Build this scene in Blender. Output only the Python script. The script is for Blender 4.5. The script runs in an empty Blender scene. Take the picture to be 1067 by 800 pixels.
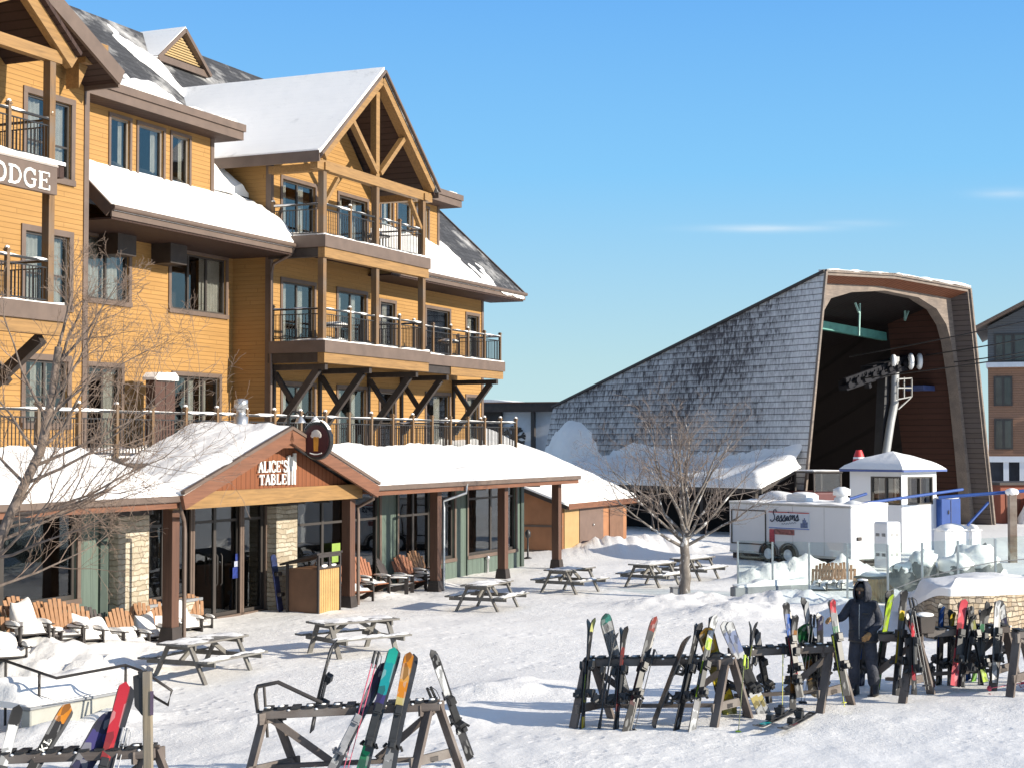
import bpy, bmesh, math, random
from mathutils import Vector, Matrix, noise
random.seed(7)
V = Vector
R = math.radians
scene = bpy.context.scene
COL = scene.collection

# ------------------------------------------------------------------ camera numbers
CAM_H, FPX, CX, CY, HOR = 4.2, 1700.0, 533.5, 400.0, 461.0
PITCH = math.atan((HOR - CY) / FPX)
TH = R(23.5)                       # heading of the lodge front, from the view axis
ST, CT = math.sin(TH), math.cos(TH)

def ray(px, py):
    x, y, z = px - CX, FPX, -(py - CY)
    c, s = math.cos(PITCH), math.sin(PITCH)
    return V((x, y * c - z * s, y * s + z * c))

def gauss(x, y, cx, cy, sx, sy, h):
    return h * math.exp(-((x - cx) / sx) ** 2 - ((y - cy) / sy) ** 2)

def sstep(a, b, t):
    t = max(0.0, min(1.0, (t - a) / (b - a)))
    return t * t * (3 - 2 * t)

def g0(x, y):                      # the smooth lie of the ground
    w = 1 - sstep(26, 36, y)
    return w * 0.045 * (max(-12, min(14, x)) - 1)

def G(px, py, h=0.0):              # pixel to ground point (plus a height above it)
    d = ray(px, py)
    z = 0.0
    for _ in range(12):
        t = (z + h - CAM_H) / d.z
        p = d * t
        z = g0(p.x, p.y)
    return V((p.x, p.y, z + h))

def GY(px, py, Y):                 # pixel to the point at depth Y
    d = ray(px, py)
    p = d * (Y / d.y)
    return V((p.x, p.y, p.z + CAM_H))

def W(px, py, y):                  # pixel to (u, z) on the lodge plane of depth y
    d = ray(px, py)
    dl = -d.x * CT + d.y * ST
    t = y / dl
    p = d * t
    return p.x * ST + p.y * CT, p.z + CAM_H

def VP(px, py, o, n):              # pixel to vertical plane through o with horizontal normal n
    d = ray(px, py)
    t = (o.x * n.x + o.y * n.y) / (d.x * n.x + d.y * n.y)
    p = d * t
    return V((p.x, p.y, p.z + CAM_H))

def lodge_pt(u, y, z=0.0):         # lodge frame to world
    return V((u * ST - y * CT, u * CT + y * ST, z))

# ------------------------------------------------------------------ mesh builder
class MB:
    def __init__(s, off=(0, 0, 0)):
        s.v, s.f, s.m, s.sm = [], [], [], []
        s.off = V(off)
    def add(s, vs, fs, m=0, smooth=False):
        b = len(s.v)
        s.v += [V(p) - s.off for p in vs]
        for f in fs:
            s.f.append([i + b for i in f]); s.m.append(m); s.sm.append(smooth)
    def box(s, x0, x1, y0, y1, z0, z1, m=0):
        if x0 > x1: x0, x1 = x1, x0
        if y0 > y1: y0, y1 = y1, y0
        if z0 > z1: z0, z1 = z1, z0
        s.add([(x0,y0,z0),(x1,y0,z0),(x1,y1,z0),(x0,y1,z0),(x0,y0,z1),(x1,y0,z1),(x1,y1,z1),(x0,y1,z1)],
              [(0,3,2,1),(4,5,6,7),(0,1,5,4),(1,2,6,5),(2,3,7,6),(3,0,4,7)], m)
    def bar(s, p, q, w, h, up=(0, 0, 1), m=0):
        p, q = V(p), V(q)
        d = (q - p).normalized()
        up = V(up)
        if abs(d.dot(up)) > 0.98: up = V((1, 0, 0)) if abs(d.x) < 0.9 else V((0, 1, 0))
        a = d.cross(up).normalized(); b = a.cross(d).normalized()
        a *= w / 2; b *= h / 2
        s.add([p-a-b, p+a-b, p+a+b, p-a+b, q-a-b, q+a-b, q+a+b, q-a+b],
              [(0,1,2,3),(4,7,6,5),(0,4,5,1),(1,5,6,2),(2,6,7,3),(3,7,4,0)], m)
    def tube(s, pts, r, n=6, m=0, smooth=True, caps=True):
        pts = [V(p) for p in pts]
        rs = r if isinstance(r, (list, tuple)) else [r] * len(pts)
        vs, prev = [], None
        for i, p in enumerate(pts):
            d = (pts[min(i+1, len(pts)-1)] - pts[max(i-1, 0)])
            if d.length < 1e-9: d = V((0, 0, 1))
            d.normalize()
            if prev is None:
                a = d.orthogonal().normalized()
            else:
                a = (prev - d * prev.dot(d))
                a = a.normalized() if a.length > 1e-6 else d.orthogonal().normalized()
            prev = a
            b = d.cross(a)
            for k in range(n):
                t = 2 * math.pi * k / n
                vs.append(p + (a * math.cos(t) + b * math.sin(t)) * rs[i])
        fs = []
        for i in range(len(pts) - 1):
            for k in range(n):
                k2 = (k + 1) % n
                fs.append((i*n+k, i*n+k2, (i+1)*n+k2, (i+1)*n+k))
        s.add(vs, fs, m, smooth)
        if caps:
            s.add(vs[:n], [tuple(range(n))[::-1]], m); s.add(vs[-n:], [tuple(range(n))], m)
    def prism(s, poly, y0, y1, m=0):   # polygon in (x, z) run along y
        n = len(poly)
        vs = [(x, y0, z) for x, z in poly] + [(x, y1, z) for x, z in poly]
        fs = [tuple(range(n)), tuple(range(n, 2*n))[::-1]]
        fs += [((i+1) % n, i, n+i, n+(i+1) % n) for i in range(n)]
        s.add(vs, fs, m)
    def plate(s, pts, thick, m=0):     # planar polygon of points, given thickness along -normal
        pts = [V(p) for p in pts]
        n = len(pts)
        nr = (pts[1]-pts[0]).cross(pts[2]-pts[0]).normalized()
        if nr.z < 0 or (abs(nr.z) < 1e-4 and nr.y > 0): nr = -nr; pts = pts[::-1]
        vs = pts + [p - nr * thick for p in pts]
        fs = [tuple(range(n)), tuple(range(n, 2*n))[::-1]]
        fs += [((i+1) % n, i, n+i, n+(i+1) % n) for i in range(n)]
        s.add(vs, fs, m)
    def lathe(s, prof, c, n=14, m=0, smooth=True, axis='z'):
        c = V(c); vs = []
        for r, h in prof:
            for k in range(n):
                t = 2*math.pi*k/n
                a, b = r*math.cos(t), r*math.sin(t)
                vs.append(c + (V((a, b, h)) if axis == 'z' else V((a, h, b)) if axis == 'y' else V((h, a, b))))
        fs = []
        for i in range(len(prof)-1):
            for k in range(n):
                k2 = (k+1) % n
                fs.append((i*n+k, i*n+k2, (i+1)*n+k2, (i+1)*n+k))
        s.add(vs, fs, m, smooth)
        s.add(vs[:n], [tuple(range(n))[::-1]], m); s.add(vs[-n:], [tuple(range(n))], m)
    def grid(s, fn, ns, nt, m=0, smooth=True, closed=False):
        vs = [fn(i/ns, j/nt) for j in range(nt+1) for i in range(ns+1)]
        fs = [(j*(ns+1)+i, j*(ns+1)+i+1, (j+1)*(ns+1)+i+1, (j+1)*(ns+1)+i) for j in range(nt) for i in range(ns)]
        s.add(vs, fs, m, smooth)
    def blob(s, c, r, seed=0, amp=0.2, nu=14, nv=8, flat=None, fr=1.0):
        c = V(c); vs = []
        for j in range(nv+1):
            ph = -math.pi/2 + math.pi*j/nv
            for i in range(nu):
                t = 2*math.pi*i/nu
                d = V((math.cos(ph)*math.cos(t), math.cos(ph)*math.sin(t), math.sin(ph)))
                k = 1 + amp*noise.fractal(d*1.6*fr + V((seed*3.7, seed*1.3, seed)), 1.0, 2.0, 3)
                p = V((d.x*r[0], d.y*r[1], d.z*r[2]))*k
                if flat is not None and p.z < flat: p.z = flat
                vs.append(c + p)
        fs = [(j*nu+i, j*nu+(i+1) % nu, (j+1)*nu+(i+1) % nu, (j+1)*nu+i) for j in range(nv) for i in range(nu)]
        s.add(vs, fs, 0, True)
    def build(s, name, mat, parent=None, bevel=0.0, seg=1, recalc=True):
        me = bpy.data.meshes.new(name)
        me.from_pydata([tuple(p) for p in s.v], [], s.f)
        for m in (mat if isinstance(mat, (list, tuple)) else [mat]): me.materials.append(m)
        me.polygons.foreach_set('material_index', s.m)
        me.polygons.foreach_set('use_smooth', s.sm)
        if recalc:
            bm = bmesh.new(); bm.from_mesh(me)
            bmesh.ops.recalc_face_normals(bm, faces=bm.faces)
            bm.to_mesh(me); bm.free()
        me.update()
        o = bpy.data.objects.new(name, me); COL.objects.link(o)
        if parent: o.parent = parent
        if bevel:
            b = o.modifiers.new('bevel', 'BEVEL'); b.width = bevel; b.segments = seg; b.limit_method = 'ANGLE'
        return o

def thing(name, label, cat, loc=(0, 0, 0), rz=0.0, group=None, rot=None):
    o = bpy.data.objects.new(name, None); COL.objects.link(o)
    o.empty_display_size = 0.2
    o.location = loc; o.rotation_euler = rot if rot else (0, 0, rz)
    o['label'] = label; o['category'] = cat
    if group: o['group'] = group
    return o
def tag(o, label, cat, group=None):
    o['label'] = label; o['category'] = cat
    if group: o['group'] = group
    return o
def kind(o, k='structure'):
    o['kind'] = k; return o
def copy_tree(o, parent=None):
    c = o.copy(); COL.objects.link(c)
    if parent: c.parent = parent
    for ch in list(o.children): copy_tree(ch, c)
    return c

# ------------------------------------------------------------------ materials
class NT:
    def __init__(s, name):
        s.mat = bpy.data.materials.new(name); s.mat.use_nodes = True
        s.t = s.mat.node_tree; s.n = s.t.nodes; s.l = s.t.links
        s.b = s.n['Principled BSDF']; s.out = s.n['Material Output']
        s.tc = s.n.new('ShaderNodeTexCoord')
    def new(s, t, **k):
        n = s.n.new(t)
        for a, v in k.items(): setattr(n, a, v)
        return n
    def link(s, a, b): s.l.new(a, b)
    def val(s, sock, v):
        if hasattr(v, 'is_linked') or hasattr(v, 'links'): s.link(v, sock)
        else: sock.default_value = v
    def math(s, op, a, b=0.0, c=None):
        n = s.new('ShaderNodeMath', operation=op)
        s.val(n.inputs[0], a); s.val(n.inputs[1], b)
        if c is not None: s.val(n.inputs[2], c)
        return n.outputs[0]
    def obj(s): return s.tc.outputs['Object']
    def xyz(s, v=None):
        n = s.new('ShaderNodeSeparateXYZ'); s.link(v or s.obj(), n.inputs[0]); return n.outputs
    def comb(s, x, y, z):
        n = s.new('ShaderNodeCombineXYZ')
        for i, q in enumerate((x, y, z)): s.val(n.inputs[i], q)
        return n.outputs[0]
    def mapping(s, scale, v=None):
        n = s.new('ShaderNodeMapping'); s.link(v or s.obj(), n.inputs[0]); n.inputs['Scale'].default_value = scale
        return n.outputs[0]
    def noise(s, scale, detail=4, rough=0.55, v=None, dist=0.0):
        n = s.new('ShaderNodeTexNoise'); s.link(v or s.obj(), n.inputs['Vector'])
        n.inputs['Scale'].default_value = scale; n.inputs['Detail'].default_value = detail
        n.inputs['Roughness'].default_value = rough; n.inputs['Distortion'].default_value = dist
        return n.outputs['Fac']
    def ramp(s, fac, stops, interp='LINEAR'):
        n = s.new('ShaderNodeValToRGB'); r = n.color_ramp; r.interpolation = interp
        while len(r.elements) < len(stops): r.elements.new(0.5)
        for e, (p, c) in zip(r.elements, stops):
            e.position = p; e.color = (c, c, c, 1) if isinstance(c, (int, float)) else (*c, 1)
        s.link(fac, n.inputs[0]); return n.outputs[0]
    def mix(s, fac, a, b, blend='MIX'):
        n = s.new('ShaderNodeMix', data_type='RGBA', blend_type=blend)
        s.val(n.inputs[0], fac)
        for sk, q in ((n.inputs[6], a), (n.inputs[7], b)):
            if isinstance(q, (tuple, list)): sk.default_value = (*q[:3], 1)
            else: s.link(q, sk)
        return n.outputs[2]
    def bump(s, h, strength=0.4, dist=0.02, normal=None):
        n = s.new('ShaderNodeBump'); n.inputs['Strength'].default_value = strength
        n.inputs['Distance'].default_value = dist; s.link(h, n.inputs['Height'])
        if normal: s.link(normal, n.inputs['Normal'])
        return n.outputs[0]
    def done(s, col=None, rough=0.6, metal=0.0, normal=None, spec=None):
        if col is not None:
            if isinstance(col, (tuple, list)): s.b.inputs['Base Color'].default_value = (*col[:3], 1)
            else: s.link(col, s.b.inputs['Base Color'])
        s.val(s.b.inputs['Roughness'], rough)
        s.b.inputs['Metallic'].default_value = metal
        if spec is not None: s.b.inputs['Specular IOR Level'].default_value = spec
        if normal: s.link(normal, s.b.inputs['Normal'])
        return s.mat

def sc(c, k): return tuple(min(1, x * k) for x in c)

def plain(name, col, rough=0.6, var=0.25, scale=3.0, bump=0.15, metal=0.0, bscale=None, spec=None, dist=0.01):
    t = NT(name)
    n = t.noise(scale, 5)
    c = t.ramp(n, [(0.3, sc(col, 1 - var)), (0.7, sc(col, 1 + var))])
    nm = t.bump(t.noise(bscale or scale * 6, 4), bump, dist) if bump else None
    return t.done(c, rough, metal, nm, spec)

def wood(name, col, along='x', var=0.35, rough=0.7, scale=1.0, grey=None):
    t = NT(name)
    sx = {'x': (0.6, 9, 9), 'y': (9, 0.6, 9), 'z': (9, 9, 0.6)}[along]
    n = t.noise(2.0 * scale, 6, 0.6, t.mapping(sx), 0.6)
    c = t.ramp(n, [(0.25, sc(col, 1 - var)), (0.55, col), (0.8, sc(col, 1 + var * 0.6))])
    if grey:
        c = t.mix(t.ramp(t.noise(1.7, 4), [(0.42, 0.0), (0.7, 0.8)]), c, grey)
    return t.done(c, rough, 0, t.bump(n, 0.35, 0.006))

def siding(name, col, step=0.13, axis=2, dark=0.45):
    t = NT(name)
    z = t.xyz()[axis]
    q = t.math('MULTIPLY', z, 1 / step)
    fr = t.math('FRACT', q); fl = t.math('FLOOR', q)
    wn = t.new('ShaderNodeTexWhiteNoise', noise_dimensions='1D'); t.link(fl, wn.inputs['W'])
    line = t.ramp(fr, [(0.0, 0.0), (0.10, 0.0), (0.16, 1.0), (1.0, 1.0)])
    v = t.mapping((0.5, 0.5, 6) if axis == 2 else (6, 6, 0.5))
    n = t.noise(2.2, 5, 0.6, v)
    c = t.ramp(n, [(0.3, sc(col, 0.86)), (0.7, sc(col, 1.1))])
    c = t.mix(t.math('MULTIPLY', wn.outputs[0], 0.30), c, sc(col, 0.72))
    if axis == 2:     # butt joints and board to board fading
        al = t.math('ADD', t.math('MULTIPLY', t.math('ADD', t.xyz()[0], t.xyz()[1]), 0.27), t.math('MULTIPLY', wn.outputs[0], 31.0))
        bd = t.new('ShaderNodeTexWhiteNoise', noise_dimensions='2D'); t.link(t.comb(t.math('FLOOR', al), fl, 0.0), bd.inputs['Vector'])
        c = t.mix(t.math('MULTIPLY', bd.outputs[0], 0.22), c, (min(1, col[0]*1.12), min(1, col[1]*1.2), min(1, col[2]*1.45)))
        c = t.mix(t.ramp(t.math('FRACT', al), [(0.0, 0.55), (0.004, 0.55), (0.006, 0.0), (1.0, 0.0)]), c, sc(col, 0.3))
    big = t.ramp(t.noise(0.5, 4, 0.65), [(0.35, 0.0), (0.75, 0.3)])
    c = t.mix(big, c, sc(col, 0.72))
    c = t.mix(line, sc(col, dark), c)
    h = t.math('MULTIPLY', t.math('SUBTRACT', 1.0, fr), line)
    return t.done(c, 0.72, 0, t.bump(h, 0.6, 0.025), 0.25)

def battens(name, col, step=0.3):
    t = NT(name)
    o = t.xyz()
    q = t.math('MULTIPLY', o[0], 1 / step)
    fr = t.math('FRACT', q)
    bat = t.ramp(fr, [(0.0, 0.0), (0.06, 0.0), (0.1, 1.0), (0.24, 1.0), (0.28, 0.0), (1.0, 0.0)])
    n = t.noise(2.0, 5, 0.6, t.mapping((5, 5, 0.4)))
    c = t.ramp(n, [(0.3, sc(col, 0.8)), (0.7, sc(col, 1.2))])
    edge = t.ramp(fr, [(0.0, 1.0), (0.05, 1.0), (0.08, 0.35), (0.11, 1.0), (0.23, 1.0), (0.26, 0.35), (0.3, 1.0), (1.0, 1.0)])
    c = t.mix(edge, sc(col, 0.4), c)
    return t.done(c, 0.6, 0, t.bump(bat, 0.7, 0.03))

SNOWC = (0.91, 0.885, 0.855)
def snow_mat(name='snow', bump=0.5, scale=1.0, ground=False):
    t = NT(name)
    a = t.noise(1.3 * scale, 6, 0.62); b = t.noise(9 * scale, 5, 0.6); f = t.noise(60, 3, 0.6)
    h = t.math('ADD', t.math('MULTIPLY', a, 0.6), t.math('ADD', t.math('MULTIPLY', b, 0.3), t.math('MULTIPLY', f, 0.06)))
    c = t.ramp(a, [(0.3, sc(SNOWC, 0.93)), (0.7, SNOWC)])
    if ground:
        # trampled and groomed snow: packed, slightly greyed lanes and scattered grit
        p = t.ramp(t.noise(0.16, 5, 0.6), [(0.42, 0.0), (0.62, 0.6)])
        c = t.mix(p, c, (0.80, 0.775, 0.75))
        g = t.ramp(t.noise(38, 2, 0.5), [(0.64, 0.0), (0.70, 0.7)])
        gg = t.math('MULTIPLY', g, t.ramp(t.noise(0.45, 3), [(0.46, 0.0), (0.58, 1.0)]))
        c = t.mix(gg, c, (0.35, 0.32, 0.28))
        vo = t.new('ShaderNodeTexVoronoi'); t.link(t.obj(), vo.inputs['Vector']); vo.inputs['Scale'].default_value = 3.1
        foot = t.ramp(vo.outputs['Distance'], [(0.0, 0.0), (0.22, 0.1), (0.36, 1.0), (1.0, 1.0)])
        fm = t.ramp(t.noise(0.3, 4), [(0.4, 0.15), (0.62, 1.0)])
        h = t.math('ADD', h, t.math('MULTIPLY', t.math('MULTIPLY', foot, fm), 0.4))
        cl = t.math('ABSOLUTE', t.math('SUBTRACT', t.noise(5.5, 6, 0.7), 0.5))
        cm_ = t.ramp(t.noise(0.23, 3, 0.5), [(0.44, 0.05), (0.58, 1.0)])
        h = t.math('ADD', h, t.math('MULTIPLY', t.math('MULTIPLY', cl, cm_), 1.5))
    t.b.inputs['Subsurface Weight'].default_value = 0.0
    return t.done(c, 0.62, 0, t.bump(h, bump, 0.12), 0.25)

def stone_mat(name, cols, w=0.42, h=0.14, mortar=(0.30, 0.26, 0.2), bump=0.8):
    t = NT(name)
    o = t.xyz()
    xx = t.math('ADD', o[0], o[1])
    wob = t.math('MULTIPLY', t.math('SUBTRACT', t.noise(1.9, 3, 0.6), 0.5), 0.22)
    zz = t.math('ADD', o[2], wob)
    xx = t.math('ADD', xx, t.math('MULTIPLY', t.math('SUBTRACT', t.noise(3.1, 2, 0.5), 0.5), 0.3))
    row = t.math('FLOOR', t.math('MULTIPLY', zz, 1/h)); fz = t.math('FRACT', t.math('MULTIPLY', zz, 1/h))
    wr = t.new('ShaderNodeTexWhiteNoise', noise_dimensions='1D'); t.link(row, wr.inputs['W'])
    wd = t.math('ADD', t.math('MULTIPLY', wr.outputs[0], 1.1/w), 0.6/w)
    cx = t.math('ADD', t.math('MULTIPLY', xx, wd), t.math('MULTIPLY', wr.outputs[0], 17.0))
    cell = t.math('FLOOR', cx); fx = t.math('FRACT', cx)
    wc = t.new('ShaderNodeTexWhiteNoise', noise_dimensions='2D'); t.link(t.comb(cell, row, 0.0), wc.inputs['Vector'])
    c = t.ramp(wc.outputs[0], [(i / (len(cols) - 1), k) for i, k in enumerate(cols)])
    c = t.mix(t.ramp(t.noise(11, 5), [(0.35, 0.4), (0.7, 0.0)]), c, sc(cols[0], 0.6))
    ez = t.ramp(fz, [(0.0, 0.0), (0.05, 0.2), (0.16, 1.0), (0.9, 1.0), (1.0, 0.2)]); ex = t.ramp(fx, [(0.0, 0.0), (0.03, 0.3), (0.08, 1.0), (1.0, 1.0)])
    e = t.math('MULTIPLY', ez, ex)
    c = t.mix(e, mortar, c)
    hgt = t.math('ADD', t.math('MULTIPLY', e, t.math('ADD', t.math('MULTIPLY', wc.outputs[0], 0.8), 0.5)), t.math('MULTIPLY', t.noise(14, 4), 0.4))
    return t.done(c, 0.85, 0, t.bump(hgt, bump, 0.05), 0.2)

def shingle_mat(name, col, snow=0.0, sc1=1.0, lo=0.45, hi=0.6, rows=0.2):
    t = NT(name)
    o = t.xyz()
    v = t.comb(t.math('MULTIPLY', o[0], sc1), t.math('MULTIPLY', o[2], sc1), 0.0)
    br = t.new('ShaderNodeTexBrick'); t.link(v, br.inputs['Vector'])
    br.inputs['Scale'].default_value = 1.0; br.inputs['Brick Width'].default_value = 0.34; br.inputs['Row Height'].default_value = rows
    br.inputs['Mortar Size'].default_value = 0.012; br.inputs['Color1'].default_value = (*sc(col, 0.75), 1)
    br.inputs['Color2'].default_value = (*sc(col, 1.35), 1); br.inputs['Mortar'].default_value = (*sc(col, 0.4), 1)
    c = br.outputs['Color']
    if snow:
        m = t.ramp(t.noise(0.55, 7, 0.68), [(lo, 0.0), (hi, 1.0)])
        c = t.mix(t.math('MULTIPLY', m, snow), c, SNOWC)
    return t.done(c, 0.8, 0, t.bump(br.outputs['Fac'], 0.4, -0.02))

def pane_mat(name, tint=(0.74, 0.75, 0.74), ior=1.75, refl=(1, 1, 1)):
    t = NT(name)
    t.n.remove(t.b)
    fr = t.new('ShaderNodeFresnel'); ge = t.new('ShaderNodeNewGeometry')
    t.link(t.math('ADD', t.math('MULTIPLY', ge.outputs['Backfacing'], 1/ior-ior), ior), fr.inputs['IOR'])
    tr = t.new('ShaderNodeBsdfTransparent'); tr.inputs[0].default_value = (*tint, 1)
    gl = t.new('ShaderNodeBsdfGlossy'); gl.inputs['Roughness'].default_value = 0.015; gl.inputs['Color'].default_value = (*refl, 1)
    nm = t.bump(t.noise(0.9, 2), 0.05, 0.05); t.link(nm, gl.inputs['Normal'])
    mx = t.new('ShaderNodeMixShader'); t.link(fr.outputs[0], mx.inputs[0]); t.link(tr.outputs[0], mx.inputs[1]); t.link(gl.outputs[0], mx.inputs[2])
    t.link(mx.outputs[0], t.out.inputs[0])
    return t.mat

M = {}
M['siding'] = siding('ochre clapboard', (0.36, 0.198, 0.066), dark=0.70)
M['trim'] = plain('brown trim paint', (0.12, 0.083, 0.064), 0.6, 0.15, 2, 0.1)
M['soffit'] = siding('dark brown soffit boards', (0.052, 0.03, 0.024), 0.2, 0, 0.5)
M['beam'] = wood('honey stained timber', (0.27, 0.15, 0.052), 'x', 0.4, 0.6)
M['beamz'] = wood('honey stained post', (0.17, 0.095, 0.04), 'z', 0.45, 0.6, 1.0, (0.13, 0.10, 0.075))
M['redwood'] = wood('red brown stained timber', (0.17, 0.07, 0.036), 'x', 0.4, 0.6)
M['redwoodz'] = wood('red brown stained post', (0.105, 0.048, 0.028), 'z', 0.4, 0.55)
M['gablewood'] = siding('red brown board siding', (0.21, 0.075, 0.034), 0.19, 0, 0.5)
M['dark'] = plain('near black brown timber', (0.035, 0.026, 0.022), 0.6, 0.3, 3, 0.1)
M['iron'] = plain('black iron', (0.022, 0.02, 0.02), 0.45, 0.2, 5, 0.0)
M['railwood'] = wood('brown rail', (0.16, 0.11, 0.08), 'x', 0.3, 0.7, 1.0, (0.3, 0.26, 0.22))
M['sash'] = plain('charcoal window sash', (0.045, 0.038, 0.034), 0.5, 0.15, 2, 0)
M['sashw'] = plain('taupe window sash', (0.20, 0.17, 0.14), 0.5, 0.15, 2, 0)
M['pane'] = pane_mat('window glass')
M['store'] = pane_mat('storefront glass', (0.5, 0.54, 0.55), 1.62)
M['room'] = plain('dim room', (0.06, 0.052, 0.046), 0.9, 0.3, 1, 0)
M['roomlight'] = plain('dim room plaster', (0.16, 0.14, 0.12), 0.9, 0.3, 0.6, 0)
M['curtain'] = plain('white curtain', (0.62, 0.60, 0.56), 0.9, 0.12, 4, 0.2)
M['green'] = battens('grey green board and batten', (0.095, 0.128, 0.105))
M['stone'] = stone_mat('ledge stone', [(0.36, 0.30, 0.22), (0.46, 0.40, 0.31), (0.53, 0.475, 0.385), (0.38, 0.32, 0.24)], 0.42, 0.12, (0.33, 0.27, 0.19), 0.7)
M['wallstone'] = stone_mat('retaining wall stone', [(0.34, 0.26, 0.18), (0.50, 0.40, 0.28), (0.58, 0.49, 0.37), (0.30, 0.25, 0.2)], 0.24, 0.10, (0.24, 0.19, 0.14), 0.8)
M['snow'] = snow_mat('roof snow', 0.35)
M['snowg'] = snow_mat('ground snow', 0.3, 1.0, True)
M['shingle'] = shingle_mat('charcoal roof shingle', (0.042, 0.042, 0.046), 0.55, 1.0, 0.5, 0.72)
M['frost'] = shingle_mat('frosted roof shingle', (0.14, 0.14, 0.15), 0.92, 1.0, 0.12, 0.40)
M['galv'] = plain('galvanised steel', (0.5, 0.5, 0.5), 0.35, 0.15, 4, 0.05, 0.8)
M['white'] = plain('white painted panel', (0.76, 0.77, 0.78), 0.45, 0.04, 1.5, 0.03)
M['greywood'] = wood('weathered grey timber', (0.15, 0.138, 0.125), 'x', 0.35, 0.85, 1.0, (0.22, 0.215, 0.2))
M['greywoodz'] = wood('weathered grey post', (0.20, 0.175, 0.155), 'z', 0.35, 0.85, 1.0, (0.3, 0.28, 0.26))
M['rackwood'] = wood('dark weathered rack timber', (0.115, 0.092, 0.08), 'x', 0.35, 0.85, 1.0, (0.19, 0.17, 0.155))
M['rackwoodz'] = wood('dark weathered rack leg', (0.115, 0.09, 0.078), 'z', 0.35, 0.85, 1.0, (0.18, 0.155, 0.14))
M['rubber'] = plain('black rubber', (0.018, 0.018, 0.019), 0.6, 0.3, 8, 0.1)
M['letters'] = plain('white letters', (0.78, 0.76, 0.70), 0.5, 0.03, 4, 0)
M['concrete'] = plain('grey concrete', (0.22, 0.225, 0.235), 0.85, 0.2, 2.5, 0.3)
M['bluepaint'] = plain('blue paint', (0.018, 0.065, 0.26), 0.5, 0.12, 3, 0.03)
M['bark'] = plain('grey bark', (0.15, 0.125, 0.105), 0.9, 0.45, 7, 0.8, 0, 22, None, 0.02)
M['twig'] = plain('red brown twigs', (0.13, 0.085, 0.062), 0.8, 0.3, 5, 0)
# ================================================================== THE LODGE
LB = V((45, 27, 0))
LRZ = math.pi / 2 - TH
lodge = thing('lodge_building', 'ochre clapboard lodge with timber gables and snowy roofs above the restaurant', 'lodge', lodge_pt(45, 27), LRZ)
def LM(): return MB(LB)
ZT, Z2, Z3 = 3.86, 7.35, 10.65          # terrace and balcony floors

def op(px0, pt, pb, px1, y, z0=None, z1=None):
    u0, zt = W(px0, pt, y); _, zb = W(px0, pb, y); u1, _ = W(px1, pt, y)
    return [u0, u1, zb if z0 is None else z0, zt if z1 is None else z1]

def wall(name, y, u0, u1, z0, z1, openings, mat, depth=0.16, parent=lodge, gable=None):
    us = sorted({u0, u1} | {q for o in openings for q in o[:2] if u0 < q < u1})
    zs = sorted({z0, z1} | {q for o in openings for q in o[2:4] if z0 < q < z1})
    mb = LM()
    for a, b in zip(us, us[1:]):
        for c, d in zip(zs, zs[1:]):
            m = ((a+b)/2, (c+d)/2)
            if any(o[0] < m[0] < o[1] and o[2] < m[1] < o[3] for o in openings): continue
            mb.add([(a, y, c), (b, y, c), (b, y, d), (a, y, d)], [(0, 1, 2, 3)])
    for a, b, c, d in [o[:4] for o in openings]:
        e = y + depth
        mb.add([(a,y,c),(b,y,c),(b,y,d),(a,y,d),(a,e,c),(b,e,c),(b,e,d),(a,e,d)],
               [(0,4,5,1),(1,5,6,2),(2,6,7,3),(3,7,4,0)])
    if gable:
        gu, gz, ga, gb = gable
        mb.add([(ga, y, z1), (gb, y, z1), (gu, y, gz)], [(0, 1, 2)])
    return mb.build(name, mat, parent, recalc=False)

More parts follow.
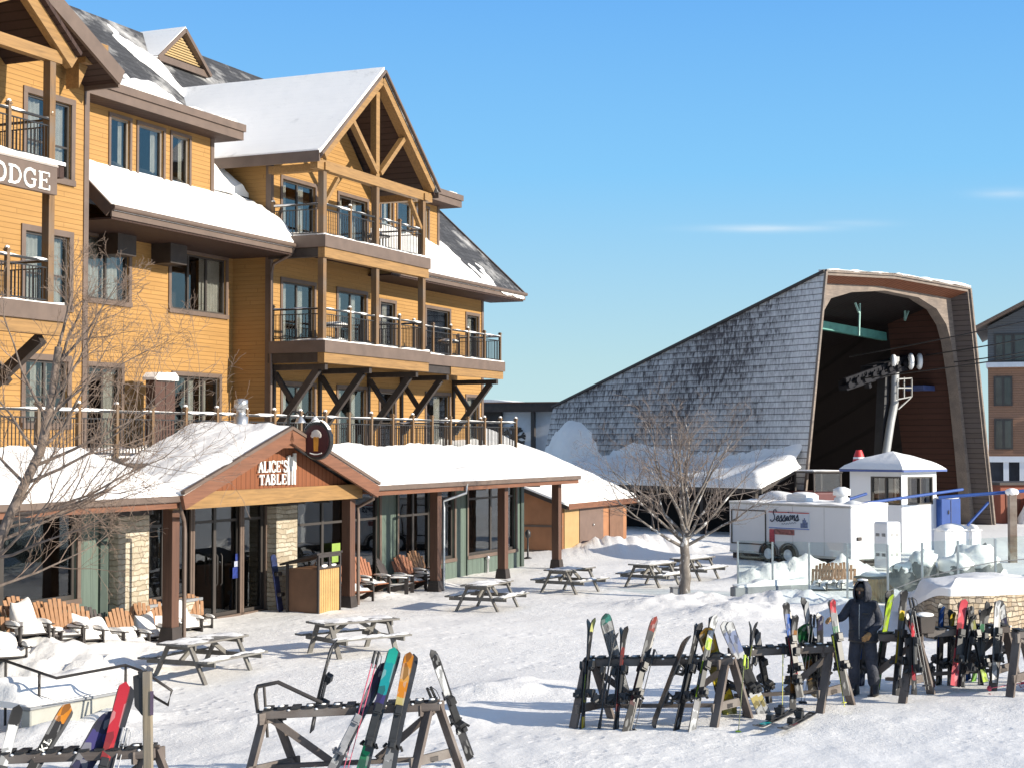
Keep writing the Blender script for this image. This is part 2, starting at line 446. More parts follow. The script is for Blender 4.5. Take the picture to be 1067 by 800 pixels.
def window(y, o, nx=2, nz=1, trim=0.13, name='window', sash=None, trimm=None, curtain=None, pane=None, room=None, depth=1.1, low=None, sw=0.06):
    u0, u1, z0, z1 = o[:4]
    sash = sash or M['sash']; trimm = trimm or M['trim']; pane = pane or M['pane']
    mb = LM()
    t = trim
    if t:
        mb.box(u0-t, u1+t, y-0.045, y+0.004, z1, z1+t)
        if not name.endswith('door'): mb.box(u0-t, u1+t, y-0.07, y+0.004, z0-t, z0)
        mb.box(u0-t, u0, y-0.04, y+0.004, z0, z1); mb.box(u1, u1+t, y-0.04, y+0.004, z0, z1)
    w = mb.build(name, trimm, lodge)
    mb = LM()
    ya, yb = y+0.05, y+0.12
    mb.box(u0, u1, ya, yb, z0, z0+sw); mb.box(u0, u1, ya, yb, z1-sw, z1)
    n = nx + 1
    for i in range(n):
        x = u0 + (u1-u0)*i/nx
        a, b = (x, x+sw) if i == 0 else (x-sw, x) if i == nx else (x-sw*0.7, x+sw*0.7)
        mb.box(a, b, ya+0.003, yb-0.003, z0+sw, z1-sw)
    if nz > 1 or low:
        for j in range(1, nz):
            z = z0 + (z1-z0)*j/nz if not low else z0 + (z1-z0)*low
            mb.box(u0+sw, u1-sw, ya+0.01, yb-0.01, z-sw*0.4, z+sw*0.4)
    mb.build('sash', sash, w)
    mb = LM(); mb.box(u0+0.01, u1-0.01, y+0.082, y+0.09, z0+0.01, z1-0.01); mb.build('pane', pane, w)
    mb = LM()
    e0, e1 = y+0.161, y+depth
    mb.add([(u0,e0,z0),(u1,e0,z0),(u1,e0,z1),(u0,e0,z1),(u0,e1,z0),(u1,e1,z0),(u1,e1,z1),(u0,e1,z1)],
           [(0,1,5,4),(1,2,6,5),(2,3,7,6),(3,0,4,7),(4,5,6,7)])
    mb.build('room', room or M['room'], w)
    if curtain:
        mb = LM()
        for a, b in curtain:
            x0, x1 = u0 + (u1-u0)*a, u0 + (u1-u0)*b
            k = max(6, int((x1-x0)*40))
            mb.grid(lambda s, q: V((x0+(x1-x0)*s, y+0.24+0.03*math.sin(s*(x1-x0)*38), z0+0.02+(z1-z0-0.04)*q)), k, 1)
        mb.build('curtain', M['curtain'], w)
    return w

def railing(pts, zf, h=1.05, sp=1.25, name='railing', snow=True, cap=True, postm=None, off0=0.0):
    mb, sn = LM(), LM()
    posts = []
    for (ua, ya), (ub, yb) in zip(pts, pts[1:]):
        L = math.hypot(ub-ua, yb-ya); du, dy = (ub-ua)/L, (yb-ya)/L
        n = max(1, round(L/sp))
        for i in range(n+1):
            p = (ua+du*L*i/n, ya+dy*L*i/n)
            if not posts or math.hypot(posts[-1][0]-p[0], posts[-1][1]-p[1]) > 0.2: posts.append(p)
        mb.bar((ua, ya, zf+h-0.04), (ub, yb, zf+h-0.04), 0.07, 0.05)
        mb.bar((ua, ya, zf+h-0.2), (ub, yb, zf+h-0.2), 0.03, 0.03)
        mb.bar((ua, ya, zf+0.1), (ub, yb, zf+0.1), 0.04, 0.03)
        k = int(L/0.115)
        for i in range(1, k):
            x, y = ua+du*L*i/k, ya+dy*L*i/k
            mb.box(x-0.009, x+0.009, y-0.009, y+0.009, zf+0.1, zf+h-0.2)
        if snow:
            m = max(6, int(L/0.12))
            pts_ = []; rr_ = []
            for i in range(m+1):
                k_ = noise.noise(V((ua*3+i*0.22, ya, zf)))
                pts_.append((ua+du*L*i/m, ya+dy*L*i/m, zf+h-0.022)); rr_.append(0.014+0.032*sstep(-0.35, 0.4, k_))
            sn.tube(pts_, rr_, 6)
    r = mb.build(name, M['iron'], lodge)
    # the wooden top rail sits on the iron work
    for (x, y) in posts:
        pb = LM()
        pb.box(x-0.045, x+0.045, y-0.045, y+0.045, zf, zf+h+0.06)
        if cap: pb.box(x-0.065, x+0.065, y-0.065, y+0.065, zf+h+0.061, zf+h+0.09); pb.box(x-0.045, x+0.045, y-0.045, y+0.045, zf+h+0.091, zf+h+0.13)
        if snow and random.random() < 0.6:
            n0 = len(pb.f); pb.blob((x, y, zf+h+0.135), (0.06, 0.06, 0.045), random.random()*9, 0.1, 8, 4)
            for i in range(n0, len(pb.f)): pb.m[i] = 1
        pb.build('railing_post', [postm or M['beamz'], M['snow']], r)
    if sn.v: sn.build('snow', M['snow'], r)
    return r

def snow_slab(P, h, ns, nt, parent=lodge, name='roof_snow', mat=None, off=None, skirt=0.05):
    mb = MB(LB if off is None else off)
    def top(s, q):
        p = P(s, q); return p + V((0, 0, h(s, q, p)))
    mb.grid(top, ns, nt)
    per = [(i/ns, 0) for i in range(ns)] + [(1, j/nt) for j in range(nt)] + [(1-i/ns, 1) for i in range(ns)] + [(0, 1-j/nt) for j in range(nt)]
    n = len(per)
    vs = [top(*q) for q in per] + [P(*q) + V((0, 0, -skirt)) for q in per]
    mb.add(vs, [(i, (i+1) % n, n+(i+1) % n, n+i) for i in range(n)], 0, True)
    return mb.build(name, mat or M['snow'], parent)
def nz3(p, k, o=3, seed=0.0): return noise.fractal(V((p.x*k+seed, p.y*k, p.z*k*0.5)), 1.0, 2.0, o)

# ---- left block -----------------------------------------------------
YL = 26.8
uLc = 34.1
ops = [op(28, 103, 178, 74, YL), op(26, 240, 314, 72, YL), op(26, 374, 440, 70, YL)]
ops[0][3] += 0.15
GUL = 26.9
wall('wall', YL, 19.5, uLc, ZT-0.4, 13.6, ops, M['siding'], gable=(GUL, 20.6, 19.6, 34.05))
for i, o in enumerate(ops):
    window(YL, o, 2, 2, 0.15, curtain=[(0.05, 0.45), (0.6, 0.97)] if i < 2 else [(0.3, 0.45), (0.55, 0.7)], low=0.42, sash=M['sash'])
mb = LM()                                    # return wall of the left block, towards the recess
mb.add([(uLc, YL, ZT-0.4), (uLc, 29.3, ZT-0.4), (uLc, 29.3, 13.6), (uLc, YL, 13.6)], [(0, 1, 2, 3)])
mb.build('wall', M['siding'], lodge, recalc=False)
mb = LM(); mb.box(uLc-0.16, uLc+0.03, YL-0.035, YL+0.16, ZT-0.4, 13.9); mb.build('corner_board', M['trim'], lodge)
# big gable: rakes, soffit, roof
ue, zee = W(125, 74, 25.7)
ua, za = W(62, 0, 25.7)
slope = (za-zee)/(ue-ua)
zap = zee + slope*(ue-GUL)
mb = LM()
for sgn in (1, -1):
    q = lambda u, z, y: (GUL + sgn*(u-GUL), y, z)
    mb.plate([q(GUL, zap+0.05, 25.7), q(ue, zee+0.05, 25.7), q(ue, zee+0.05, 36), q(GUL, zap+0.05, 36)], 0.12)
mb.build('roof', M['frost'], lodge)
mb = LM()
for sgn in (1, -1):
    mb.bar((GUL, 25.66, zap-0.19), (GUL+sgn*(ue-GUL), 25.66, zee-0.19), 0.09, 0.42)
mb.bar((ue+0.0, 25.72, zee-0.25), (ue+0.0, 27.6, zee-0.25), 0.08, 0.36)
mb.build('fascia', M['trim'], lodge)
mb = LM()
for sgn in (1, -1):
    q = lambda u, z, y: (GUL + sgn*(u-GUL), y, z)
    mb.plate([q(GUL, zap-0.28, 25.7), q(ue, zee-0.28, 25.7), q(ue, zee-0.28, 27.2), q(GUL, zap-0.28, 27.2)], 0.05)
mb.build('soffit', M['soffit'], lodge)
ul, zl = W(86, 30, 26.2)
mb = LM(); mb.lathe([(0.11, 0), (0.11, -0.05), (0.07, -0.07)], (ul, 26.2, zl+0.05), 12); mb.build('soffit_light', M['white'], lodge)
u1, z1 = W(113, 48, 26.0); u0, z0 = W(89, 84, 26.0)   # timber bracket under the eave
mb = LM(); mb.box(u0, u1, 26.0, 27.0, z1-0.62, z1); mb.prism([(u0, z1-0.63), (u0+0.35, z1-0.63), (u0, z1-1.25)], 26.2, 26.6)
mb.build('bracket', M['beam'], lodge)
# small truss porch over the left balconies
YB = 24.9
uP = W(50.5, 200, YB)[0]
zc = W(66, 57, YB)[1]
u2, z2 = W(79, 63, YB-0.15); u3, z3 = W(38, 0, YB-0.15)
sl2 = (z3-z2)/(u2-u3); GC = uP-3.6
z_ap = z2 + sl2*(u2-GC)
mb = LM()
for sgn in (1, -1):
    f = lambda u: GC + sgn*(u-GC)
    mb.plate([(GC, YB-0.35, z_ap+0.15), (f(u2), YB-0.35, z2+0.15), (f(u2), YL, z2+0.15), (GC, YL, z_ap+0.15)], 0.1)
mb.build('porch_gable_roof', M['soffit'], lodge)
mb = LM()
for sgn in (1, -1):
    f = lambda u: GC + sgn*(u-GC)
    mb.bar((GC, YB-0.1, z_ap-0.15), (f(u2-0.1), YB-0.1, z2-0.1), 0.2, 0.34)
    mb.bar((GC+sgn*0.3, YB-0.1, zc+0.1), (f(u2-1.7), YB-0.1, z2+1.25), 0.18, 0.2)
mb.box(GC-3.9, GC+3.9, YB-0.12, YB+0.1, zc-0.28, zc)
mb.box(GC-0.1, GC+0.1, YB-0.11, YB+0.09, zc, z_ap-0.4)
mb.build('truss', M['beam'], lodge)
mb = LM()
mb.box(uP-0.1, uP+0.1, YB-0.1, YB+0.1, Z2, zc-0.28)
mb.build('balcony_post', M['beamz'], lodge)
for zf in (Z3, Z2):
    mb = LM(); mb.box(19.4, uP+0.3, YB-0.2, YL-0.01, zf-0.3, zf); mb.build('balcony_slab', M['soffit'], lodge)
    if zf == Z2:
        mb = LM(); mb.box(19.4, uP+0.32, YB-0.3, YB-0.2, zf-0.36, zf+0.03); mb.build('fascia', M['trim'], lodge)
        mb = LM(); mb.box(19.4, uP+0.3, YB-0.22, YB+0.02, zf-0.68, zf-0.362); mb.build('beam', M['beam'], lodge)
    railing([(uP-7.2, YB-0.05), (uP, YB-0.05), (uP+0.05, YL-0.1)], zf+0.03, 1.05, 1.4)
    snow_slab(lambda s, q: V((19.5+(uP-19.2)*s, YB-0.25+0.35*q, zf+0.03)), lambda s, q, p: 0.045+0.04*nz3(p, 1.5), 40, 4)
for u in (uP-0.2, uP-3.6):
    mb = LM(); mb.bar((u, YL-0.1, ZT+1.4), (u, YB, Z2-0.75), 0.2, 0.26)
    mb.bar((u, YL-0.1, Z2-0.8), (u, YL-0.95, Z2-1.75), 0.16, 0.18)
    mb.build('brace', M['dark'], lodge)

# ---- recessed wall between the blocks ---------------------------------
YM = 29.1
UB = 44.4                                     # side of the projecting bay
opsM = [op(89, 258, 324, 134, YM), op(178, 274, 336, 235, YM), op(90, 381, 440, 126, YM, ZT), op(181, 391, 440, 228, YM, ZT)]
opsM[0][2:4] = [8.25, 10.0]; opsM[1][2:4] = [8.25, 10.0]
wall('wall', YM, uLc-0.2, UB, ZT-0.4, 10.9, opsM, M['siding'])
window(YM, opsM[0], 2, 1, 0.13, curtain=[(0.03, 0.46), (0.53, 0.9)])
window(YM, opsM[1], 3, 1, 0.13, curtain=[(0.62, 0.99)])
window(YM, opsM[2], 2, 1, 0.13, name='terrace_door', curtain=[(0.6, 0.98)])
window(YM, opsM[3], 3, 1, 0.13, name='terrace_door', curtain=[(0.3, 0.55), (0.7, 0.85)])
# lower roof over the recess
YE, ZE, SL = 26.8, 10.45, 0.93
rz = lambda y: ZE + (y-YE)*SL
u_le = 35.1
mb = LM()
mb.plate([(u_le, YE, rz(YE)), (UB+0.02, YE, rz(YE)), (UB+0.02, 28.6, rz(28.6)), (u_le, 28.6, rz(28.6))], 0.2)
mb.plate([(42.05, 28.6, rz(28.6)), (UB-0.01, 28.6, rz(28.6)), (UB-0.01, 29.499, rz(29.499)), (42.05, 29.499, rz(29.499))], 0.2)
mb.build('roof', M['shingle'], lodge)
mb = LM()
mb.box(u_le-0.05, UB+0.35, YE-0.06, YE-0.002, ZE-0.30, ZE+0.03)
mb.bar((u_le-0.04, YE, ZE-0.16), (u_le-0.04, 28.4, rz(28.4)-0.16), 0.08, 0.32)
mb.build('fascia', M['trim'], lodge)
mb = LM()
mb.tube([(u_le-0.1, YE-0.13, ZE-0.06), (UB+0.3, YE-0.13, ZE-0.06)], 0.075, 8)
mb.build('gutter', M['trim'], lodge)
mb = LM()
mb.box(u_le, UB+0.3, YE-0.01, YM, ZE-0.36, ZE-0.3)
mb.build('soffit', M['soffit'], lodge)
for p0, p1, pt in ((123, 150, 237), (178, 202, 246)):
    a, zt = W(p0, pt, 28.4); b, _ = W(p1, pt, 28.4)
    mb = LM(); mb.box(a, b-0.35, 28.4, YM-0.005, ZE-0.95, ZE-0.362); mb.build('corbel', M['dark'], lodge)
def hs(s, q, p):
    e = sstep(0, 0.10, s)*sstep(0, 0.03, 1-s)
    front = 0.24 + 0.16*sstep(0, 0.3, q) - 0.42*sstep(0.3, 1, q)
    return max(0.04*e, e*(front + 0.14*nz3(p, 0.55)+0.09*nz3(p, 1.7)+0.03*nz3(p, 5))) + 0.02
snow_slab(lambda s, q: V((u_le+(UB+0.25-u_le)*s, YE-0.1+(1.62)*q, rz(YE-0.1+1.62*q))), hs, 150, 30)
# the snow filling the valley against the bay
def hv(s, q, p): return 0.32*sstep(0, 0.15, s)*sstep(0, 0.2, 1-s) + 0.3*nz3(p, 0.7, 4, 3.0) + 0.10 - 0.45*sstep(0.45, 1.0, q)
snow_slab(lambda s, q: V((42.08+(UB-42.1)*s, 28.5+4.2*q, rz(28.5+4.2*q))), hv, 24, 30)
mb = LM()                                    # down pipe beside the bay
mb.tube([(UB-0.2, YE-0.12, ZE-0.1), (UB-0.2, YE+0.02, ZE-0.35), (UB-0.12, 27.5, ZE-0.6), (UB-0.12, 27.58, ZE-0.9), (UB-0.12, 27.58, ZT)], 0.05, 8)
mb.build('downpipe', M['trim'], lodge)
# shed dormers
YD = 28.3
def dormer(ua, ub, wins, zt=13.5, over=0.5, left_open=True):
    wall('dormer_wall', YD, ua, ub, 11.2, zt, wins, M['siding'])
    for o in wins: window(YD, o, 1, 1, 0.09, sash=M['sashw'], room=M['room'], curtain=[(0.75, 1.0)] if random.random() < 0.4 else None)
    mb = LM()
    mb.add([(ub, YD, 11.2), (ub, 31.5, 11.2), (ub, 31.5, zt), (ub, YD, zt)], [(0, 1, 2, 3)])
    mb.add([(ua, YD, 11.2), (ua, 31.5, 11.2), (ua, 31.5, zt), (ua, YD, zt)], [(0, 1, 2, 3)])
    mb.build('dormer_wall', M['siding'], lodge)
    mb = LM(); mb.box(ub-0.14, ub+0.03, YD-0.035, YD+0.1, 11.2, zt); mb.build('corner_board', M['trim'], lodge)
    mb = LM(); mb.box(ua-0.1, ub+over, YD-0.72, 31.6, zt, zt+0.08); mb.build('soffit', M['soffit'], lodge)
    mb = LM()
    mb.box(ua-0.1, ub+over+0.04, YD-0.76, YD-0.70, zt+0.0, zt+0.26); mb.box(ua-0.1, ub+over+0.09, YD-0.82, YD-0.765, zt+0.26, zt+0.48)
    mb.box(ub+over, ub+over+0.05, YD-0.7, 31.5, zt+0.0, zt+0.26); mb.box(ub+over+0.04, ub+over+0.1, YD-0.765, 31.5, zt+0.262, zt+0.48)
    mb.box(ua-0.1, ub+over+0.03, YD-0.76, 31.5, zt+0.3, zt+0.44)
    mb.build('cornice', M['trim'], lodge)
    snow_slab(lambda s, q: V((ua-0.1+(ub-ua+over+0.1)*s, YD-0.7+3.4*q, zt+0.44)),
              lambda s, q, p: sstep(0, 0.04, s)*sstep(0, 0.04, 1-s)*(0.10+0.5*sstep(0.1, 1, q)*(1-0.5*s)+0.08*nz3(p, 1.0)), 50, 14)
wd = [op(115, 122, 180, 135, YD, 11.4, 13.3), op(144, 131, 186, 170, YD, 11.4, 13.3), op(179, 141, 190, 197, YD, 11.4, 13.3)]
dormer(uLc+0.1, 42.04, wd)
wd = [op(397, 207, 242, 409, YD, 11.5, 13.3), op(414, 211, 246, 429, YD, 11.5, 13.3), op(434, 213, 250, 446, YD, 11.5, 13.3)]
dormer(51.6, 57.8, wd)

# ---- main roof ---------------------------------------------------------
YR = 36.3; ZRG = rz(YR)
mb = LM()
mb.plate([(uLc-8, 29.5, rz(29.5)), (62.8, 29.5, rz(29.5)), (62.8, YR, ZRG), (uLc-8, YR, ZRG)], 0.2)
mb.plate([(uLc-8, 2*YR-YE, ZE), (62.8, 2*YR-YE, ZE), (62.8, YR+0.005, ZRG), (uLc-8, YR+0.005, ZRG)], 0.2)
mb.build('roof', M['shingle'], lodge)
mb = LM()
mb.plate([(57.85, YE, ZE), (62.8, YE, ZE), (62.8, 29.5, rz(29.5)), (57.85, 29.5, rz(29.5))], 0.2)
mb.plate([(51.0, YE, ZE), (57.85, YE, ZE), (57.85, 28.4, rz(28.4)), (51.0, 28.4, rz(28.4))], 0.2)
mb.build('roof', M['shingle'], lodge)
mb = LM()
mb.box(50.9, 62.9, YE-0.06, YE-0.002, ZE-0.3, ZE+0.03)
mb.bar((62.84, YE, ZE-0.14), (62.84, YR, ZRG-0.14), 0.08, 0.34)
mb.build('fascia', M['trim'], lodge)
mb = LM(); mb.box(50.9, 62.8, YE-0.01, 28.3, ZE-0.36, ZE-0.302); mb.build('soffit', M['soffit'], lodge)
mb = LM(); mb.tube([(50.9, YE-0.13, ZE-0.06), (62.85, YE-0.13, ZE-0.06)], 0.075, 8); mb.build('gutter', M['trim'], lodge)
snow_slab(lambda s, q: V((51+11.7*s, YE-0.1+4.4*q, rz(YE-0.1+4.4*q))),
          lambda s, q, p: 0.26 - 0.5*sstep(0.35, 1.0, s+0.35*q-0.1) + 0.28*nz3(p, 0.6, 4, 1.0) - 0.1*q, 90, 40)
def hmain(s, q, p):       # drifts lying on the main roof beside the louvred dormer
    a = gauss(p.x, p.y, 43.4, 31.3, 2.6, 1.2, 1.1) + gauss(p.x+0.25*(p.y-34.2), p.y, 47.3, 34.3, 0.55, 1.5, 0.6) + gauss(p.x, p.y, 39.4, 30.5, 3.2, 0.9, 0.9)
    return a - 0.22 + 0.26*nz3(p, 0.8, 5, 5.0)
snow_slab(lambda s, q: V((35+15.4*s, 29.6+6.4*q, rz(29.6+6.4*q))), hmain, 110, 60)
# louvred dormer
YV = 34.6
ul, zl = W(162, 56, YV); ur, zr = W(217, 79, YV); up, zp = W(190, 28, YV)
zb = (zl+zr)/2
mb = LM()
uc = (ul+ur)/2
mb.prism([(ul+0.25, zb), (ur-0.25, zb), (uc, zp-0.3)], YV+0.1, YV+0.2); 
lv = mb.build('louvre', M['dark'], lodge)
mb = LM()
k = 9
for i in range(k):
    f = (i+0.3)/k; w = (ur-ul-0.9)*(1-f)/2; z = zb+0.15+(zp-zb-0.55)*f
    mb.plate([(uc-w, YV+0.02, z), (uc+w, YV+0.02, z), (uc+w, YV+0.12, z+0.10), (uc-w, YV+0.12, z+0.10)], 0.03)
mb.build('slats', plain('cream louvre slats', (0.5, 0.36, 0.18), 0.6, 0.1), lv)
mb = LM()
for a in (ul, ur): mb.bar((uc, YV-0.02, zp-0.13), (a, YV-0.02, zb-0.1), 0.14, 0.28, (0, 1, 0))
mb.box(ul+0.1, ur-0.1, YV-0.06, YV+0.06, zb-0.16, zb+0.08)
mb.build('louvre_trim', M['trim'], lv)
mb = LM()
for a in (ul-0.06, ur+0.06): mb.plate([(uc, YV-0.12, zp), (a, YV-0.12, zb-0.06), (a, YV+2.6, zb-0.06), (uc, YV+3.2, zp)], 0.06)
mb.build('louvre_roof', M['frost'], lv)

# ---- projecting bay with its gable ---------------------------------------
YW, YF, UC = 27.7, 25.8, 47.85
U3 = [44.4, 47.9, 51.35]
ZEV = 13.2; HW = 4.2; ZPK = 16.65
d3 = [op(294, 182, 243, 328, YW, Z3, Z3+2.05), op(353, 200, 250, 382, YW, Z3, Z3+2.05)]
d2 = [op(294, 289, 352, 327, YW, Z2, Z2+2.05), op(352, 300, 356, 381, YW, Z2, Z2+2.05)]
d1 = [op(294, 396, 450, 327, YW, ZT, ZT+2.2), op(352, 400, 450, 381, YW, ZT, ZT+2.2)]
wall('wall', YW, UB, 51.1, ZT-0.4, ZEV, d3+d2+d1, M['siding'], gable=(UC, ZPK-0.35, UB, 51.1))
mb = LM()
mb.add([(UB, YW, ZT-0.4), (UB, 33, ZT-0.4), (UB, 33, ZEV), (UB, YW, ZEV)], [(0, 1, 2, 3)])
mb.add([(51.1, YW, 9), (51.1, 33, 9), (51.1, 33, ZEV), (51.1, YW, ZEV)], [(0, 1, 2, 3)])
mb.build('wall', M['siding'], lodge, recalc=False)
mb = LM(); mb.box(UB-0.03, UB+0.14, YW-0.035, YW+0.16, ZT-0.4, ZEV); mb.build('corner_board', M['trim'], lodge)
for o in d3+d2+d1: window(YW, o, 2, 1, 0.12, name='balcony_door', curtain=[(0.05, 0.3), (0.66, 0.8)] if random.random() < 0.8 else None)
YG = 25.45
for sgn in (-1, 1):
    mb = LM()
    mb.plate([(UC, YG, ZPK), (UC+sgn*HW, YG, ZEV), (UC+sgn*HW, 33.6, ZEV), (UC, 33.6, ZPK)], 0.16)
    mb.build('gable_roof', M['shingle'], lodge)
    mb = LM()
    mb.plate([(UC, YG+0.1, ZPK-0.3), (UC+sgn*HW*0.97, YG+0.1, ZEV-0.2), (UC+sgn*HW*0.97, YW+0.1, ZEV-0.2), (UC, YW+0.1, ZPK-0.3)], 0.04)
    mb.build('soffit', M['soffit'], lodge)
    mb = LM(); mb.bar((UC+sgn*HW, YG+0.02, ZEV-0.14), (UC+sgn*HW, 33, ZEV-0.14), 0.06, 0.34); mb.build('fascia', M['trim'], lodge)
mb = LM()
for sgn in (-1, 1):
    mb.bar((UC+sgn*(HW-0.02), YG-0.03, ZEV-0.08), (UC, YG-0.03, ZPK-0.08), 0.07, 0.12, (0, 1, 0))
mb.build('fascia', M['trim'], lodge)
# frosted snow on the bay roof, left slope
ob = snow_slab(lambda s, q: V((UC-HW*(1-q)-0.02, YG-0.02+8.2*s, ZEV+(ZPK-ZEV)*q)),
          lambda s, q, p: 0.065+0.008*nz3(p, 0.8)+0.004*nz3(p, 4.0)+0.02*sstep(0.06, 0, q), 70, 50, mat=M['frost'])
mb = LM()
zch = ZEV-0.28
for sgn in (-1, 1):
    mb.bar((UC+sgn*(HW-0.35), YG+0.2, ZEV-0.05), (UC, YG+0.2, ZPK-0.38), 0.24, 0.34, (0, 1, 0))
    mb.bar((UC+sgn*0.12, YF-0.1, zch+0.25), (UC+sgn*1.85, YF-0.1, ZPK-0.5-1.5), 0.16, 0.2, (0, 1, 0))
mb.box(U3[0]-0.55, U3[2]+0.55, YF-0.14, YF+0.12, zch-0.2, zch+0.12)
mb.box(UC-0.12, UC+0.12, YF-0.12, YF+0.1, zch+0.12, ZPK-0.75)
mb.build('truss', M['beam'], lodge)
for u in (U3[0], U3[2]):
    mb = LM(); mb.box(u-0.15, u+0.15, YF-0.2, YW-0.01, zch-0.19, zch+0.04); mb.build('beam', M['beam'], lodge)
for u in U3:
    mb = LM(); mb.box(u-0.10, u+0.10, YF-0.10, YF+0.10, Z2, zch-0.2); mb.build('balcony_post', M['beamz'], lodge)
for sgn, u in ((1, U3[0]), (-1, U3[2])):
    mb = LM(); mb.bar((u+sgn*0.1, YF, zch-1.2), (u+sgn*0.95, YF, zch-0.3), 0.12, 0.14, (0, 1, 0)); mb.build('knee_brace', M['beam'], lodge)
for zf in (Z3, Z2):
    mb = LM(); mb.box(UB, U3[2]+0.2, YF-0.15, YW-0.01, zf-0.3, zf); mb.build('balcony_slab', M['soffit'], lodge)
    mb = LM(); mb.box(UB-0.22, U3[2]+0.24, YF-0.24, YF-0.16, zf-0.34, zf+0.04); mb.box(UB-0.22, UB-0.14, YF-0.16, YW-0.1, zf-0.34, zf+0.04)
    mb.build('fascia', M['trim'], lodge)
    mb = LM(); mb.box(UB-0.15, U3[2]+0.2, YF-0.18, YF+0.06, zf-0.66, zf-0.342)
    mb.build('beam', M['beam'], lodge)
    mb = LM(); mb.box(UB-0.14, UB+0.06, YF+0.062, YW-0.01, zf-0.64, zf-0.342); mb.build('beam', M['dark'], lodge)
    railing([(UB, YW-0.1), (UB, YF-0.02), (U3[2], YF-0.02), (U3[2], YW-0.1)], zf+0.03, 1.05, 1.75)
    snow_slab(lambda s, q: V((UB-0.2+(U3[2]-UB+0.4)*s, YF-0.22+0.3*q, zf+0.04)), lambda s, q, p: 0.035+0.045*nz3(p, 1.5), 40, 4)
    snow_slab(lambda s, q: V((UB+0.3+(U3[2]-UB-0.5)*s, YF+0.1+1.3*q, zf)), lambda s, q, p: 0.12+0.22*nz3(p, 0.9), 30, 10)
# braces under the lowest balcony
def brace(u, yo, yw, zt):
    mb = LM()
    mb.bar((u, yw-0.08, zt-2.05), (u, yo+0.25, zt-0.1), 0.17, 0.22)
    mb.bar((u, yw-0.08, zt-0.2), (u, yw-0.75, zt-1.15), 0.14, 0.16)
    mb.box(u-0.09, u+0.09, yo-0.05, yw-0.01, zt-0.12, zt+0.06)
    mb.box(u-0.07, u+0.07, yw-0.08, yw-0.003, ZT, zt-0.122)
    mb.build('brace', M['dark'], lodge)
for u in (44.6, 47.5, 50.9): brace(u, YF, YW, Z2-0.74)

# ---- right wing -------------------------------------------------------
YRW, UWE, YWB = 28.2, 61.8, 26.3
w2 = [op(396, 308, 350, 411, YRW, Z2+0.0, Z2+2.0), op(444, 320, 362, 468, YRW, Z2, Z2+2.05), op(486, 323, 362, 498, YRW, Z2+0.1, Z2+2.05)]
w1 = [op(396, 402, 450, 411, YRW, ZT, ZT+2.2), op(444, 406, 450, 468, YRW, ZT, ZT+2.2), op(486, 410, 450, 498, YRW, ZT, ZT+2.2)]
wall('wall', YRW, 51.1, UWE, ZT-0.4, ZE-0.3, w2+w1, M['siding'])
for o in w2+w1: window(YRW, o, 2 if o[1]-o[0] > 2.2 else 1, 1, 0.12, name='balcony_door', sash=M['sash'], curtain=[(0.55, 0.8)] if random.random() < 0.6 else None)
mb = LM(); mb.box(UWE-0.16, UWE+0.03, YRW-0.035, YRW+0.1, 0, ZE-0.3); mb.build('corner_board', M['trim'], lodge)
mb = LM(); mb.add([(UWE, YRW, 0), (UWE, 44, 0), (UWE, 44, ZE-0.3), (UWE, YR, ZRG-0.3), (UWE, YRW, ZE-0.3)], [(0, 1, 2, 3, 4)]); mb.build('wall', M['siding'], lodge, recalc=False)
uwe = W(521, 370, YWB)[0]
mb = LM(); mb.box(51.6, uwe, YWB-0.12, YRW-0.01, Z2-0.3, Z2); mb.build('balcony_slab', M['soffit'], lodge)
mb = LM(); mb.box(51.62, uwe+0.06, YWB-0.2, YWB-0.122, Z2-0.34, Z2+0.04); mb.box(uwe, uwe+0.06, YWB-0.12, YRW-0.02, Z2-0.34, Z2+0.04); mb.build('fascia', M['trim'], lodge)
mb = LM(); mb.box(54.5, uwe, YWB-0.14, YWB+0.08, Z2-0.64, Z2-0.342); mb.build('beam', M['beam'], lodge)
mb = LM(); mb.box(51.6, 54.49, YWB-0.1, YWB+0.08, Z2-0.62, Z2-0.342); mb.build('beam', M['dark'], lodge)
railing([(51.7, YWB-0.02), (uwe-0.05, YWB-0.02), (uwe-0.05, YRW-0.1)], Z2+0.03, 1.05, 1.5)
snow_slab(lambda s, q: V((51.7+(uwe-51.7)*s, YWB-0.18+0.3*q, Z2+0.04)), lambda s, q, p: 0.035+0.04*nz3(p, 1.5), 40, 4)
for u in (54.4, 58.9): brace(u, YWB, YRW, Z2-0.72)
# a snowy table and a chair left out on the balconies
# ================================================================== RESTAURANT AND PORCH (part of the lodge)
YS, YP, YEV, ZPE = 22.0, 20.5, 20.0, 3.05      # wall, posts, eave, eave height
UEND = 51.5
ZTE = ZT                                        # terrace edge
oA = [14.5, 27.75, 0.95, 3.0]
oB0, oB1 = W(318, 510, YS)[0], W(354, 510, YS)[0]
oB = [36.5, W(395, 510, YS)[0], 0.12, 3.25]
oC = [W(415, 505, YS)[0], W(449, 505, YS)[0], 0.12, 3.25]
oD = [W(459, 505, YS)[0], W(473, 505, YS)[0], 0.62, 3.25]
oE = [W(487.5, 505, YS)[0], W(537, 505, YS)[0], 0.62, 3.25]
shop = [oA, oB, oC, oD, oE]
wall('wall', YS, 13.0, 28.85, -0.3, 3.75, [oA], M['green'])
wall('wall', YS, 36.25, UEND, -0.3, 3.75, [oB, oC, oD, oE], M['green'])
mb = LM(); mb.add([(UEND, YS, -0.3), (UEND, 31, -0.3), (UEND, 31, 3.75), (UEND, YS, 3.75)], [(0, 1, 2, 3)]); mb.build('wall', M['green'], lodge, recalc=False)
dgt = plain('dark green trim', (0.045, 0.062, 0.052), 0.6, 0.15)
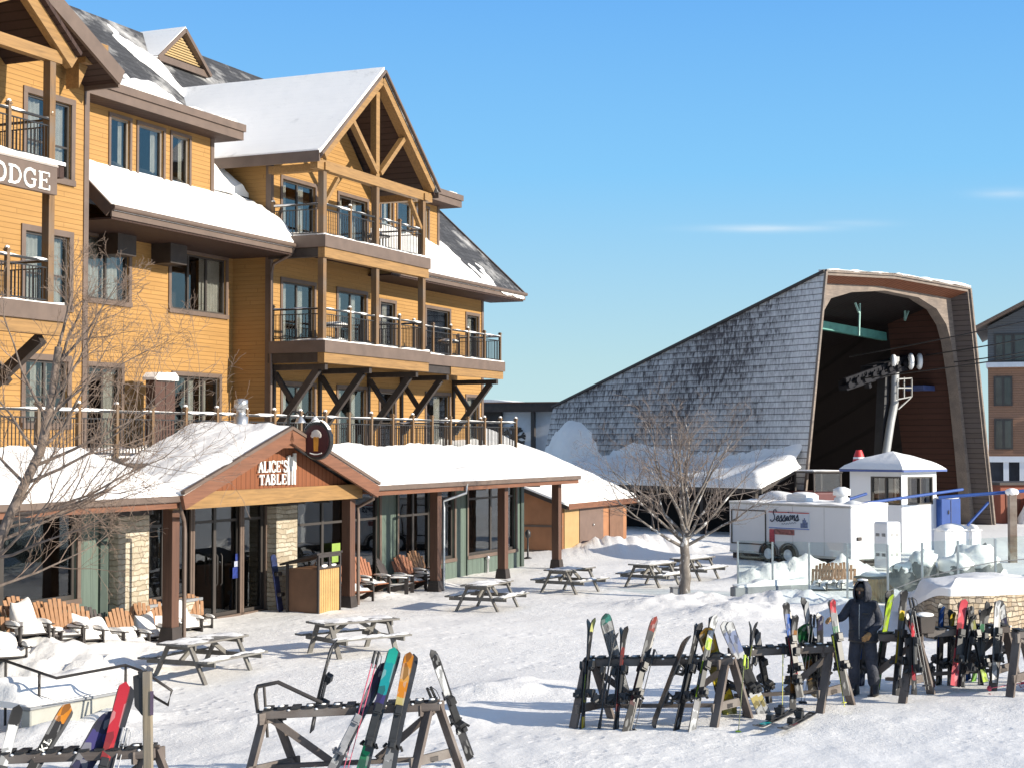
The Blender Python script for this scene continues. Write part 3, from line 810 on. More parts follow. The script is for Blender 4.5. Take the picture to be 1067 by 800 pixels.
for u in (28.6, 36.45, UEND-0.12): mb = LM(); mb.box(u-0.12, u+0.12, YS-0.06, YS-0.002, -0.3, 3.4); mb.build('corner_board', dgt, lodge)
for o in (oC, oD, oE): mb = LM(); mb.box(o[0]-0.14, o[0]-0.115, YS-0.05, YS-0.002, -0.3, 3.4); mb.build('corner_board', dgt, lodge)
def shopwin(y, o, nx, nz, low=None, **k):
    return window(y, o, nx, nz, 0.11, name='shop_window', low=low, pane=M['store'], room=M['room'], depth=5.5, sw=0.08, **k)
shopwin(YS, oA, 6, 1)
shopwin(YS, oB, 3, 2, 0.62); shopwin(YS, oC, 2, 2, 0.62); shopwin(YS, oD, 1, 2, 0.62); shopwin(YS, oE, 2, 2, 0.68)
# stone piers and the recessed entrance
for (a, b) in ((28.85, 29.95), (35.25, 36.25)):
    mb = LM(); mb.box(a, b, 21.75, 22.3, -0.3, 2.62); mb.build('stone_pier', M['stone'], lodge, 0.02)
    mb = LM(); mb.box(a-0.05, b+0.05, 21.72, 22.3, 2.621, 3.75); mb.build('pier_top_shade', M['dark'], lodge)  # near black box above the stone, standing in for shade on the pier top
mb = LM(); mb.box(29.95, 32.02, 21.8, 22.2, -0.3, 0.55); mb.build('stone_plinth', M['stone'], lodge, 0.02)
mb = LM(); mb.box(29.951, 32.05, 21.76, 22.2, 0.551, 0.62); mb.build('plinth_cap', M['concrete'], lodge, 0.01)
YST = 22.08
oF1 = [30.0, 32.0, 0.64, 3.3]; oF2 = [32.05, 34.1, 0.05, 3.3]; oF3 = [34.15, 35.2, 0.05, 3.3]
wall('wall', YST, 29.95, 35.25, -0.3, 3.75, [oF1, oF2, oF3], M['dark'])
shopwin(YST, oF1, 2, 2, 0.63); shopwin(YST, oF3, 1, 2, 0.7)
ent = shopwin(YST, oF2, 2, 2, 0.7); ent.name = 'entrance_door'
mb = LM()
for u in (32.98, 33.17): mb.tube([(u, YST-0.05, 0.8), (u, YST-0.09, 0.85), (u, YST-0.09, 1.5), (u, YST-0.05, 1.55)], 0.012, 6)
mb.build('handle', M['sash'], ent)
# the restaurant room behind the glass
mb = LM()
mb.box(13.0, UEND-0.05, 27.6, 27.7, 0, 3.4); mb.box(13, UEND-0.05, 22.2, 27.6, -0.06, 0.0)
mb.build('room_wall', M['roomlight'], lodge)
# porch posts
uposts = [W(178, 600, YP)[0], W(363, 580, YP)[0], W(454, 560, YP)[0], W(524, 550, YP)[0], W(580, 540, YP)[0]]
for a in (uposts[0]-7, uposts[0]-14): uposts.append(a)
for i, u in enumerate(uposts):
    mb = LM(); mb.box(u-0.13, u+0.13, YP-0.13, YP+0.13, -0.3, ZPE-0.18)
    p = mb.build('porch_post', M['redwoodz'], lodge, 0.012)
    mb = LM()
    mb.add([(u-0.21, YP-0.21, -0.2), (u+0.21, YP-0.21, -0.2), (u+0.21, YP+0.21, -0.2), (u-0.21, YP+0.21, -0.2),
            (u-0.15, YP-0.15, 0.3), (u+0.15, YP-0.15, 0.3), (u+0.15, YP+0.15, 0.3), (u-0.15, YP+0.15, 0.3)],
           [(0,3,2,1),(4,5,6,7),(0,1,5,4),(1,2,6,5),(2,3,7,6),(3,0,4,7)])
    mb.build('post_foot', M['dark'], p)
mb = LM()
mb.box(13, UEND-0.1, YP-0.1, YP+0.1, ZPE-0.18, ZPE+0.06)
mb.build('porch_beam', M['redwood'], lodge)
UG, HG, YGF, ZG, YGW = 32.68, 4.25, 19.85, 4.5, 20.28      # entrance gable
gs = (ZG-(ZPE+0.08))/HG
slope_p = (ZTE+0.02-ZPE)/(22.5-YEV)
pz = lambda y: ZPE + (y-YEV)*slope_p
for a, b in ((13, UG-HG+0.06), (UG+HG-0.06, UEND)):
    mb = LM(); mb.plate([(a, YEV, pz(YEV)), (b, YEV, pz(YEV)), (b, 22.6, pz(22.6)), (a, 22.6, pz(22.6))], 0.14); mb.build('porch_roof', M['shingle'], lodge)
    mb = LM(); mb.box(a, b+0.02, YEV-0.05, YEV-0.001, ZPE-0.21, ZPE+0.03); mb.build('fascia', M['redwood'], lodge)
    mb = LM(); mb.box(a, b+0.02, YEV-0.15, YEV-0.052, ZPE-0.08, ZPE+0.05); mb.build('gutter', M['trim'], lodge, 0.015)
    mb = LM(); mb.box(a+0.01, b-0.01, YEV+0.0, YS-0.01, ZPE-0.15, ZPE-0.1); mb.build('soffit', M['redwood'], lodge)
mb = LM(); mb.plate([(UG-HG+0.4, YGW+0.13, ZPE-0.08), (UG+HG-0.4, YGW+0.13, ZPE-0.08), (UG+HG-0.06, 23.2, ZPE-0.02), (UG-HG+0.06, 23.2, ZPE-0.02)], 0.05); mb.build('soffit', M['soffit'], lodge)
mb = LM(); mb.plate([(UEND, YEV+0.02, ZPE-0.2), (UEND, YEV+0.02, ZPE+0.0), (UEND, 22.6, ZTE-0.01), (UEND, 22.6, ZPE-0.2)], 0.05); mb.build('fascia', M['redwood'], lodge)
# terrace deck
mb = LM(); mb.box(13, 52.4, 22.45, 29.0, ZT-0.12, ZT); mb.build('terrace_deck', M['dark'], lodge)
mb = LM(); mb.box(UEND+0.01, 52.4, 22.5, 27.9, ZT-0.5, ZT-0.121); mb.build('deck_beam', M['trim'], lodge)
YRL = 22.6
railing([(14.0, YRL), (52.3, YRL), (52.3, 28.0)], ZT, 1.07, 1.3, name='terrace_railing')
snow_slab(lambda s, q: V((13+39.3*s, 22.7+5.0*q, ZT)), lambda s, q, p: 0.12+0.16*nz3(p, 0.7)+0.1*nz3(p, 2.0)+0.15*sstep(0.4, 0, s), 150, 12)
# gable roof of the entrance
for sgn in (-1, 1):
    mb = LM()
    mb.plate([(UG, YGF, ZG), (UG+sgn*HG, YGF, ZG-gs*HG), (UG+sgn*HG, 22.5, ZG-gs*HG), (UG, 22.5, ZG)], 0.1)
    mb.build('entrance_roof', M['shingle'], lodge)
mb = LM()
for sgn in (-1, 1): mb.bar((UG+sgn*(HG+0.02), YGF-0.04, ZG-gs*HG-0.18), (UG-sgn*0.05, YGF-0.04, ZG-0.13), 0.08, 0.29, (0, 1, 0) if False else (0, 0, 1))
mb.build('rake_board', M['redwood'], lodge)
mb = LM()
for sgn in (-1, 1): mb.bar((UG+sgn*(HG+0.05), YGF-0.06, ZG-gs*HG+0.03), (UG, YGF-0.06, ZG+0.05), 0.1, 0.07)
mb.build('drip_edge', M['trim'], lodge)
mb = LM()
zb = ZPE-0.10
mb.prism([(UG-HG+0.35, zb), (UG+HG-0.35, zb), (UG+HG-0.35, zb+0.1), (UG, ZG-0.12), (UG-HG+0.35, zb+0.1)], YGW, YGW+0.12)
mb.build('gable_wall', M['gablewood'], lodge)
mb = LM(); mb.box(UG-HG+0.15, UG+HG-0.15, YGW-0.12, YGW-0.003, zb-0.16, zb+0.2); mb.build('gable_beam', M['beam'], lodge)
mb = LM(); mb.box(UG-0.45, UG+0.45, YGF+0.02, YGF+0.1, ZG-0.42, ZG-0.2); mb.build('gable_tie', M['redwood'], lodge)
# snow on the porch roofs
def hporch(s, q, p):
    bare = gauss(p.x, p.y, 43.5, 21.0, 1.0, 0.33, 0.30)*(0.8+0.5*nz3(p, 2.5))
    return (0.05+0.16*sstep(0, 0.35, q)+0.07*nz3(p, 0.7)+0.03*nz3(p, 2.4)+0.012*nz3(p, 6))*sstep(1.02, 0.98, q*0+0.0) - bare*0.8 + 0.03
snow_slab(lambda s, q: V((13+(UG-HG+0.1-13)*s, YEV-0.1+2.65*q, pz(YEV-0.1+2.65*q))), hporch, 140, 24)
snow_slab(lambda s, q: V((UG+HG-0.1+(UEND+0.06-UG-HG+0.1)*s, YEV-0.1+2.65*q, pz(YEV-0.1+2.65*q))), hporch, 180, 28)
for sgn in (-1, 1):
    snow_slab(lambda s, q: V((UG+sgn*HG*s, YGF-0.06+2.75*q, ZG-gs*HG*s)),
              lambda s, q, p: 0.05+0.11*sstep(0, 0.25, q)+0.05*nz3(p, 0.8)+0.03*nz3(p, 2.6)+0.012*nz3(p, 6), 70, 40)
# gutters' down pipes
for (u, a) in ((uposts[0]+0.32, UG-HG+0.05), (uposts[1]+0.3, UG+HG-0.05), (uposts[2]+0.28, uposts[2]+0.75)):
    mb = LM()
    mb.tube([(a, YEV-0.12, ZPE-0.02), (a, YEV-0.1, ZPE-0.28), (u, YP-0.1, ZPE-0.5), (u, YP-0.12, ZPE-0.7), (u, YP-0.12, 0.05)], 0.045, 8)
    mb.build('downpipe', M['galv'] if a < u+1 and u > 40 else M['trim'], lodge)
# vent pipe on the porch roof
u, z = W(251, 441, 21.4)
mb = LM(); z0 = z-0.02
mb.lathe([(0.17, z0-0.1), (0.17, z0+0.18), (0.11, z0+0.2), (0.11, z0+0.38), (0.165, z0+0.39), (0.165, z0+0.58), (0.05, z0+0.61)], (u, 21.4, 0), 14)
mb.build('vent_pipe', M['galv'], lodge)
# brown cabinet with a snowy top standing on the terrace
tb = thing('storage_cabinet', 'brown cabinet capped with snow on the terrace between two lodge windows', 'cabinet', lodge_pt(37.4, 28.4, ZT), LRZ)
a, zt = W(156, 394, 28.2); b, _ = W(177, 394, 28.2)
CB = V((37.4, 28.4, ZT))
mb = MB(CB); mb.box(a, b, 28.0, 28.35, ZT, zt); mb.build('body', plain('red brown cabinet', (0.065, 0.028, 0.018), 0.6, 0.2), tb, 0.02)
mb = MB(CB); mb.box((a+b)/2-0.012, (a+b)/2+0.012, 27.985, 27.999, ZT+0.1, zt-0.1); mb.box(a+0.1, b-0.1, 27.98, 27.999, zt-0.1, zt-0.05); mb.build('door', M['dark'], tb)
snow_slab(lambda s, q: V((a-0.08+(b-a+0.16)*s, 27.94+0.46*q, zt)), lambda s, q, p: 0.14*sstep(0, 0.15, s)*sstep(0, 0.15, 1-s)+0.03+0.04*nz3(p, 2), 14, 8, tb, 'snow', off=CB)

# ---- lettering -----------------------------------------------------------
# each letter is a list of strokes (points, width) in a unit box, serifs included
GL = {
 'A': [([(0.08,0),(0.5,1)],.09), ([(0.5,1),(0.92,0)],.2), ([(0.24,.36),(0.76,.36)],.08), ([(-.04,.02),(.26,.02)],.06), ([(.72,.02),(1.06,.02)],.06)],
 'L': [([(.22,0),(.22,1)],.2), ([(.02,.97),(.45,.97)],.06), ([(.02,.03),(.92,.03)],.08), ([(.9,0),(.9,.28)],.08)],
 'I': [([(.5,0),(.5,1)],.22), ([(.2,.97),(.8,.97)],.06), ([(.2,.03),(.8,.03)],.06)],
 'C': [([(.92,.74),(.78,.93),(.52,1.0),(.26,.9),(.12,.68),(.1,.5),(.12,.32),(.26,.1),(.52,0),(.78,.06),(.94,.24)],.14), ([(.92,.66),(.92,.98)],.07)],
 'E': [([(.2,0),(.2,1)],.2), ([(.02,.97),(.88,.97)],.07), ([(.2,.52),(.66,.52)],.07), ([(.02,.03),(.92,.03)],.07), ([(.87,1),(.87,.76)],.08), ([(.66,.4),(.66,.64)],.07), ([(.9,0),(.9,.28)],.08)],
 'S': [([(.84,.78),(.7,.95),(.48,1.0),(.24,.93),(.16,.76),(.28,.6),(.55,.5),(.8,.38),(.86,.2),(.72,.05),(.48,0),(.24,.05),(.12,.24)],.14), ([(.84,.7),(.84,1)],.06), ([(.12,0),(.12,.3)],.06)],
 'T': [([(.5,0),(.5,1)],.2), ([(.04,.96),(.96,.96)],.08), ([(.06,1),(.06,.74)],.08), ([(.94,1),(.94,.74)],.08), ([(.28,.03),(.72,.03)],.06)],
 'B': [([(.22,0),(.22,1)],.2), ([(.04,.97),(.6,.97),(.8,.88),(.82,.7),(.64,.54),(.22,.53)],.1), ([(.6,.53),(.84,.42),(.88,.24),(.76,.07),(.55,.03),(.04,.03)],.11)],
 'O': [([(.5,1),(.24,.92),(.1,.7),(.08,.5),(.1,.3),(.24,.08),(.5,0),(.76,.08),(.9,.3),(.92,.5),(.9,.7),(.76,.92),(.5,1)],.15)],
 'D': [([(.2,0),(.2,1)],.2), ([(.02,.97),(.5,.97),(.78,.85),(.92,.6),(.92,.4),(.78,.15),(.5,.03),(.02,.03)],.12)],
 'G': [([(.88,.76),(.74,.94),(.5,1.0),(.24,.9),(.1,.68),(.08,.5),(.12,.3),(.26,.08),(.52,0),(.76,.06),(.86,.14),(.86,.42)],.14), ([(.62,.44),(1.0,.44)],.07), ([(.88,.68),(.88,1)],.07)],
 "'": [([(.5,1.05),(.42,.74)],.2)],
 'K': [([(.2,0),(.2,1)],.2), ([(.25,.45),(.9,1)],.14), ([(.42,.55),(.95,0)],.2)],
 'l': [([(.3,0),(.3,1)],.24), ([(.3,.1),(.9,.1)],.2)],
}
def letters(mb, text, x, z, h, wd, y, dp=0.03, gap=1.12, place=None):
    place = place or (lambda a, c, d: V((a, y - d, c)))
    for ch in text:
        w = wd*(0.42 if ch in "I'" else 1.0)
        if ch == ' ': x += wd*0.6; continue
        for pts, sw in GL[ch]:
            pp = [(x + a*w if ch not in "I'" else x+(a-.5)*wd*0.8+w/2, z + b*h) for a, b in pts]
            hw = sw*0.5*min(h, wd*1.15)*1.15
            for (ax, az), (bx, bz) in zip(pp, pp[1:]):
                L = math.hypot(bx-ax, bz-az)
                if L < 1e-6: continue
                ex = hw*0.25 if len(pp) > 2 else 0
                dx, dz = (bx-ax)/L, (bz-az)/L
                ax2, az2, bx2, bz2 = ax-dx*ex, az-dz*ex, bx+dx*ex, bz+dz*ex
                nx, nzz = -dz*hw, dx*hw
                q = [(ax2+nx, az2+nzz), (bx2+nx, bz2+nzz), (bx2-nx, bz2-nzz), (ax2-nx, az2-nzz)]
                vs = [place(a, c, dp) for a, c in q] + [place(a, c, 0) for a, c in q]
                mb.add(vs, [(0,1,2,3),(7,6,5,4),(0,4,5,1),(1,5,6,2),(2,6,7,3),(3,7,4,0)])
        x += w*gap
    return x
# restaurant sign on the gable
yl = YGW-0.004
a, za = W(267, 492, yl); b, _ = W(297, 492, yl)
_, z1 = W(280, 480, yl); _, z2_ = W(280, 491.5, yl); _, z3_ = W(280, 494, yl); _, z4_ = W(280, 504.5, yl)
gs_t = thing('restaurant_sign', 'white serif letters ALICE\'S TABLE with knife and fork on the red brown gable', 'sign', lodge_pt((a+b)/2, yl, z4_), LRZ)
SB = V(((a+b)/2, yl, z4_))
mb = MB(SB)
wL = (b-a)/(5.5*1.14)
letters(mb, "ALICE'S", a, z2_, z1-z2_, wL, yl-0.03, 0.035, 1.12)
letters(mb, "TABLE", a+0.05, z4_, z3_-z4_, wL*1.06, yl-0.03, 0.035, 1.14)
mb.build('lettering', M['letters'], gs_t)
uk, zk = W(299, 475, yl); uf, _ = W(306, 475, yl); _, zk2 = W(301, 504.5, yl)
mb = MB(SB)
mb.prism([(uk-0.05, zk2), (uk+0.04, zk2), (uk+0.05, zk2+0.35), (uk+0.07, zk2+0.7), (uk-0.04, zk), (uk-0.06, zk2+0.4)], yl-0.06, yl-0.02)
for dx in (0.16, 0.28):
    f = uk+dx
    mb.prism([(f-0.03, zk2), (f+0.03, zk2), (f+0.035, zk2+0.4), (f-0.035, zk2+0.4)], yl-0.06, yl-0.02)
    for k in (-0.045, 0, 0.045): mb.box(f+k-0.012, f+k+0.012, yl-0.058, yl-0.02, zk2+0.4, zk2+0.66 if dx < 0.2 else zk2+0.74)
    mb.box(f-0.057, f+0.057, yl-0.059, yl-0.02, zk2+0.36, zk2+0.44)
mb.build('cutlery', M['letters'], gs_t)
# LODGE sign board along the upper left balcony
yb = YB-0.32
ur, zt = W(60, 176, yb); _, zb = W(60, 204, yb)
ud, zD1 = W(8, 173.5, yb); ue_, zE0 = W(54, 199.5, yb); _, zE1 = W(54, 181.5, yb)
ls = thing('lodge_sign', 'brown board with cream serif letters ending ODGE under the upper left balcony', 'sign', lodge_pt(ur-3, yb, zb), LRZ)
SB = V((ur-3, yb, zb))
mb = MB(SB); mb.box(ur-5.2, ur, yb, yb+0.12, zb, zt+0.02); mb.build('board', M['trim'], ls, 0.01)
mb = MB(SB); mb.box(ur-5.22, ur+0.02, yb-0.01, yb+0.11, zt+0.021, zt+0.07); mb.build('rim', plain('pale rim', (0.3, 0.26, 0.23), 0.6, 0.1), ls)
lh = zE1-zE0
wl = (ue_-ud)/(3*1.17)
mb = MB(SB)
letters(mb, 'LODGE', ud-2*wl*1.17, zE0, lh, wl, yb, 0.03, 1.17)
mb.build('lettering', M['letters'], ls)
snow_slab(lambda s, q: V((ur-5.2+5.2*s, yb+0.0+0.14*q, zt+0.071)), lambda s, q, p: 0.05+0.04*nz3(p, 2), 40, 3, ls, 'snow', off=SB)
# oval beer sign on a bracket
yo = 19.5
us, zs = W(331, 459, yo)
bs = thing('beer_sign', 'dark oval hanging sign with a full beer glass above the restaurant gable', 'sign', lodge_pt(us, yo, zs), LRZ)
rw, rh = 0.40, 0.45
def ellip(rx, rz_, x0, x1, n=28):
    m = MB(); vs = []
    for x in (x0, x1):
        vs += [(x, rx*math.cos(2*math.pi*i/n), rz_*math.sin(2*math.pi*i/n)) for i in range(n)]
    m.add(vs, [tuple(range(n)), tuple(range(n, 2*n))[::-1]] + [((i+1) % n, i, n+i, n+(i+1) % n) for i in range(n)])
    return m
ellip(rw, rh, -0.07, 0.07).build('case', plain('black sign rim', (0.02, 0.018, 0.018), 0.35, 0.1, 4, 0), bs, 0.02)
for s in (-1, 1):
    ellip(rw*0.84, rh*0.84, s*0.071, s*0.078).build('face', plain('maroon sign face', (0.055, 0.012, 0.014), 0.35, 0.2, 6, 0), bs)
    m = MB()
    m.add([(s*0.085, -0.07, 0.1), (s*0.085, 0.07, 0.1), (s*0.085, 0.055, -0.24), (s*0.085, -0.055, -0.24),
           (s*0.079, -0.07, 0.1), (s*0.079, 0.07, 0.1), (s*0.079, 0.055, -0.24), (s*0.079, -0.055, -0.24)],
          [(0,1,2,3),(0,4,5,1),(1,5,6,2),(2,6,7,3),(3,7,4,0)])
    m.build('beer_glass', plain('amber beer', (0.55, 0.24, 0.03), 0.35, 0.25, 6, 0), bs)
    m = MB()
    m.blob((s*0.08, 0.0, 0.17), (0.012, 0.13, 0.09), 2, 0.15, 14, 8); m.blob((s*0.08, 0.09, 0.12), (0.011, 0.06, 0.05), 3, 0.1); m.blob((s*0.08, -0.1, 0.13), (0.011, 0.05, 0.06), 4, 0.1)
    m.build('foam', plain('cream foam', (0.62, 0.56, 0.48), 0.6, 0.08), bs)
    m = MB()
    m.tube([(s*0.082, -0.16+0.32*i/8, -0.285-0.03*math.sin(math.pi*i/8)) for i in range(9)], 0.014, 5); m.build('scroll', M['letters'], bs)
m = MB()
m.tube([(0.0, rw+0.02, 0.2), (0.0, rw+0.5, 0.2)], 0.03, 6); m.tube([(0, rw+0.02, -0.15), (0, rw+0.4, -0.15)], 0.025, 6)
m.tube([(0, rw+0.4, 0.62), (0, rw+0.4, -0.2)], 0.035, 6)
m.build('bracket', M['iron'], bs)
m = MB()
vs = lambda s, q: V((-0.07+0.14*q, rw*1.0*math.cos(math.pi*(0.2+0.6*s)), rh*math.sin(math.pi*(0.2+0.6*s)) + 0.05*math.sin(math.pi*s)))
m.grid(vs, 16, 2); m.build('snow', M['snow'], bs)
for k, dx in enumerate((-0.34, 0.42)):
    ulm = us + dx*0.9
    lm = thing('sign_lamp', ['small black goose neck lamp left of the oval beer sign', 'small black goose neck lamp right of the oval beer sign'][k], 'lamp', lodge_pt(ulm, yo+0.35, zs+0.42), LRZ, 'goose neck lamps by the beer sign')
    m = MB(); m.tube([(0, 0.25, -0.2), (0, 0.25, 0.15), (0, 0.15, 0.27), (0, 0.0, 0.25), (0, -0.06, 0.16)], 0.022, 6); m.build('neck', M['iron'], lm)
    m = MB(); m.lathe([(0.03, 0.16), (0.06, 0.12), (0.13, 0.02), (0.135, 0.0), (0.11, 0.0)], (0, -0.06, 0), 14); m.build('shade', M['white'] if k else M['galv'], lm)
# bell lamps under the porch
bl = None
names = ['black bell lamp hanging at the far open end of the porch', 'black bell lamp hanging near the third porch post', 'black bell lamp hanging under the right half of the entrance gable',
         'black bell lamp hanging before the stone pier right of the entrance', 'black bell lamp hanging beside the last porch window']
for k, (px, py) in enumerate(((556, 502), (421, 508), (335, 517), (309, 518), (499, 505))):
    yy = 21.1
    u, z = W(px, py, yy)
    o = thing('pendant_lamp', names[k], 'lamp', lodge_pt(u, yy, z), LRZ, 'bell lamps under the porch roof') if True else None
    if k == 0: o.location = lodge_pt(UEND-0.15, 21.0, z) if False else o.location
    m = MB(); m.tube([(0, 0, 0.05), (0, 0, max(0.3, pz(yy)-z-0.1))], 0.025, 6); m.build('stem', M['iron'], o)
    m = MB(); m.lathe([(0.05, 0.12), (0.07, 0.06), (0.11, -0.02), (0.22, -0.12), (0.235, -0.15), (0.2, -0.15)], (0, 0, 0), 16); m.build('shade', M['iron'], o)

# ================================================================== SNOWY GROUND
def rackmounds(x, y):
    h = 0
    for (cx, cy, sx, sy, a) in MOUNDS: 
        if abs(x-cx) < 3*sx and abs(y-cy) < 3*sy: h += gauss(x, y, cx, cy, sx, sy, a)
    return h
def md(px, py, sx, sy, a):
    p = G(px, py); MOUNDS.append((p.x, p.y, sx, sy, a))
MOUNDS = []
md(260, 757, 1.2, 0.5, 0.14); md(440, 752, 1.3, 0.7, 0.2); md(520, 722, 1.1, 0.6, 0.2); md(380, 742, 1.6, 0.5, 0.16)
md(690, 632, 1.3, 0.9, 0.28); md(735, 628, 0.9, 0.7, 0.22)
md(30, 702, 1.0, 1.1, 0.5); md(90, 706, 1.3, 0.9, 0.42); md(120, 680, 1.0, 0.7, 0.25); md(55, 688, 0.8, 0.6, 0.3); md(10, 690, 0.8, 0.8, 0.3)
md(170, 650, 0.9, 1.2, 0.2); md(600, 577, 1.6, 1.5, 0.15); md(640, 574, 1.6, 1.6, 0.55); md(690, 570, 2.2, 1.4, 0.6)
md(795, 606, 0.9, 0.5, 0.5); md(836, 604, 0.95, 0.7, 0.75); md(885, 602, 0.9, 0.6, 0.65); md(770, 640, 1.4, 1.0, 0.28); md(830, 632, 1.6, 0.9, 0.45); md(880, 640, 1.0, 0.8, 0.35); md(545, 712, 0.5, 0.35, 0.12)
md(480, 622, 0.6, 0.5, 0.08); md(440, 610, 0.9, 0.5, 0.2); md(66, 768, 1.0, 0.45, 0.26); md(112, 752, 0.8, 0.45, 0.22); md(395, 622, 0.8, 0.6, 0.15); md(320, 637, 0.4, 0.3, 0.15)
WALLP = [G(936, 640), G(948, 655), G(966, 664), G(990, 668), G(1030, 667), G(1080, 664), G(1160, 659)]   # foot of the stone retaining wall
def side_of_wall(x, y):           # >0 behind (above) the stone wall
    best = None
    for p, q in zip(WALLP, WALLP[1:]):
        dx, dy = q.x-p.x, q.y-p.y
        L = math.hypot(dx, dy)
        t = ((x-p.x)*dx+(y-p.y)*dy)/(L*L)
        tc = min(1, max(0 if p is not WALLP[0] else 0, t))
        d = math.hypot(x-p.x-dx*tc, y-p.y-dy*tc)
        sg = (dx*(y-p.y)-dy*(x-p.x))/L
        if best is None or d < abs(best[0]): best = (d if sg > 0 else -d, t, p is WALLP[0])
    return best
def TERR(x): return 0.42 + 0.62*sstep(7.7, 8.9, x)
def ground(x, y):
    h = g0(x, y) + rackmounds(x, y)
    near = 1 - sstep(70, 140, y)
    h += near*(0.03*noise.fractal(V((x*0.3, y*0.3, 0.2)), 1.0, 2.0, 4) + 0.011*noise.fractal(V((x*1.9, y*1.9, 3)), 0.9, 2.0, 3))
    # trampled, cloddy snow round the ski racks and along the snow banks
    if y < 27:
        tr = (1-sstep(23.5, 27, y))*sstep(17, 19.5, y)
        h += tr*(0.035*abs(noise.fractal(V((x*2.6, y*2.6, 5)), 0.8, 2.0, 4)) + 0.02*max(0, noise.noise(V((x*5.5, y*5.5, 2)))))
    m = rackmounds(x, y)
    if m > 0.05: h += min(0.5, m)*0.4*noise.fractal(V((x*2.6, y*2.6, 9)), 0.9, 2.0, 4)
    # the raised bank behind the stone wall, falling back to the level of the lift yard
    if x > 5.5 and 24 < y < 60:
        b = side_of_wall(x, y)
        d, t, first = b
        if d > 0.12:
            f = sstep(0.12, 0.5, d)*(1-sstep(7, 14, d))
            e = sstep(-0.9, 0.6, t) if first else 1.0
            h += f*e*(TERR(x) + 0.10*sstep(0.5, 2.2, d) + 0.10*noise.fractal(V((x*0.8, y*0.8, 1)), 1.0, 2.0, 4))
    return h
def axis(lo, hi, a, b, st):
    r = []; x = a
    while x <= b: r.append(x); x += st
    k = st; x = b
    while x < hi: k *= 1.28; x += k; r.append(min(x, hi))
    k = st; x = a; l = []
    while x > lo: k *= 1.28; x -= k; l.append(max(x, lo))
    return l[::-1] + r
xs = axis(-2500, 2500, -12, 18, 0.125); ys = axis(-300, 4000, 14.5, 56, 0.16)
vs = [(x, y, ground(x, y)) for y in ys for x in xs]
n = len(xs)
me = bpy.data.meshes.new('snow_ground')
me.from_pydata(vs, [], [(j*n+i, j*n+i+1, (j+1)*n+i+1, (j+1)*n+i) for j in range(len(ys)-1) for i in range(n-1)])
me.polygons.foreach_set('use_smooth', [True]*len(me.polygons)); me.materials.append(M['snowg'])
gr = bpy.data.objects.new('snow_ground', me); COL.objects.link(gr); kind(gr)
def onG(px, py, dz=0.0):
    p = G(px, py); return V((p.x, p.y, ground(p.x, p.y)+dz))
# ================================================================== LIFT TERMINAL
PH = R(41.5)
wv, av = V((math.cos(PH), math.sin(PH), 0)), V((-math.sin(PH), math.cos(PH), 0))
TO = V((14.4, 75, 0))
def TP(px, py, back=0.0):          # pixel on the front plane (or one set back) in terminal coordinates
    o = TO + av*back
    p = VP(px, py, o, av)
    d = p - TO
    return V((d.dot(wv), d.dot(av), p.z))
term = thing('lift_terminal', 'tall barn shaped lift terminal with snow dusted shingles and an arched open front', 'lift station', TO, PH)
TL, TM, TR = TP(860, 283), TP(932, 287), TP(1010, 301)
BL, BR = TP(833, 545), TP(1036, 556)
BL.z = -0.3; BR.z = -0.3
# make the foot line continue to the ground
def foot(t, b, py_b=None):
    return b
LEN = 19.6
def bk(p, f):                      # point of the outline carried to the rear, where the shell is lower
    ztop = 6.15
    z = -0.3 + (p.z+0.3)*(ztop+0.3)/(TL.z+0.3)
    cx = (BL.x+BR.x)/2
    k = 0.82
    full = V((cx+(p.x-cx)*k, LEN, z))
    return V((p.x, 0, p.z)).lerp(full, f)
outl = [BL, TL, TM, TR, BR]
TH_ = 0.35
cxm = (BL.x+BR.x)/2
def inn(p): return V((p.x + (0.16 if p.x < cxm else -0.16), 0, p.z-0.16 if p.z > 1 else p.z))
def tshell(mb, a, b, f0, f1, off=0.0, sub=24):
    fn = lambda p: inn(p) if off else p
    mb.grid(lambda s, q: bk(fn(a), f0+(f1-f0)*s).lerp(bk(fn(b), f0+(f1-f0)*s), q), sub, 12, 0, False)
barn_sh = None
t = NT('snow caught barn shingles')
o = t.xyz()
RH = 0.29
row = t.math('FLOOR', t.math('MULTIPLY', o[2], 1/RH)); frz = t.math('FRACT', t.math('MULTIPLY', o[2], 1/RH))
wr = t.new('ShaderNodeTexWhiteNoise', noise_dimensions='1D'); t.link(row, wr.inputs['W'])
colx = t.math('ADD', t.math('MULTIPLY', o[1], 1/0.19), t.math('MULTIPLY', wr.outputs[0], 7.0))
colx = t.math('ADD', colx, t.math('MULTIPLY', t.noise(2.1, 2, 0.5, t.comb(o[1], row, 0.0)), 1.6))
cell = t.math('FLOOR', colx); frx = t.math('FRACT', colx)
wc = t.new('ShaderNodeTexWhiteNoise', noise_dimensions='2D'); t.link(t.comb(cell, row, 0.0), wc.inputs['Vector'])
base = t.ramp(wc.outputs[0], [(0.0, (0.055, 0.046, 0.048)), (0.5, (0.09, 0.078, 0.078)), (1.0, (0.13, 0.115, 0.11))])
n1 = t.noise(1.0, 5, 0.7, t.comb(t.math('MULTIPLY', o[1], 9.0), t.math('MULTIPLY', o[2], 2.4), 0.0))
n2 = t.noise(0.16, 3, 0.55, t.comb(o[1], o[2], 0.0)); n3 = t.noise(0.9, 4, 0.6, t.comb(o[1], o[2], 0.0))
fac = t.math('ADD', t.math('MULTIPLY', n1, 1.55), t.math('MULTIPLY', wc.outputs[0], 0.16))
fac = t.math('ADD', fac, t.math('ADD', t.math('MULTIPLY', n2, 1.1), t.math('MULTIPLY', n3, 0.35)))
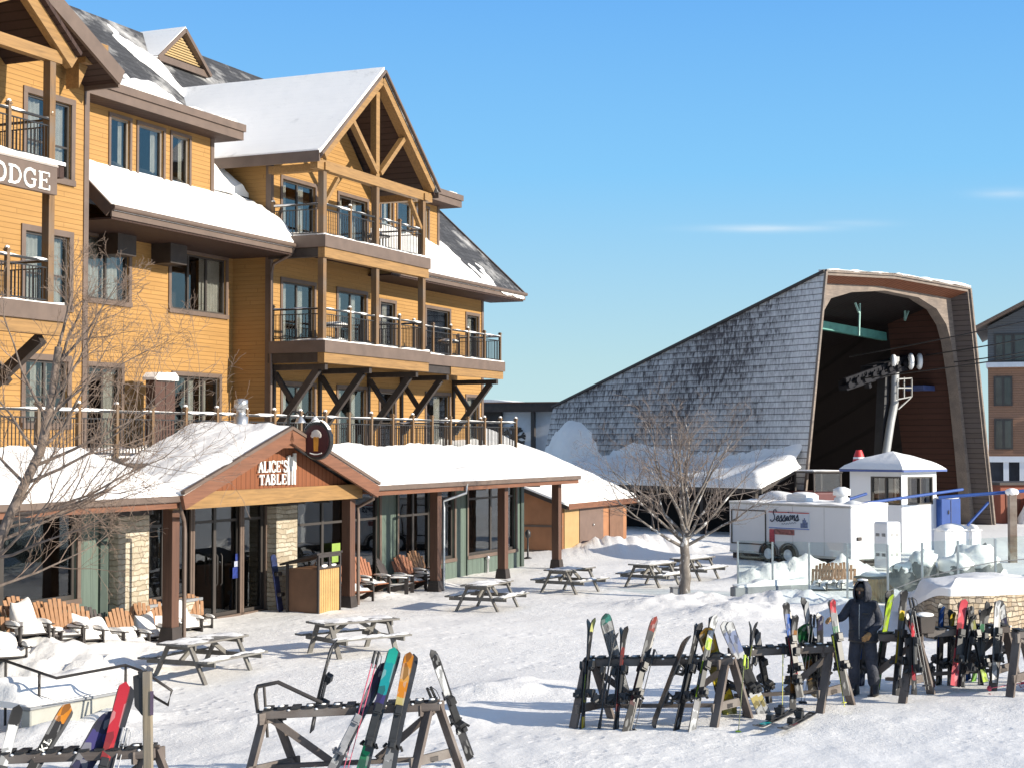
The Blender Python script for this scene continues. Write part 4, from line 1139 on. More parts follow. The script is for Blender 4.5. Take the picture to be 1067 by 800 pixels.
fac = t.math('ADD', fac, t.ramp(t.math('MULTIPLY', o[2], 0.1), [(0.1, 0.42), (0.55, 0.0)]))
fac = t.math('ADD', fac, t.ramp(t.math('MULTIPLY', o[1], 0.06), [(0.0, 0.30), (0.28, 0.0)]))
fac = t.math('SUBTRACT', fac, t.math('MULTIPLY', frz, 0.16))
mask = t.ramp(t.math('MULTIPLY', fac, 0.5), [(0.64, 0.0), (0.78, 0.55), (0.95, 0.92)])
edge = t.ramp(frz, [(0.0, 0.12), (0.10, 0.25), (0.17, 1.0), (1.0, 1.0)])  # shadow line under each shingle row, painted into the colour
edx = t.ramp(frx, [(0.0, 0.35), (0.05, 1.0), (1.0, 1.0)])
mask = t.math('MULTIPLY', mask, t.math('MULTIPLY', edge, edx))
dk = t.math('MULTIPLY', edge, edx)
c = t.mix(dk, (0.025, 0.022, 0.024), base)
c = t.mix(mask, c, (0.72, 0.71, 0.70))
M['barn'] = t.done(c, 0.85, 0, t.bump(t.math('ADD', t.math('MULTIPLY', frz, -0.5), t.math('MULTIPLY', mask, 0.7)), 0.6, 0.05))
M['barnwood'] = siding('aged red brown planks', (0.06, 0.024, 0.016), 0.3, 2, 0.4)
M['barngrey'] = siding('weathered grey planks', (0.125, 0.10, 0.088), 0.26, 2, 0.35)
M['barndark'] = siding('interior shade planks', (0.012, 0.008, 0.008), 0.3, 0, 0.5)  # near black: shade inside terminal and lean-to put into the colour
M['lam'] = wood('pale weathered laminated beam', (0.22, 0.175, 0.145), 'x', 0.5, 0.85, 1.6, (0.12, 0.10, 0.088))
mb = MB(); tshell(mb, BL, TL, 0, 1, 0, 24)
mb.add([bk(BL, 1), bk(TL, 1), bk(TR, 1), bk(BR, 1)], [(0, 1, 2, 3)])
mb.build('shingle_wall', M['barn'], term)
mb = MB(); tshell(mb, BR, TR, 0, 1); mb.build('shingle_wall', M['barn'], term)
mb = MB(); tshell(mb, TL, TM, 0, 1); tshell(mb, TM, TR, 0, 1); mb.build('roof', M['barn'], term)
mb = MB()
for a, b in zip(outl, outl[1:]):
    pa, pb, ia, ib = [q.copy() for q in (a, b, inn(a), inn(b))]
    for q in (pa, pb, ia, ib): q.y = 0
    mb.add([pa, pb, ib, ia], [(0, 1, 2, 3)])
for a, b in ((TL, TM), (TM, TR)): mb.bar(a+V((0, -0.05, 0.03)), b+V((0, -0.05, 0.03)), 0.1, 0.12)
mb.bar(BL+V((0, -0.05, 0)), TL+V((0, -0.05, 0)), 0.12, 0.12, (0, 1, 0)); mb.bar(BR+V((0, -0.05, 0)), TR+V((0, -0.05, 0)), 0.12, 0.12, (0, 1, 0))
mb.build('front_trim', M['lam'], term)
# ridge flashing along the sloping top edge
mb = MB(); mb.bar(bk(TL, 0)+V((0, 0, 0.03)), bk(TL, 1)+V((0, 0, 0.03)), 0.25, 0.12); mb.build('ridge_board', M['dark'], term)
fA = 0.06                          # the arch stands a little behind the front edge
mb = MB(); tshell(mb, BR, TR, 0, fA, 1); mb.build('jamb_lining', M['barngrey'], term)
mb = MB(); tshell(mb, BL, TL, 0, fA, 1); mb.build('jamb_lining', M['barngrey'], term)
mb = MB(); tshell(mb, TL, TM, 0, fA, 1); tshell(mb, TM, TR, 0, fA, 1); mb.build('eave_lining', siding('red brown soffit planks', (0.22, 0.085, 0.045), 0.3, 0, 0.25), term)
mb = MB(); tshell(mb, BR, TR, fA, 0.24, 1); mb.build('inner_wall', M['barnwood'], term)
mb = MB(); tshell(mb, BR, TR, 0.24, 1, 1); tshell(mb, BL, TL, fA, 1, 1); tshell(mb, TL, TM, fA, 1, 1); tshell(mb, TM, TR, fA, 1, 1)  # deep part of the right wall blackened too, its shade in the colour
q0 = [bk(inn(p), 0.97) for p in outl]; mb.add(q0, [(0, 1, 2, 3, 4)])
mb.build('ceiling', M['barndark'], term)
# laminated arch
def arch(back, name, mat, wid=0.55, px=None):
    outer = px[0]; inner = px[1]
    po = [TP(x, y, back) for x, y in outer]; pi_ = [TP(x, y, back) for x, y in inner]
    mb = MB(); n = len(po)
    vs = []
    for y0 in (back, back+wid):
        vs += [V((p.x, y0, p.z)) for p in po] + [V((p.x, y0, p.z)) for p in pi_]
    m = 2*n; fs = []
    for i in range(n-1):
        fs += [(i, i+1, n+i+1, n+i), (m+i, m+n+i, m+n+i+1, m+i+1), (i, m+i, m+i+1, i+1), (n+i, n+i+1, m+n+i+1, m+n+i)]
    mb.add(vs, fs)
    return mb.build(name, mat, term)
ao = [(833, 545), (843, 440), (852, 360), (858, 290), (885, 288), (922, 292), (955, 296), (994, 306), (1000, 345), (1006, 410), (1013, 480), (1020, 560)]
ao = [(833, 545), (843, 440), (851, 360), (855, 320), (858, 292), (885, 288), (922, 291), (957, 296), (985, 302), (997, 320), (1001, 345), (1004, 372), (1008, 410), (1014, 470), (1022, 560)]
ai = [(836, 545), (847, 440), (854, 360), (857.5, 326), (866, 311), (888, 304.5), (922, 303), (957, 310), (976, 322), (986, 338), (991, 356), (994.5, 378), (999, 410), (1005, 470), (1013, 560)]
arch(0.95, 'arch', M['lam'], 0.6, (ao, ai))
# inside: post, platform, green beams, hoist
def tb(name, mat, pts, **k):
    mb = MB()
    for a, b, w, h in pts: mb.bar(a, b, w, h)
    return mb.build(name, mat, term)
tb('inner_post', M['barnwood'], [(TP(950, 395, 7), TP(962, 560, 7), 0.5, 0.5)])
tb('roof_beam', plain('turquoise steel', (0.10, 0.30, 0.26), 0.5, 0.2), [(TP(850, 338, 5.0), TP(928, 352, 5.0), 0.3, 0.42)])
pgs = plain('pale green steel', (0.25, 0.42, 0.38), 0.5, 0.2)
tb('hanger', pgs, [(TP(889, 310, 3), TP(895, 326, 3), 0.08, 0.08), (TP(896, 308, 3), TP(895, 350, 3), 0.08, 0.08)])
tb('hanger', pgs, [(TP(943, 314, 3), TP(943, 334, 3), 0.08, 0.08), (TP(949, 317, 3), TP(943, 334, 3), 0.08, 0.08)])
tb('hoist', plain('orange hoist', (0.5, 0.16, 0.02), 0.5, 0.2), [(TP(943, 350, 4), TP(955, 352, 4), 0.5, 0.42)])
tb('platform', plain('blue steel deck', (0.04, 0.06, 0.16), 0.5, 0.2), [(TP(952, 404, 3), TP(996, 407, 3), 1.2, 0.25)])
tb('platform_rail', M['white'], [(TP(988, 382, 3), TP(984, 405, 3), 0.1, 0.1), (TP(995, 405, 3), TP(982, 406, 3), 0.14, 0.14), (TP(994, 384, 3), TP(985, 404, 3), 0.12, 0.16), (TP(981, 340, 3), TP(980, 403, 3), 0.1, 0.1), (TP(981, 384, 3), TP(990, 384, 3), 0.08, 0.08)])
tb('ceiling_light', M['white'], [(TP(962, 338, 5), TP(962, 404, 5), 0.03, 0.03)])
# snow on the roof edge and the drift on the shingles
TOFF = V((0, 0, 0))
snow_slab(lambda s, q: TL.lerp(TR, s)*(1) + V((0, -0.1+0.5*q, 0.08+ (TM.z-TL.lerp(TR, 0.48).z)*max(0, 1-abs(s-0.48)/0.5))), lambda s, q, p: 0.04+0.06*sstep(0.4, 1, s)+0.06*nz3(p, 1.2), 40, 3, term, 'snow', off=TOFF)
wn = (bk(TL, 0)-bk(BL, 0)).cross(av)
wn = V((-1, 0, 0.25)).normalized()
def wall_pt(f, z):
    a, b = bk(BL, f), bk(TL, f)
    k = (z-a.z)/(b.z-a.z)
    return a.lerp(b, k)
def drift(f0, f1, zlo, zhi, fn, ns, nt):
    mb = MB()
    def P(s, q):
        z = zlo+(zhi-zlo)*q
        p = wall_pt(f0+(f1-f0)*s, z)
        h = fn(s, q, V((s*(f1-f0)*LEN, z, 0)))
        return p + V((-1, 0, 0.15))*h
    mb.grid(P, ns, nt)
    return mb.build('snow_drift', M['snow'], term)
def drift_a(s, q, p):
    h = (1.35-1.0*q)*math.exp(-((s-(0.80-0.22*(1-q)))/(0.10+0.30*(1-q)**1.2))**2) + (0.10+0.12*(1-q))*noise.fractal(V((p.x*0.8, p.y*0.8, 4)), 1, 2, 5) - 0.14
    h -= 0.5*sstep(0.80, 1.0, q)
    if 0.52+0.48*s < 0.82 and p.y < 2.7: h = -0.25
    return h
drift(0.52, 1.0, -0.3, 6.0, drift_a, 80, 70)
drift(0.02, 0.70, 2.5, 5.2, lambda s, q, p: 0.75*sstep(0.72, 0.1, q+0.10*math.sin(s*4))-0.12-0.6*sstep(0.9, 1.0, s)*q+0.2*noise.fractal(V((p.x*0.7, p.y*1.0, 8)), 1, 2, 5)*sstep(1.0, 0.4, q), 90, 40)
# low storage lean-to along the wall
def LT(f, out, z):
    p = wall_pt(f, 0.0) + V((-out, 0, 0)); return V((p.x, p.y, z))
lean = thing('storage_lean_to', 'dark open lean-to shed under a thick snow roof beside the shingled lift terminal', 'shed', TO, PH)
mb = MB(); mb.plate([LT(0.0, 0, 3.05), LT(0.0, 2.6, 2.15), LT(0.80, 2.6, 2.15), LT(0.80, 0, 3.05)], 0.12); mb.build('roof', M['dark'], lean)
mb = MB(); mb.bar(LT(0, 2.62, 2.1), LT(0.8, 2.62, 2.1), 0.08, 0.28); mb.build('fascia', M['dark'], lean)
mb = MB(); mb.add([LT(0, 0.3, -0.3), LT(0.8, 0.3, -0.3), LT(0.8, 0.3, 2.9), LT(0, 0.3, 2.9)], [(0, 1, 2, 3)]); mb.add([LT(0.8, 0.3, -0.3), LT(0.8, 2.5, -0.3), LT(0.8, 2.5, 2.1), LT(0.8, 0.3, 2.9)], [(0, 1, 2, 3)]); mb.build('wall', M['barndark'], lean)
for f in (0.03, 0.2, 0.37, 0.54, 0.71):
    mb = MB(); p = LT(f, 2.45, 0); mb.box(p.x-0.09, p.x+0.09, p.y-0.09, p.y+0.09, -0.3, 2.05); mb.build('post', M['dark'], lean)
snow_slab(lambda s, q: LT(0.0+0.8*s, -0.1+2.85*q, 3.12-0.9*q), lambda s, q, p: (0.35+0.12*nz3(p, 0.5)+0.2*math.exp(-((s-0.06)/0.06)**2))*sstep(0, 0.03, s)*sstep(0, 0.03, 1-s)*sstep(0, 0.06, 1-q), 80, 14, lean, 'snow', off=V((0, 0, 0)))
# lift mast and sheave train inside
mast = thing('lift_mast', 'pale bent steel lift mast with dark sheave train and white wheels inside the terminal', 'lift mast', TO, PH)
BKM = 3.4
def tp(px, py, b=BKM): return TP(px, py, b)
mb = MB(); mb.tube([tp(933, 372), tp(932, 420), tp(928, 440), tp(922, 480), tp(921, 520), V((tp(921, 520).x, BKM, -0.3))], 0.21, 10); mb.build('pole', plain('pale grey steel', (0.34, 0.345, 0.35), 0.4, 0.1), mast)
mb = MB(); mb.bar(tp(921, 390, BKM+0.5), tp(917, 480, BKM+0.5), 0.5, 0.4); mb.build('column', plain('charcoal steel', (0.03, 0.03, 0.034), 0.5, 0.2), mast)
mb = MB()
mb.bar(tp(878, 404), tp(962, 376), 0.5, 0.22); mb.bar(tp(880, 397), tp(950, 372), 0.2, 0.3); mb.bar(tp(900, 388), tp(905, 404), 0.3, 0.2); mb.bar(tp(904, 389, 3.9), tp(957, 374, 3.9), 0.8, 0.75); mb.bar(tp(878, 402, 3.7), tp(908, 392, 3.7), 0.5, 0.5); mb.bar(tp(950, 380, 3.5), tp(964, 376, 3.5), 0.3, 0.3)
for i in range(10):
    p = tp(880+8.5*i, 400-2.9*i)
    mb.lathe([(0.17, -0.08), (0.17, 0.08)], p+V((0, -0.3, -0.05+0.08*(i % 2))), 8, axis='y', smooth=False); mb.bar(p+V((0, -0.3, -0.15)), p+V((0.1, -0.3, 0.28)), 0.08, 0.05)
mb.build('sheave_train', plain('dark grey steel', (0.02, 0.02, 0.024), 0.7, 0.3, 3, 0.1, 0, None, 0.1), mast)
mb = MB()
for x, y, r in ((922, 378, 0.30), (940, 379, 0.42), (949, 379, 0.42)):
    p = tp(x, y)+V((0.05, -0.5, 0.1)); mb = MB(); mb.lathe([(r*0.8, -0.11), (r, -0.06), (r, 0.06), (r*0.8, 0.11)], p, 16, axis='x')
    rm = Matrix.Rotation(R(-44), 3, 'Z'); mb.v = [p + rm @ (q_-p) for q_ in mb.v]
    mb.build('wheel', M['white'], mast)
mb = MB()
for a, b in (((935, 396), (935, 416)), ((942, 393), (942, 414)), ((950, 394), (950, 413)), ((935, 404), (950, 404)), ((935, 395), (950, 394)), ((935, 416), (950, 413)), ((936, 426), (949, 414))):
    mb.bar(tp(*a, 2.6), tp(*b, 2.6), 0.06, 0.06)
mb.build('work_cage', M['galv'], mast)
# haul ropes running out to the right
rope_l = ['black haul rope leaving the terminal, the uppermost of four', 'black haul rope leaving the terminal, second from the top', 'black haul rope leaving the terminal, third from the top', 'black haul rope leaving the terminal, the lowest of four']
for k, (a, b) in enumerate((((885, 372), (1066, 328)), ((952, 372), (1066, 346)), ((962, 381), (1066, 360)), ((885, 396), (1066, 364)))):
    p0 = TP(*a, 4.0); p1 = TP(*b, -6.0 if k % 2 else -5.0); p2 = p1 + (p1-p0)*1.5
    o = MB(); mid = [p0.lerp(p2, i/12) - V((0, 0, 0.35*math.sin(math.pi*i/12))) for i in range(13)]
    o.tube(mid, 0.032, 5)
    r = o.build('haul_rope', M['iron']); r.location = TO; r.rotation_euler = (0, 0, PH); tag(r, rope_l[k], 'cable', 'haul ropes of the lift')

# ================================================================== FLAT ANNEX behind the lodge
def place(p, rz): return dict(loc=p, rz=rz)
a0 = GY(500, 440, 97); a1 = GY(598, 440, 95)
d = (a1-a0); d.z = 0; Lx = d.length; arz = math.atan2(d.y, d.x)
ann = thing('lift_annex', 'pale flat roofed annex with a black snowflake emblem beyond the terrace railing', 'building', V((a0.x, a0.y, 0)), arz)
zt = GY(540, 420, 96).z
mb = MB(); mb.box(0, Lx, 0, 8, -0.3, zt-0.5); mb.build('wall', plain('pale grey panel wall', (0.62, 0.64, 0.66), 0.6, 0.06), ann)
mb = MB(); mb.box(-1, Lx+0.5, -0.7, 8.2, zt-0.5, zt); mb.build('roof', M['dark'], ann)
mb = MB(); mb.box(-1, Lx+0.5, -0.72, 8.2, zt+0.001, zt+0.06); mb.build('roof_edge', M['redwood'], ann)
snow_slab(lambda s, q: V((-1+3.5*s, -0.6+6*q, zt+0.06)), lambda s, q, p: 0.18*sstep(1, 0.5, s)+0.03*nz3(p, 1), 14, 8, ann, 'snow', off=V((0, 0, 0)))
def AX(px):  # pixel column to x along annex front
    p = GY(px, 440, 1.0); t = (px-CX)/FPX
    # solve (a0 + d x) . crossing
    dx, dy = math.cos(arz), math.sin(arz)
    return (t*a0.y - a0.x)/(dx - t*dy)
mb = MB(); mb.box(0, AX(514)-0, -0.05, 0.0, 1.2, zt-0.5); mb.box(AX(514), AX(524), -0.25, -0.003, 2.2, zt-0.5); mb.build('dark_panel', M['dark'], ann)  # near black plates set on the face of the wall
mb = MB(); mb.box(AX(556), AX(559.5), -0.5, -0.2, -0.3, zt-0.5); mb.build('post', M['sash'], ann)
xe, ze = AX(536), GY(536, 456, 96).z
mb = MB()
for k in range(4):
    a = math.pi*k/4 + 0.2; cx, cz = 0.72*math.cos(a), 0.72*math.sin(a)
    mb.bar((xe-cx, -0.03, ze-cz), (xe+cx, -0.03, ze+cz), 0.16, 0.03, (0, 1, 0))
    for sg in (1, -1):
        bx, bz = xe+cx*0.6*sg, ze+cz*0.6*sg
        for da in (0.7, -0.7): mb.bar((bx, -0.033-0.002*k, bz), (bx+0.3*math.cos(a+da)*sg, -0.033-0.002*k, bz+0.3*math.sin(a+da)*sg), 0.1, 0.03, (0, 1, 0))
mb.build('snowflake_emblem', M['iron'], ann)

# ================================================================== STORAGE SHED at the end of the plaza
p = G(586, 576)
SHX = p.x*ST + p.y*CT; SHY = -p.x*CT + p.y*ST
shed = thing('storage_shed', 'small ochre and brown shed with a snow covered roof between lodge and lift terminal', 'shed', lodge_pt(SHX, SHY), LRZ)
HE, SL_, DP = 2.0, 7.3, 6.5
roofz = lambda y: HE + y*0.36
sidg = plain('orange brown shed panel', (0.33, 0.15, 0.07), 0.7, 0.15, 1.5)
mb = MB(); mb.add([(0, 0, -0.3), (0, DP, -0.3), (0, DP, roofz(DP)), (0, 0, HE)], [(0, 1, 2, 3)]); mb.build('side_wall', sidg, shed)
mb = MB(); mb.box(-0.03, -0.004, 0.0, DP, 0.98, 1.06); mb.box(-0.03, -0.004, 0, DP, -0.3, 0.1); mb.build('side_band', M['trim'], shed)
mb = MB(); mb.box(0, SL_, 0.0, 0.1, -0.3, HE); mb.build('front_wall', sidg, shed)
def SX(px):
    t_ = (px-CX)/FPX; b = p
    return (t_*b.y - b.x)/(ST - t_*CT)
mb = MB(); mb.box(SX(587), SX(602), -0.05, -0.003, 0.0, HE-0.12); mb.build('yellow_panel', plain('yellow panel', (0.38, 0.25, 0.11), 0.6, 0.08), shed)
mb = MB(); mb.box(SX(602.5), SX(627), -0.06, -0.003, 0.0, HE-0.12); dr = mb.build('door', plain('taupe brown door', (0.15, 0.10, 0.08), 0.6, 0.1), shed)
mb = MB(); mb.lathe([(0.03, 0), (0.05, -0.03), (0.05, -0.06), (0.02, -0.08)], (SX(616), -0.06, 0.95), 8, axis='y'); mb.build('knob', M['galv'], dr)
mb = MB(); mb.box(SX(634), SX(648), -0.05, -0.003, 0.0, HE-0.15); mb.build('door', plain('rust brown door', (0.17, 0.09, 0.055), 0.6, 0.15), shed)
mb = MB(); mb.plate([(-0.35, -0.35, roofz(-0.35)), (SL_+0.2, -0.35, roofz(-0.35)), (SL_+0.2, DP, roofz(DP)), (-0.35, DP, roofz(DP))], 0.2); mb.build('roof', M['dark'], shed)
mb = MB(); mb.box(-0.36, SL_+0.22, -0.42, -0.352, roofz(-0.35)-0.2, roofz(-0.35)+0.02); mb.build('fascia', M['redwood'], shed)
snow_slab(lambda s, q: V((-0.38+(SL_+0.6)*s, -0.4+(DP+0.4)*q, roofz(-0.4+(DP+0.4)*q))), lambda s, q, p: (0.22+0.25*sstep(0, 0.5, q)+0.12*nz3(p, 0.6))*sstep(0, 0.04, s)*sstep(0, 0.05, 1-s)+0.02, 40, 30, shed, 'snow', off=V((0, 0, 0)))

# ================================================================== FAR LODGE on the right
q0 = GY(1029.5, 400, 110); 
far = thing('far_lodge', 'brown and grey lodge wing in shade at the right edge beyond the lift terminal', 'lodge', V((q0.x, q0.y, 0)), R(-18))
def FX(px, yy=0.0): return (px-1029.5)/1700*110
def FZ(py): return CAM_H + (HOR-py)/1700*110
fb = siding('brown clapboard', (0.27, 0.15, 0.095), 0.16); fg = siding('slate grey clapboard', (0.13, 0.135, 0.14), 0.16)
mb = MB(); mb.box(0, 16, 0, 14, FZ(475), FZ(383)); mb.build('wall', fb, far)
mb = MB(); mb.box(0, 16, 0.05, 14, FZ(378), FZ(340)); mb.build('upper_wall', fg, far)
pw = plain('blue grey white band', (0.6, 0.62, 0.66), 0.6, 0.05)
mb = MB(); mb.box(-0.1, 16, -0.5, 14, FZ(383)+0.001, FZ(378)-0.001); mb.box(-0.1, 16, -0.3, 14, FZ(481), FZ(475)-0.001); mb.build('band', pw, far)
mb = MB(); mb.box(-0.05, 16, 0.6, 14, -0.5, FZ(481)-0.001); mb.build('undercroft', plain('dark slate base', (0.03, 0.033, 0.045), 0.8, 0.2), far)
for x in (FX(1044), FX(1060), FX(1076)):
    mb = MB(); mb.box(x, x+0.35, -0.2, 0.15, -0.5, FZ(481)-0.002); mb.build('post', pw, far)
def FW(x0, x1, ya, yb, y):
    mb = MB(); mb.box(FX(x0)-0.12, FX(x1)+0.12, y-0.07, y-0.002, FZ(yb)-0.12, FZ(ya)+0.12); w = mb.build('window', M['sash'], far)
    mb = MB(); xm = (FX(x0)+FX(x1))/2
    for a, b in ((FX(x0), xm-0.08), (xm+0.08, FX(x1))): mb.box(a, b, y-0.09, y-0.072, FZ(yb), FZ(ya))
    mb.build('pane', plain('shaded reflecting glass', (0.06, 0.065, 0.06), 0.08, 0.2, 1, 0), w)
FW(1037, 1052, 394, 421, 0); FW(1037, 1052, 438, 466, 0); FW(1038, 1053, 350, 376, 0.05); FW(1057, 1080, 350, 376, 0.05); FW(1072, 1086, 394, 421, 0); FW(1072, 1086, 438, 466, 0)
mb = MB(); e0 = FX(1016); zl_, zh_ = FZ(340), FZ(300)
FS = 0.52
mb.plate([(e0, -1.6, FZ(342)), (9, -1.6, FZ(342)+(9-e0)*FS), (9, 14, FZ(342)+(9-e0)*FS), (e0, 14, FZ(342))], 0.16)
mb.plate([(19, -1.6, FZ(342)), (9.005, -1.6, FZ(342)+(9-e0)*FS), (9.005, 14, FZ(342)+(9-e0)*FS), (19, 14, FZ(342))], 0.16)
mb.build('roof', M['trim'], far)
mb = MB(); mb.prism([(0, FZ(340)+0.001), (16, FZ(340)+0.001), (16, FZ(342)-0.3+1.0), (9, FZ(342)+(9-e0)*FS-0.4), (0, FZ(342)-0.35-e0*FS)], 0.06, 0.3); mb.build('gable_wall', fg, far)
# rust red equipment hut in front of it
q1 = GY(1043, 550, 85)
hut = thing('equipment_hut', 'rust red equipment hut with snow heaped against it at the right edge', 'hut', V((q1.x, q1.y, 0)), R(12))
mb = MB(); mb.box(0, 4, 0, 3, -0.4, 2.0); mb.build('wall', plain('rust red siding', (0.22, 0.055, 0.025), 0.7, 0.15), hut)
mb = MB(); mb.box(-0.15, 4.2, -0.2, 3.2, 2.001, 2.14); mb.build('roof', M['dark'], hut)
mb = MB(); mb.box(0.3, 1.1, -0.04, -0.003, -0.3, 1.7); mb.build('door', plain('dark red door', (0.13, 0.04, 0.02), 0.6, 0.1), hut)
mb = MB(); mb.blob((2.0, -0.6, -0.2), (1.4, 0.7, 1.7), 3, 0.25, 18, 10); mb.build('snow', M['snow'], hut)

# ================================================================== FOOD TRAILER
NC = GY(887, 594, 55.0); FC = GY(760, 586, 59.3)
dv = FC-NC; dv.z = 0; LT_ = dv.length; trz = math.atan2(-dv.y, -dv.x)   # local +x towards the near end
tr = thing('food_trailer', 'white food trailer with a cursive sign and two wheels parked before the lift terminal', 'trailer', V((FC.x, FC.y, 0)), trz)
zb, ztp = 0.25, GY(887, 527, 55).z
mb = MB(); mb.box(0, LT_, 0, 2.0, zb, ztp); mb.build('body', plain('white trailer panel', (0.70, 0.71, 0.72), 0.4, 0.03, 0.8, 0.03), tr, 0.05, 2)
mb = MB()
mb.box(0.02, LT_-0.02, -0.012, -0.001, ztp-0.07, ztp-0.01); mb.box(LT_+0.001, LT_+0.012, 0.02, 1.98, ztp-0.07, ztp-0.01)
mb.box(0.02, LT_-0.02, -0.012, -0.001, zb+0.02, zb+0.09)
mb.build('edge_trim', M['galv'], tr)
mb = MB(); mb.box(0.1, LT_-0.05, 0.08, 1.9, 0.05, zb-0.002); mb.build('chassis', M['dark'], tr)
mb = MB()   # serving hatch
x0, x1, za_, zb_ = 0.12, 1.78, ztp-1.45, ztp-0.30
for a in ((x0, x1, zb_, zb_+0.04), (x0, x1, za_-0.04, za_), (x0, x0+0.04, za_, zb_), (x1-0.04, x1, za_, zb_)): mb.box(a[0], a[1], -0.03, -0.002, a[2], a[3])
mb.build('hatch_frame', M['sash'], tr)
for x in (3.0, 4.4): mb = MB(); mb.box(x, x+0.015, -0.006, -0.001, zb+0.1, ztp-0.08); mb.build('panel_seam', M['galv'], tr)
for x in (1.95, 2.85):
    mb = MB()
    arcs = [(x+0.42*math.cos(math.pi*i/10), 0.28+0.42*math.sin(math.pi*i/10)) for i in range(11)]
    for (ax, az), (bx, bz) in zip(arcs, arcs[1:]): mb.bar((ax, -0.06, az), (bx, -0.06, bz), 0.03, 0.12, (0, 1, 0))
    mb.build('fender', plain('dark grey fender', (0.12, 0.125, 0.13), 0.5, 0.1), tr)
    mb = MB(); mb.lathe([(0.18, -0.02), (0.31, -0.06), (0.33, 0.0), (0.33, 0.14), (0.31, 0.2)], (x, -0.06, 0.3), 20, axis='y'); w = mb.build('wheel', M['rubber'], tr)
    mb = MB(); mb.lathe([(0.02, -0.05), (0.1, -0.045), (0.17, -0.01), (0.19, -0.03), (0.19, 0.02)], (x, -0.07, 0.3), 16, axis='y'); mb.build('rim', M['white'], w)
# sign: blue white panel, script lettering, red menu boards
XA, XB = 1.88, 3.02+1.0
def TX(px):
    t_ = (px-CX)/FPX; dx, dy = math.cos(trz), math.sin(trz)
    return (t_*FC.y - FC.x)/(dx - t_*dy)
def TZ(px, py):
    x = TX(px); yy = FC.y + math.sin(trz)*x
    return GY(px, py, yy).z
xa, xb = TX(801), TX(842.5); z1, z0 = TZ(820, 534), TZ(820, 549.5)
mb = MB(); mb.box(xa, xb, -0.035, -0.003, z0, z1); sg = mb.build('sign_panel', plain('pale blue white sign', (0.58, 0.63, 0.70), 0.5, 0.06), tr)
mb = MB(); mb.box(xa, xb, -0.04, -0.002, z1, z1+0.03); mb.build('sign_border', plain('red border', (0.45, 0.06, 0.05), 0.5, 0.05), sg)
mb = MB(); mb.box(xa, xb, -0.04, -0.002, z0-0.03, z0); mb.build('sign_border', plain('blue border', (0.08, 0.16, 0.45), 0.5, 0.05), sg)
SCR = {
 'S': ([(.95,1.55),(.8,1.8),(.5,1.85),(.2,1.65),(.2,1.35),(.5,1.05),(.75,.75),(.75,.35),(.4,.02),(0,.05),(-.2,.3)], 1.15),
 'e': ([(-.1,.3),(.2,.38),(.55,.5),(.6,.75),(.42,.95),(.15,.75),(.1,.35),(.3,.05),(.6,.12),(.85,.35)], .8),
 's': ([(-.1,.1),(.2,.6),(.42,1.02),(.44,.75),(.66,.38),(.52,.04),(.2,.0),(.04,.16),(.3,.06),(.62,.02),(.9,.25)], .84),
 'i': ([(-.05,.3),(.25,.95),(.2,.3),(.3,.05),(.65,.35)], .5),
 'o': ([(-.05,.35),(.3,.9),(.1,.5),(.2,.08),(.5,.08),(.65,.5),(.5,.9),(.3,.9),(.6,.75),(.95,.8)], .85),
 'n': ([(-.05,.75),(.12,.95),(.1,.02),(.3,.7),(.55,.95),(.62,.6),(.6,.15),(.75,.05),(1.0,.35)], .92),
}
def script(mb, text, x, z, k, r, yy=-0.05, slant=0.25, rise=0.0):
    for ch in text:
        pts, adv = SCR[ch]
        pp = [(x+(a+slant*b)*k*0.82, z+b*k) for a, b in pts]
        # smooth the stroke
        for _ in range(2):
            np_ = [pp[0]]
            for (ax, az), (bx, bz) in zip(pp, pp[1:]): np_ += [(ax*.75+bx*.25, az*.75+bz*.25), (ax*.25+bx*.75, az*.25+bz*.75)]
            pp = np_ + [pp[-1]]
        mb.tube([(a, yy, b) for a, b in pp], r, 5)
        if ch == 'i': mb.blob((x+0.5*k, yy, z+1.35*k), (r*1.3, r, r*1.3), 1, 0, 8, 5)
        x += adv*k*0.82; z += rise
mb = MB(); k = (xb-xa)*0.68/(sum(SCR[c][1] for c in 'Sessions')*0.82); script(mb, 'Sessions', xa+0.12, z0+0.20, k*1.02, 0.019, rise=0.008)
mb.build('script_lettering', plain('navy lettering', (0.015, 0.03, 0.06), 0.5, 0.05), sg)
mb = MB(); mb.tube([(xa+0.6+0.035*i, -0.045, z0+0.12+0.03*math.sin(i*1.9)+0.004*i) for i in range(20)], 0.008, 4); mb.build('flourish', plain('grey blue flourish', (0.12, 0.18, 0.26), 0.5, 0.05), sg)
mb = MB()
xs_ = xb-0.36
for a, b, h in ((0, .08, .16), (.09, .15, .28), (.16, .2, .34), (.2, .25, .27), (.26, .32, .2)): mb.box(xs_+a, xs_+b, -0.045, -0.036, z0+0.03, z0+0.03+h)
mb.build('printed_picture', plain('blue grey print', (0.10, 0.14, 0.26), 0.5, 0.5, 14), sg)
mb = MB(); mb.box(TX(801.5), TX(806.5), -0.03, -0.003, TZ(804, 565), TZ(804, 549.8)-0.035); mb.build('menu_board', plain('red menu board', (0.40, 0.05, 0.07), 0.5, 0.45, 9), tr)
mb = MB(); mb.box(TX(807.2), TX(827), -0.03, -0.003, TZ(815, 556.5), TZ(815, 550)-0.035); mb.build('menu_board', plain('photo menu board', (0.28, 0.10, 0.09), 0.5, 0.7, 7), tr)
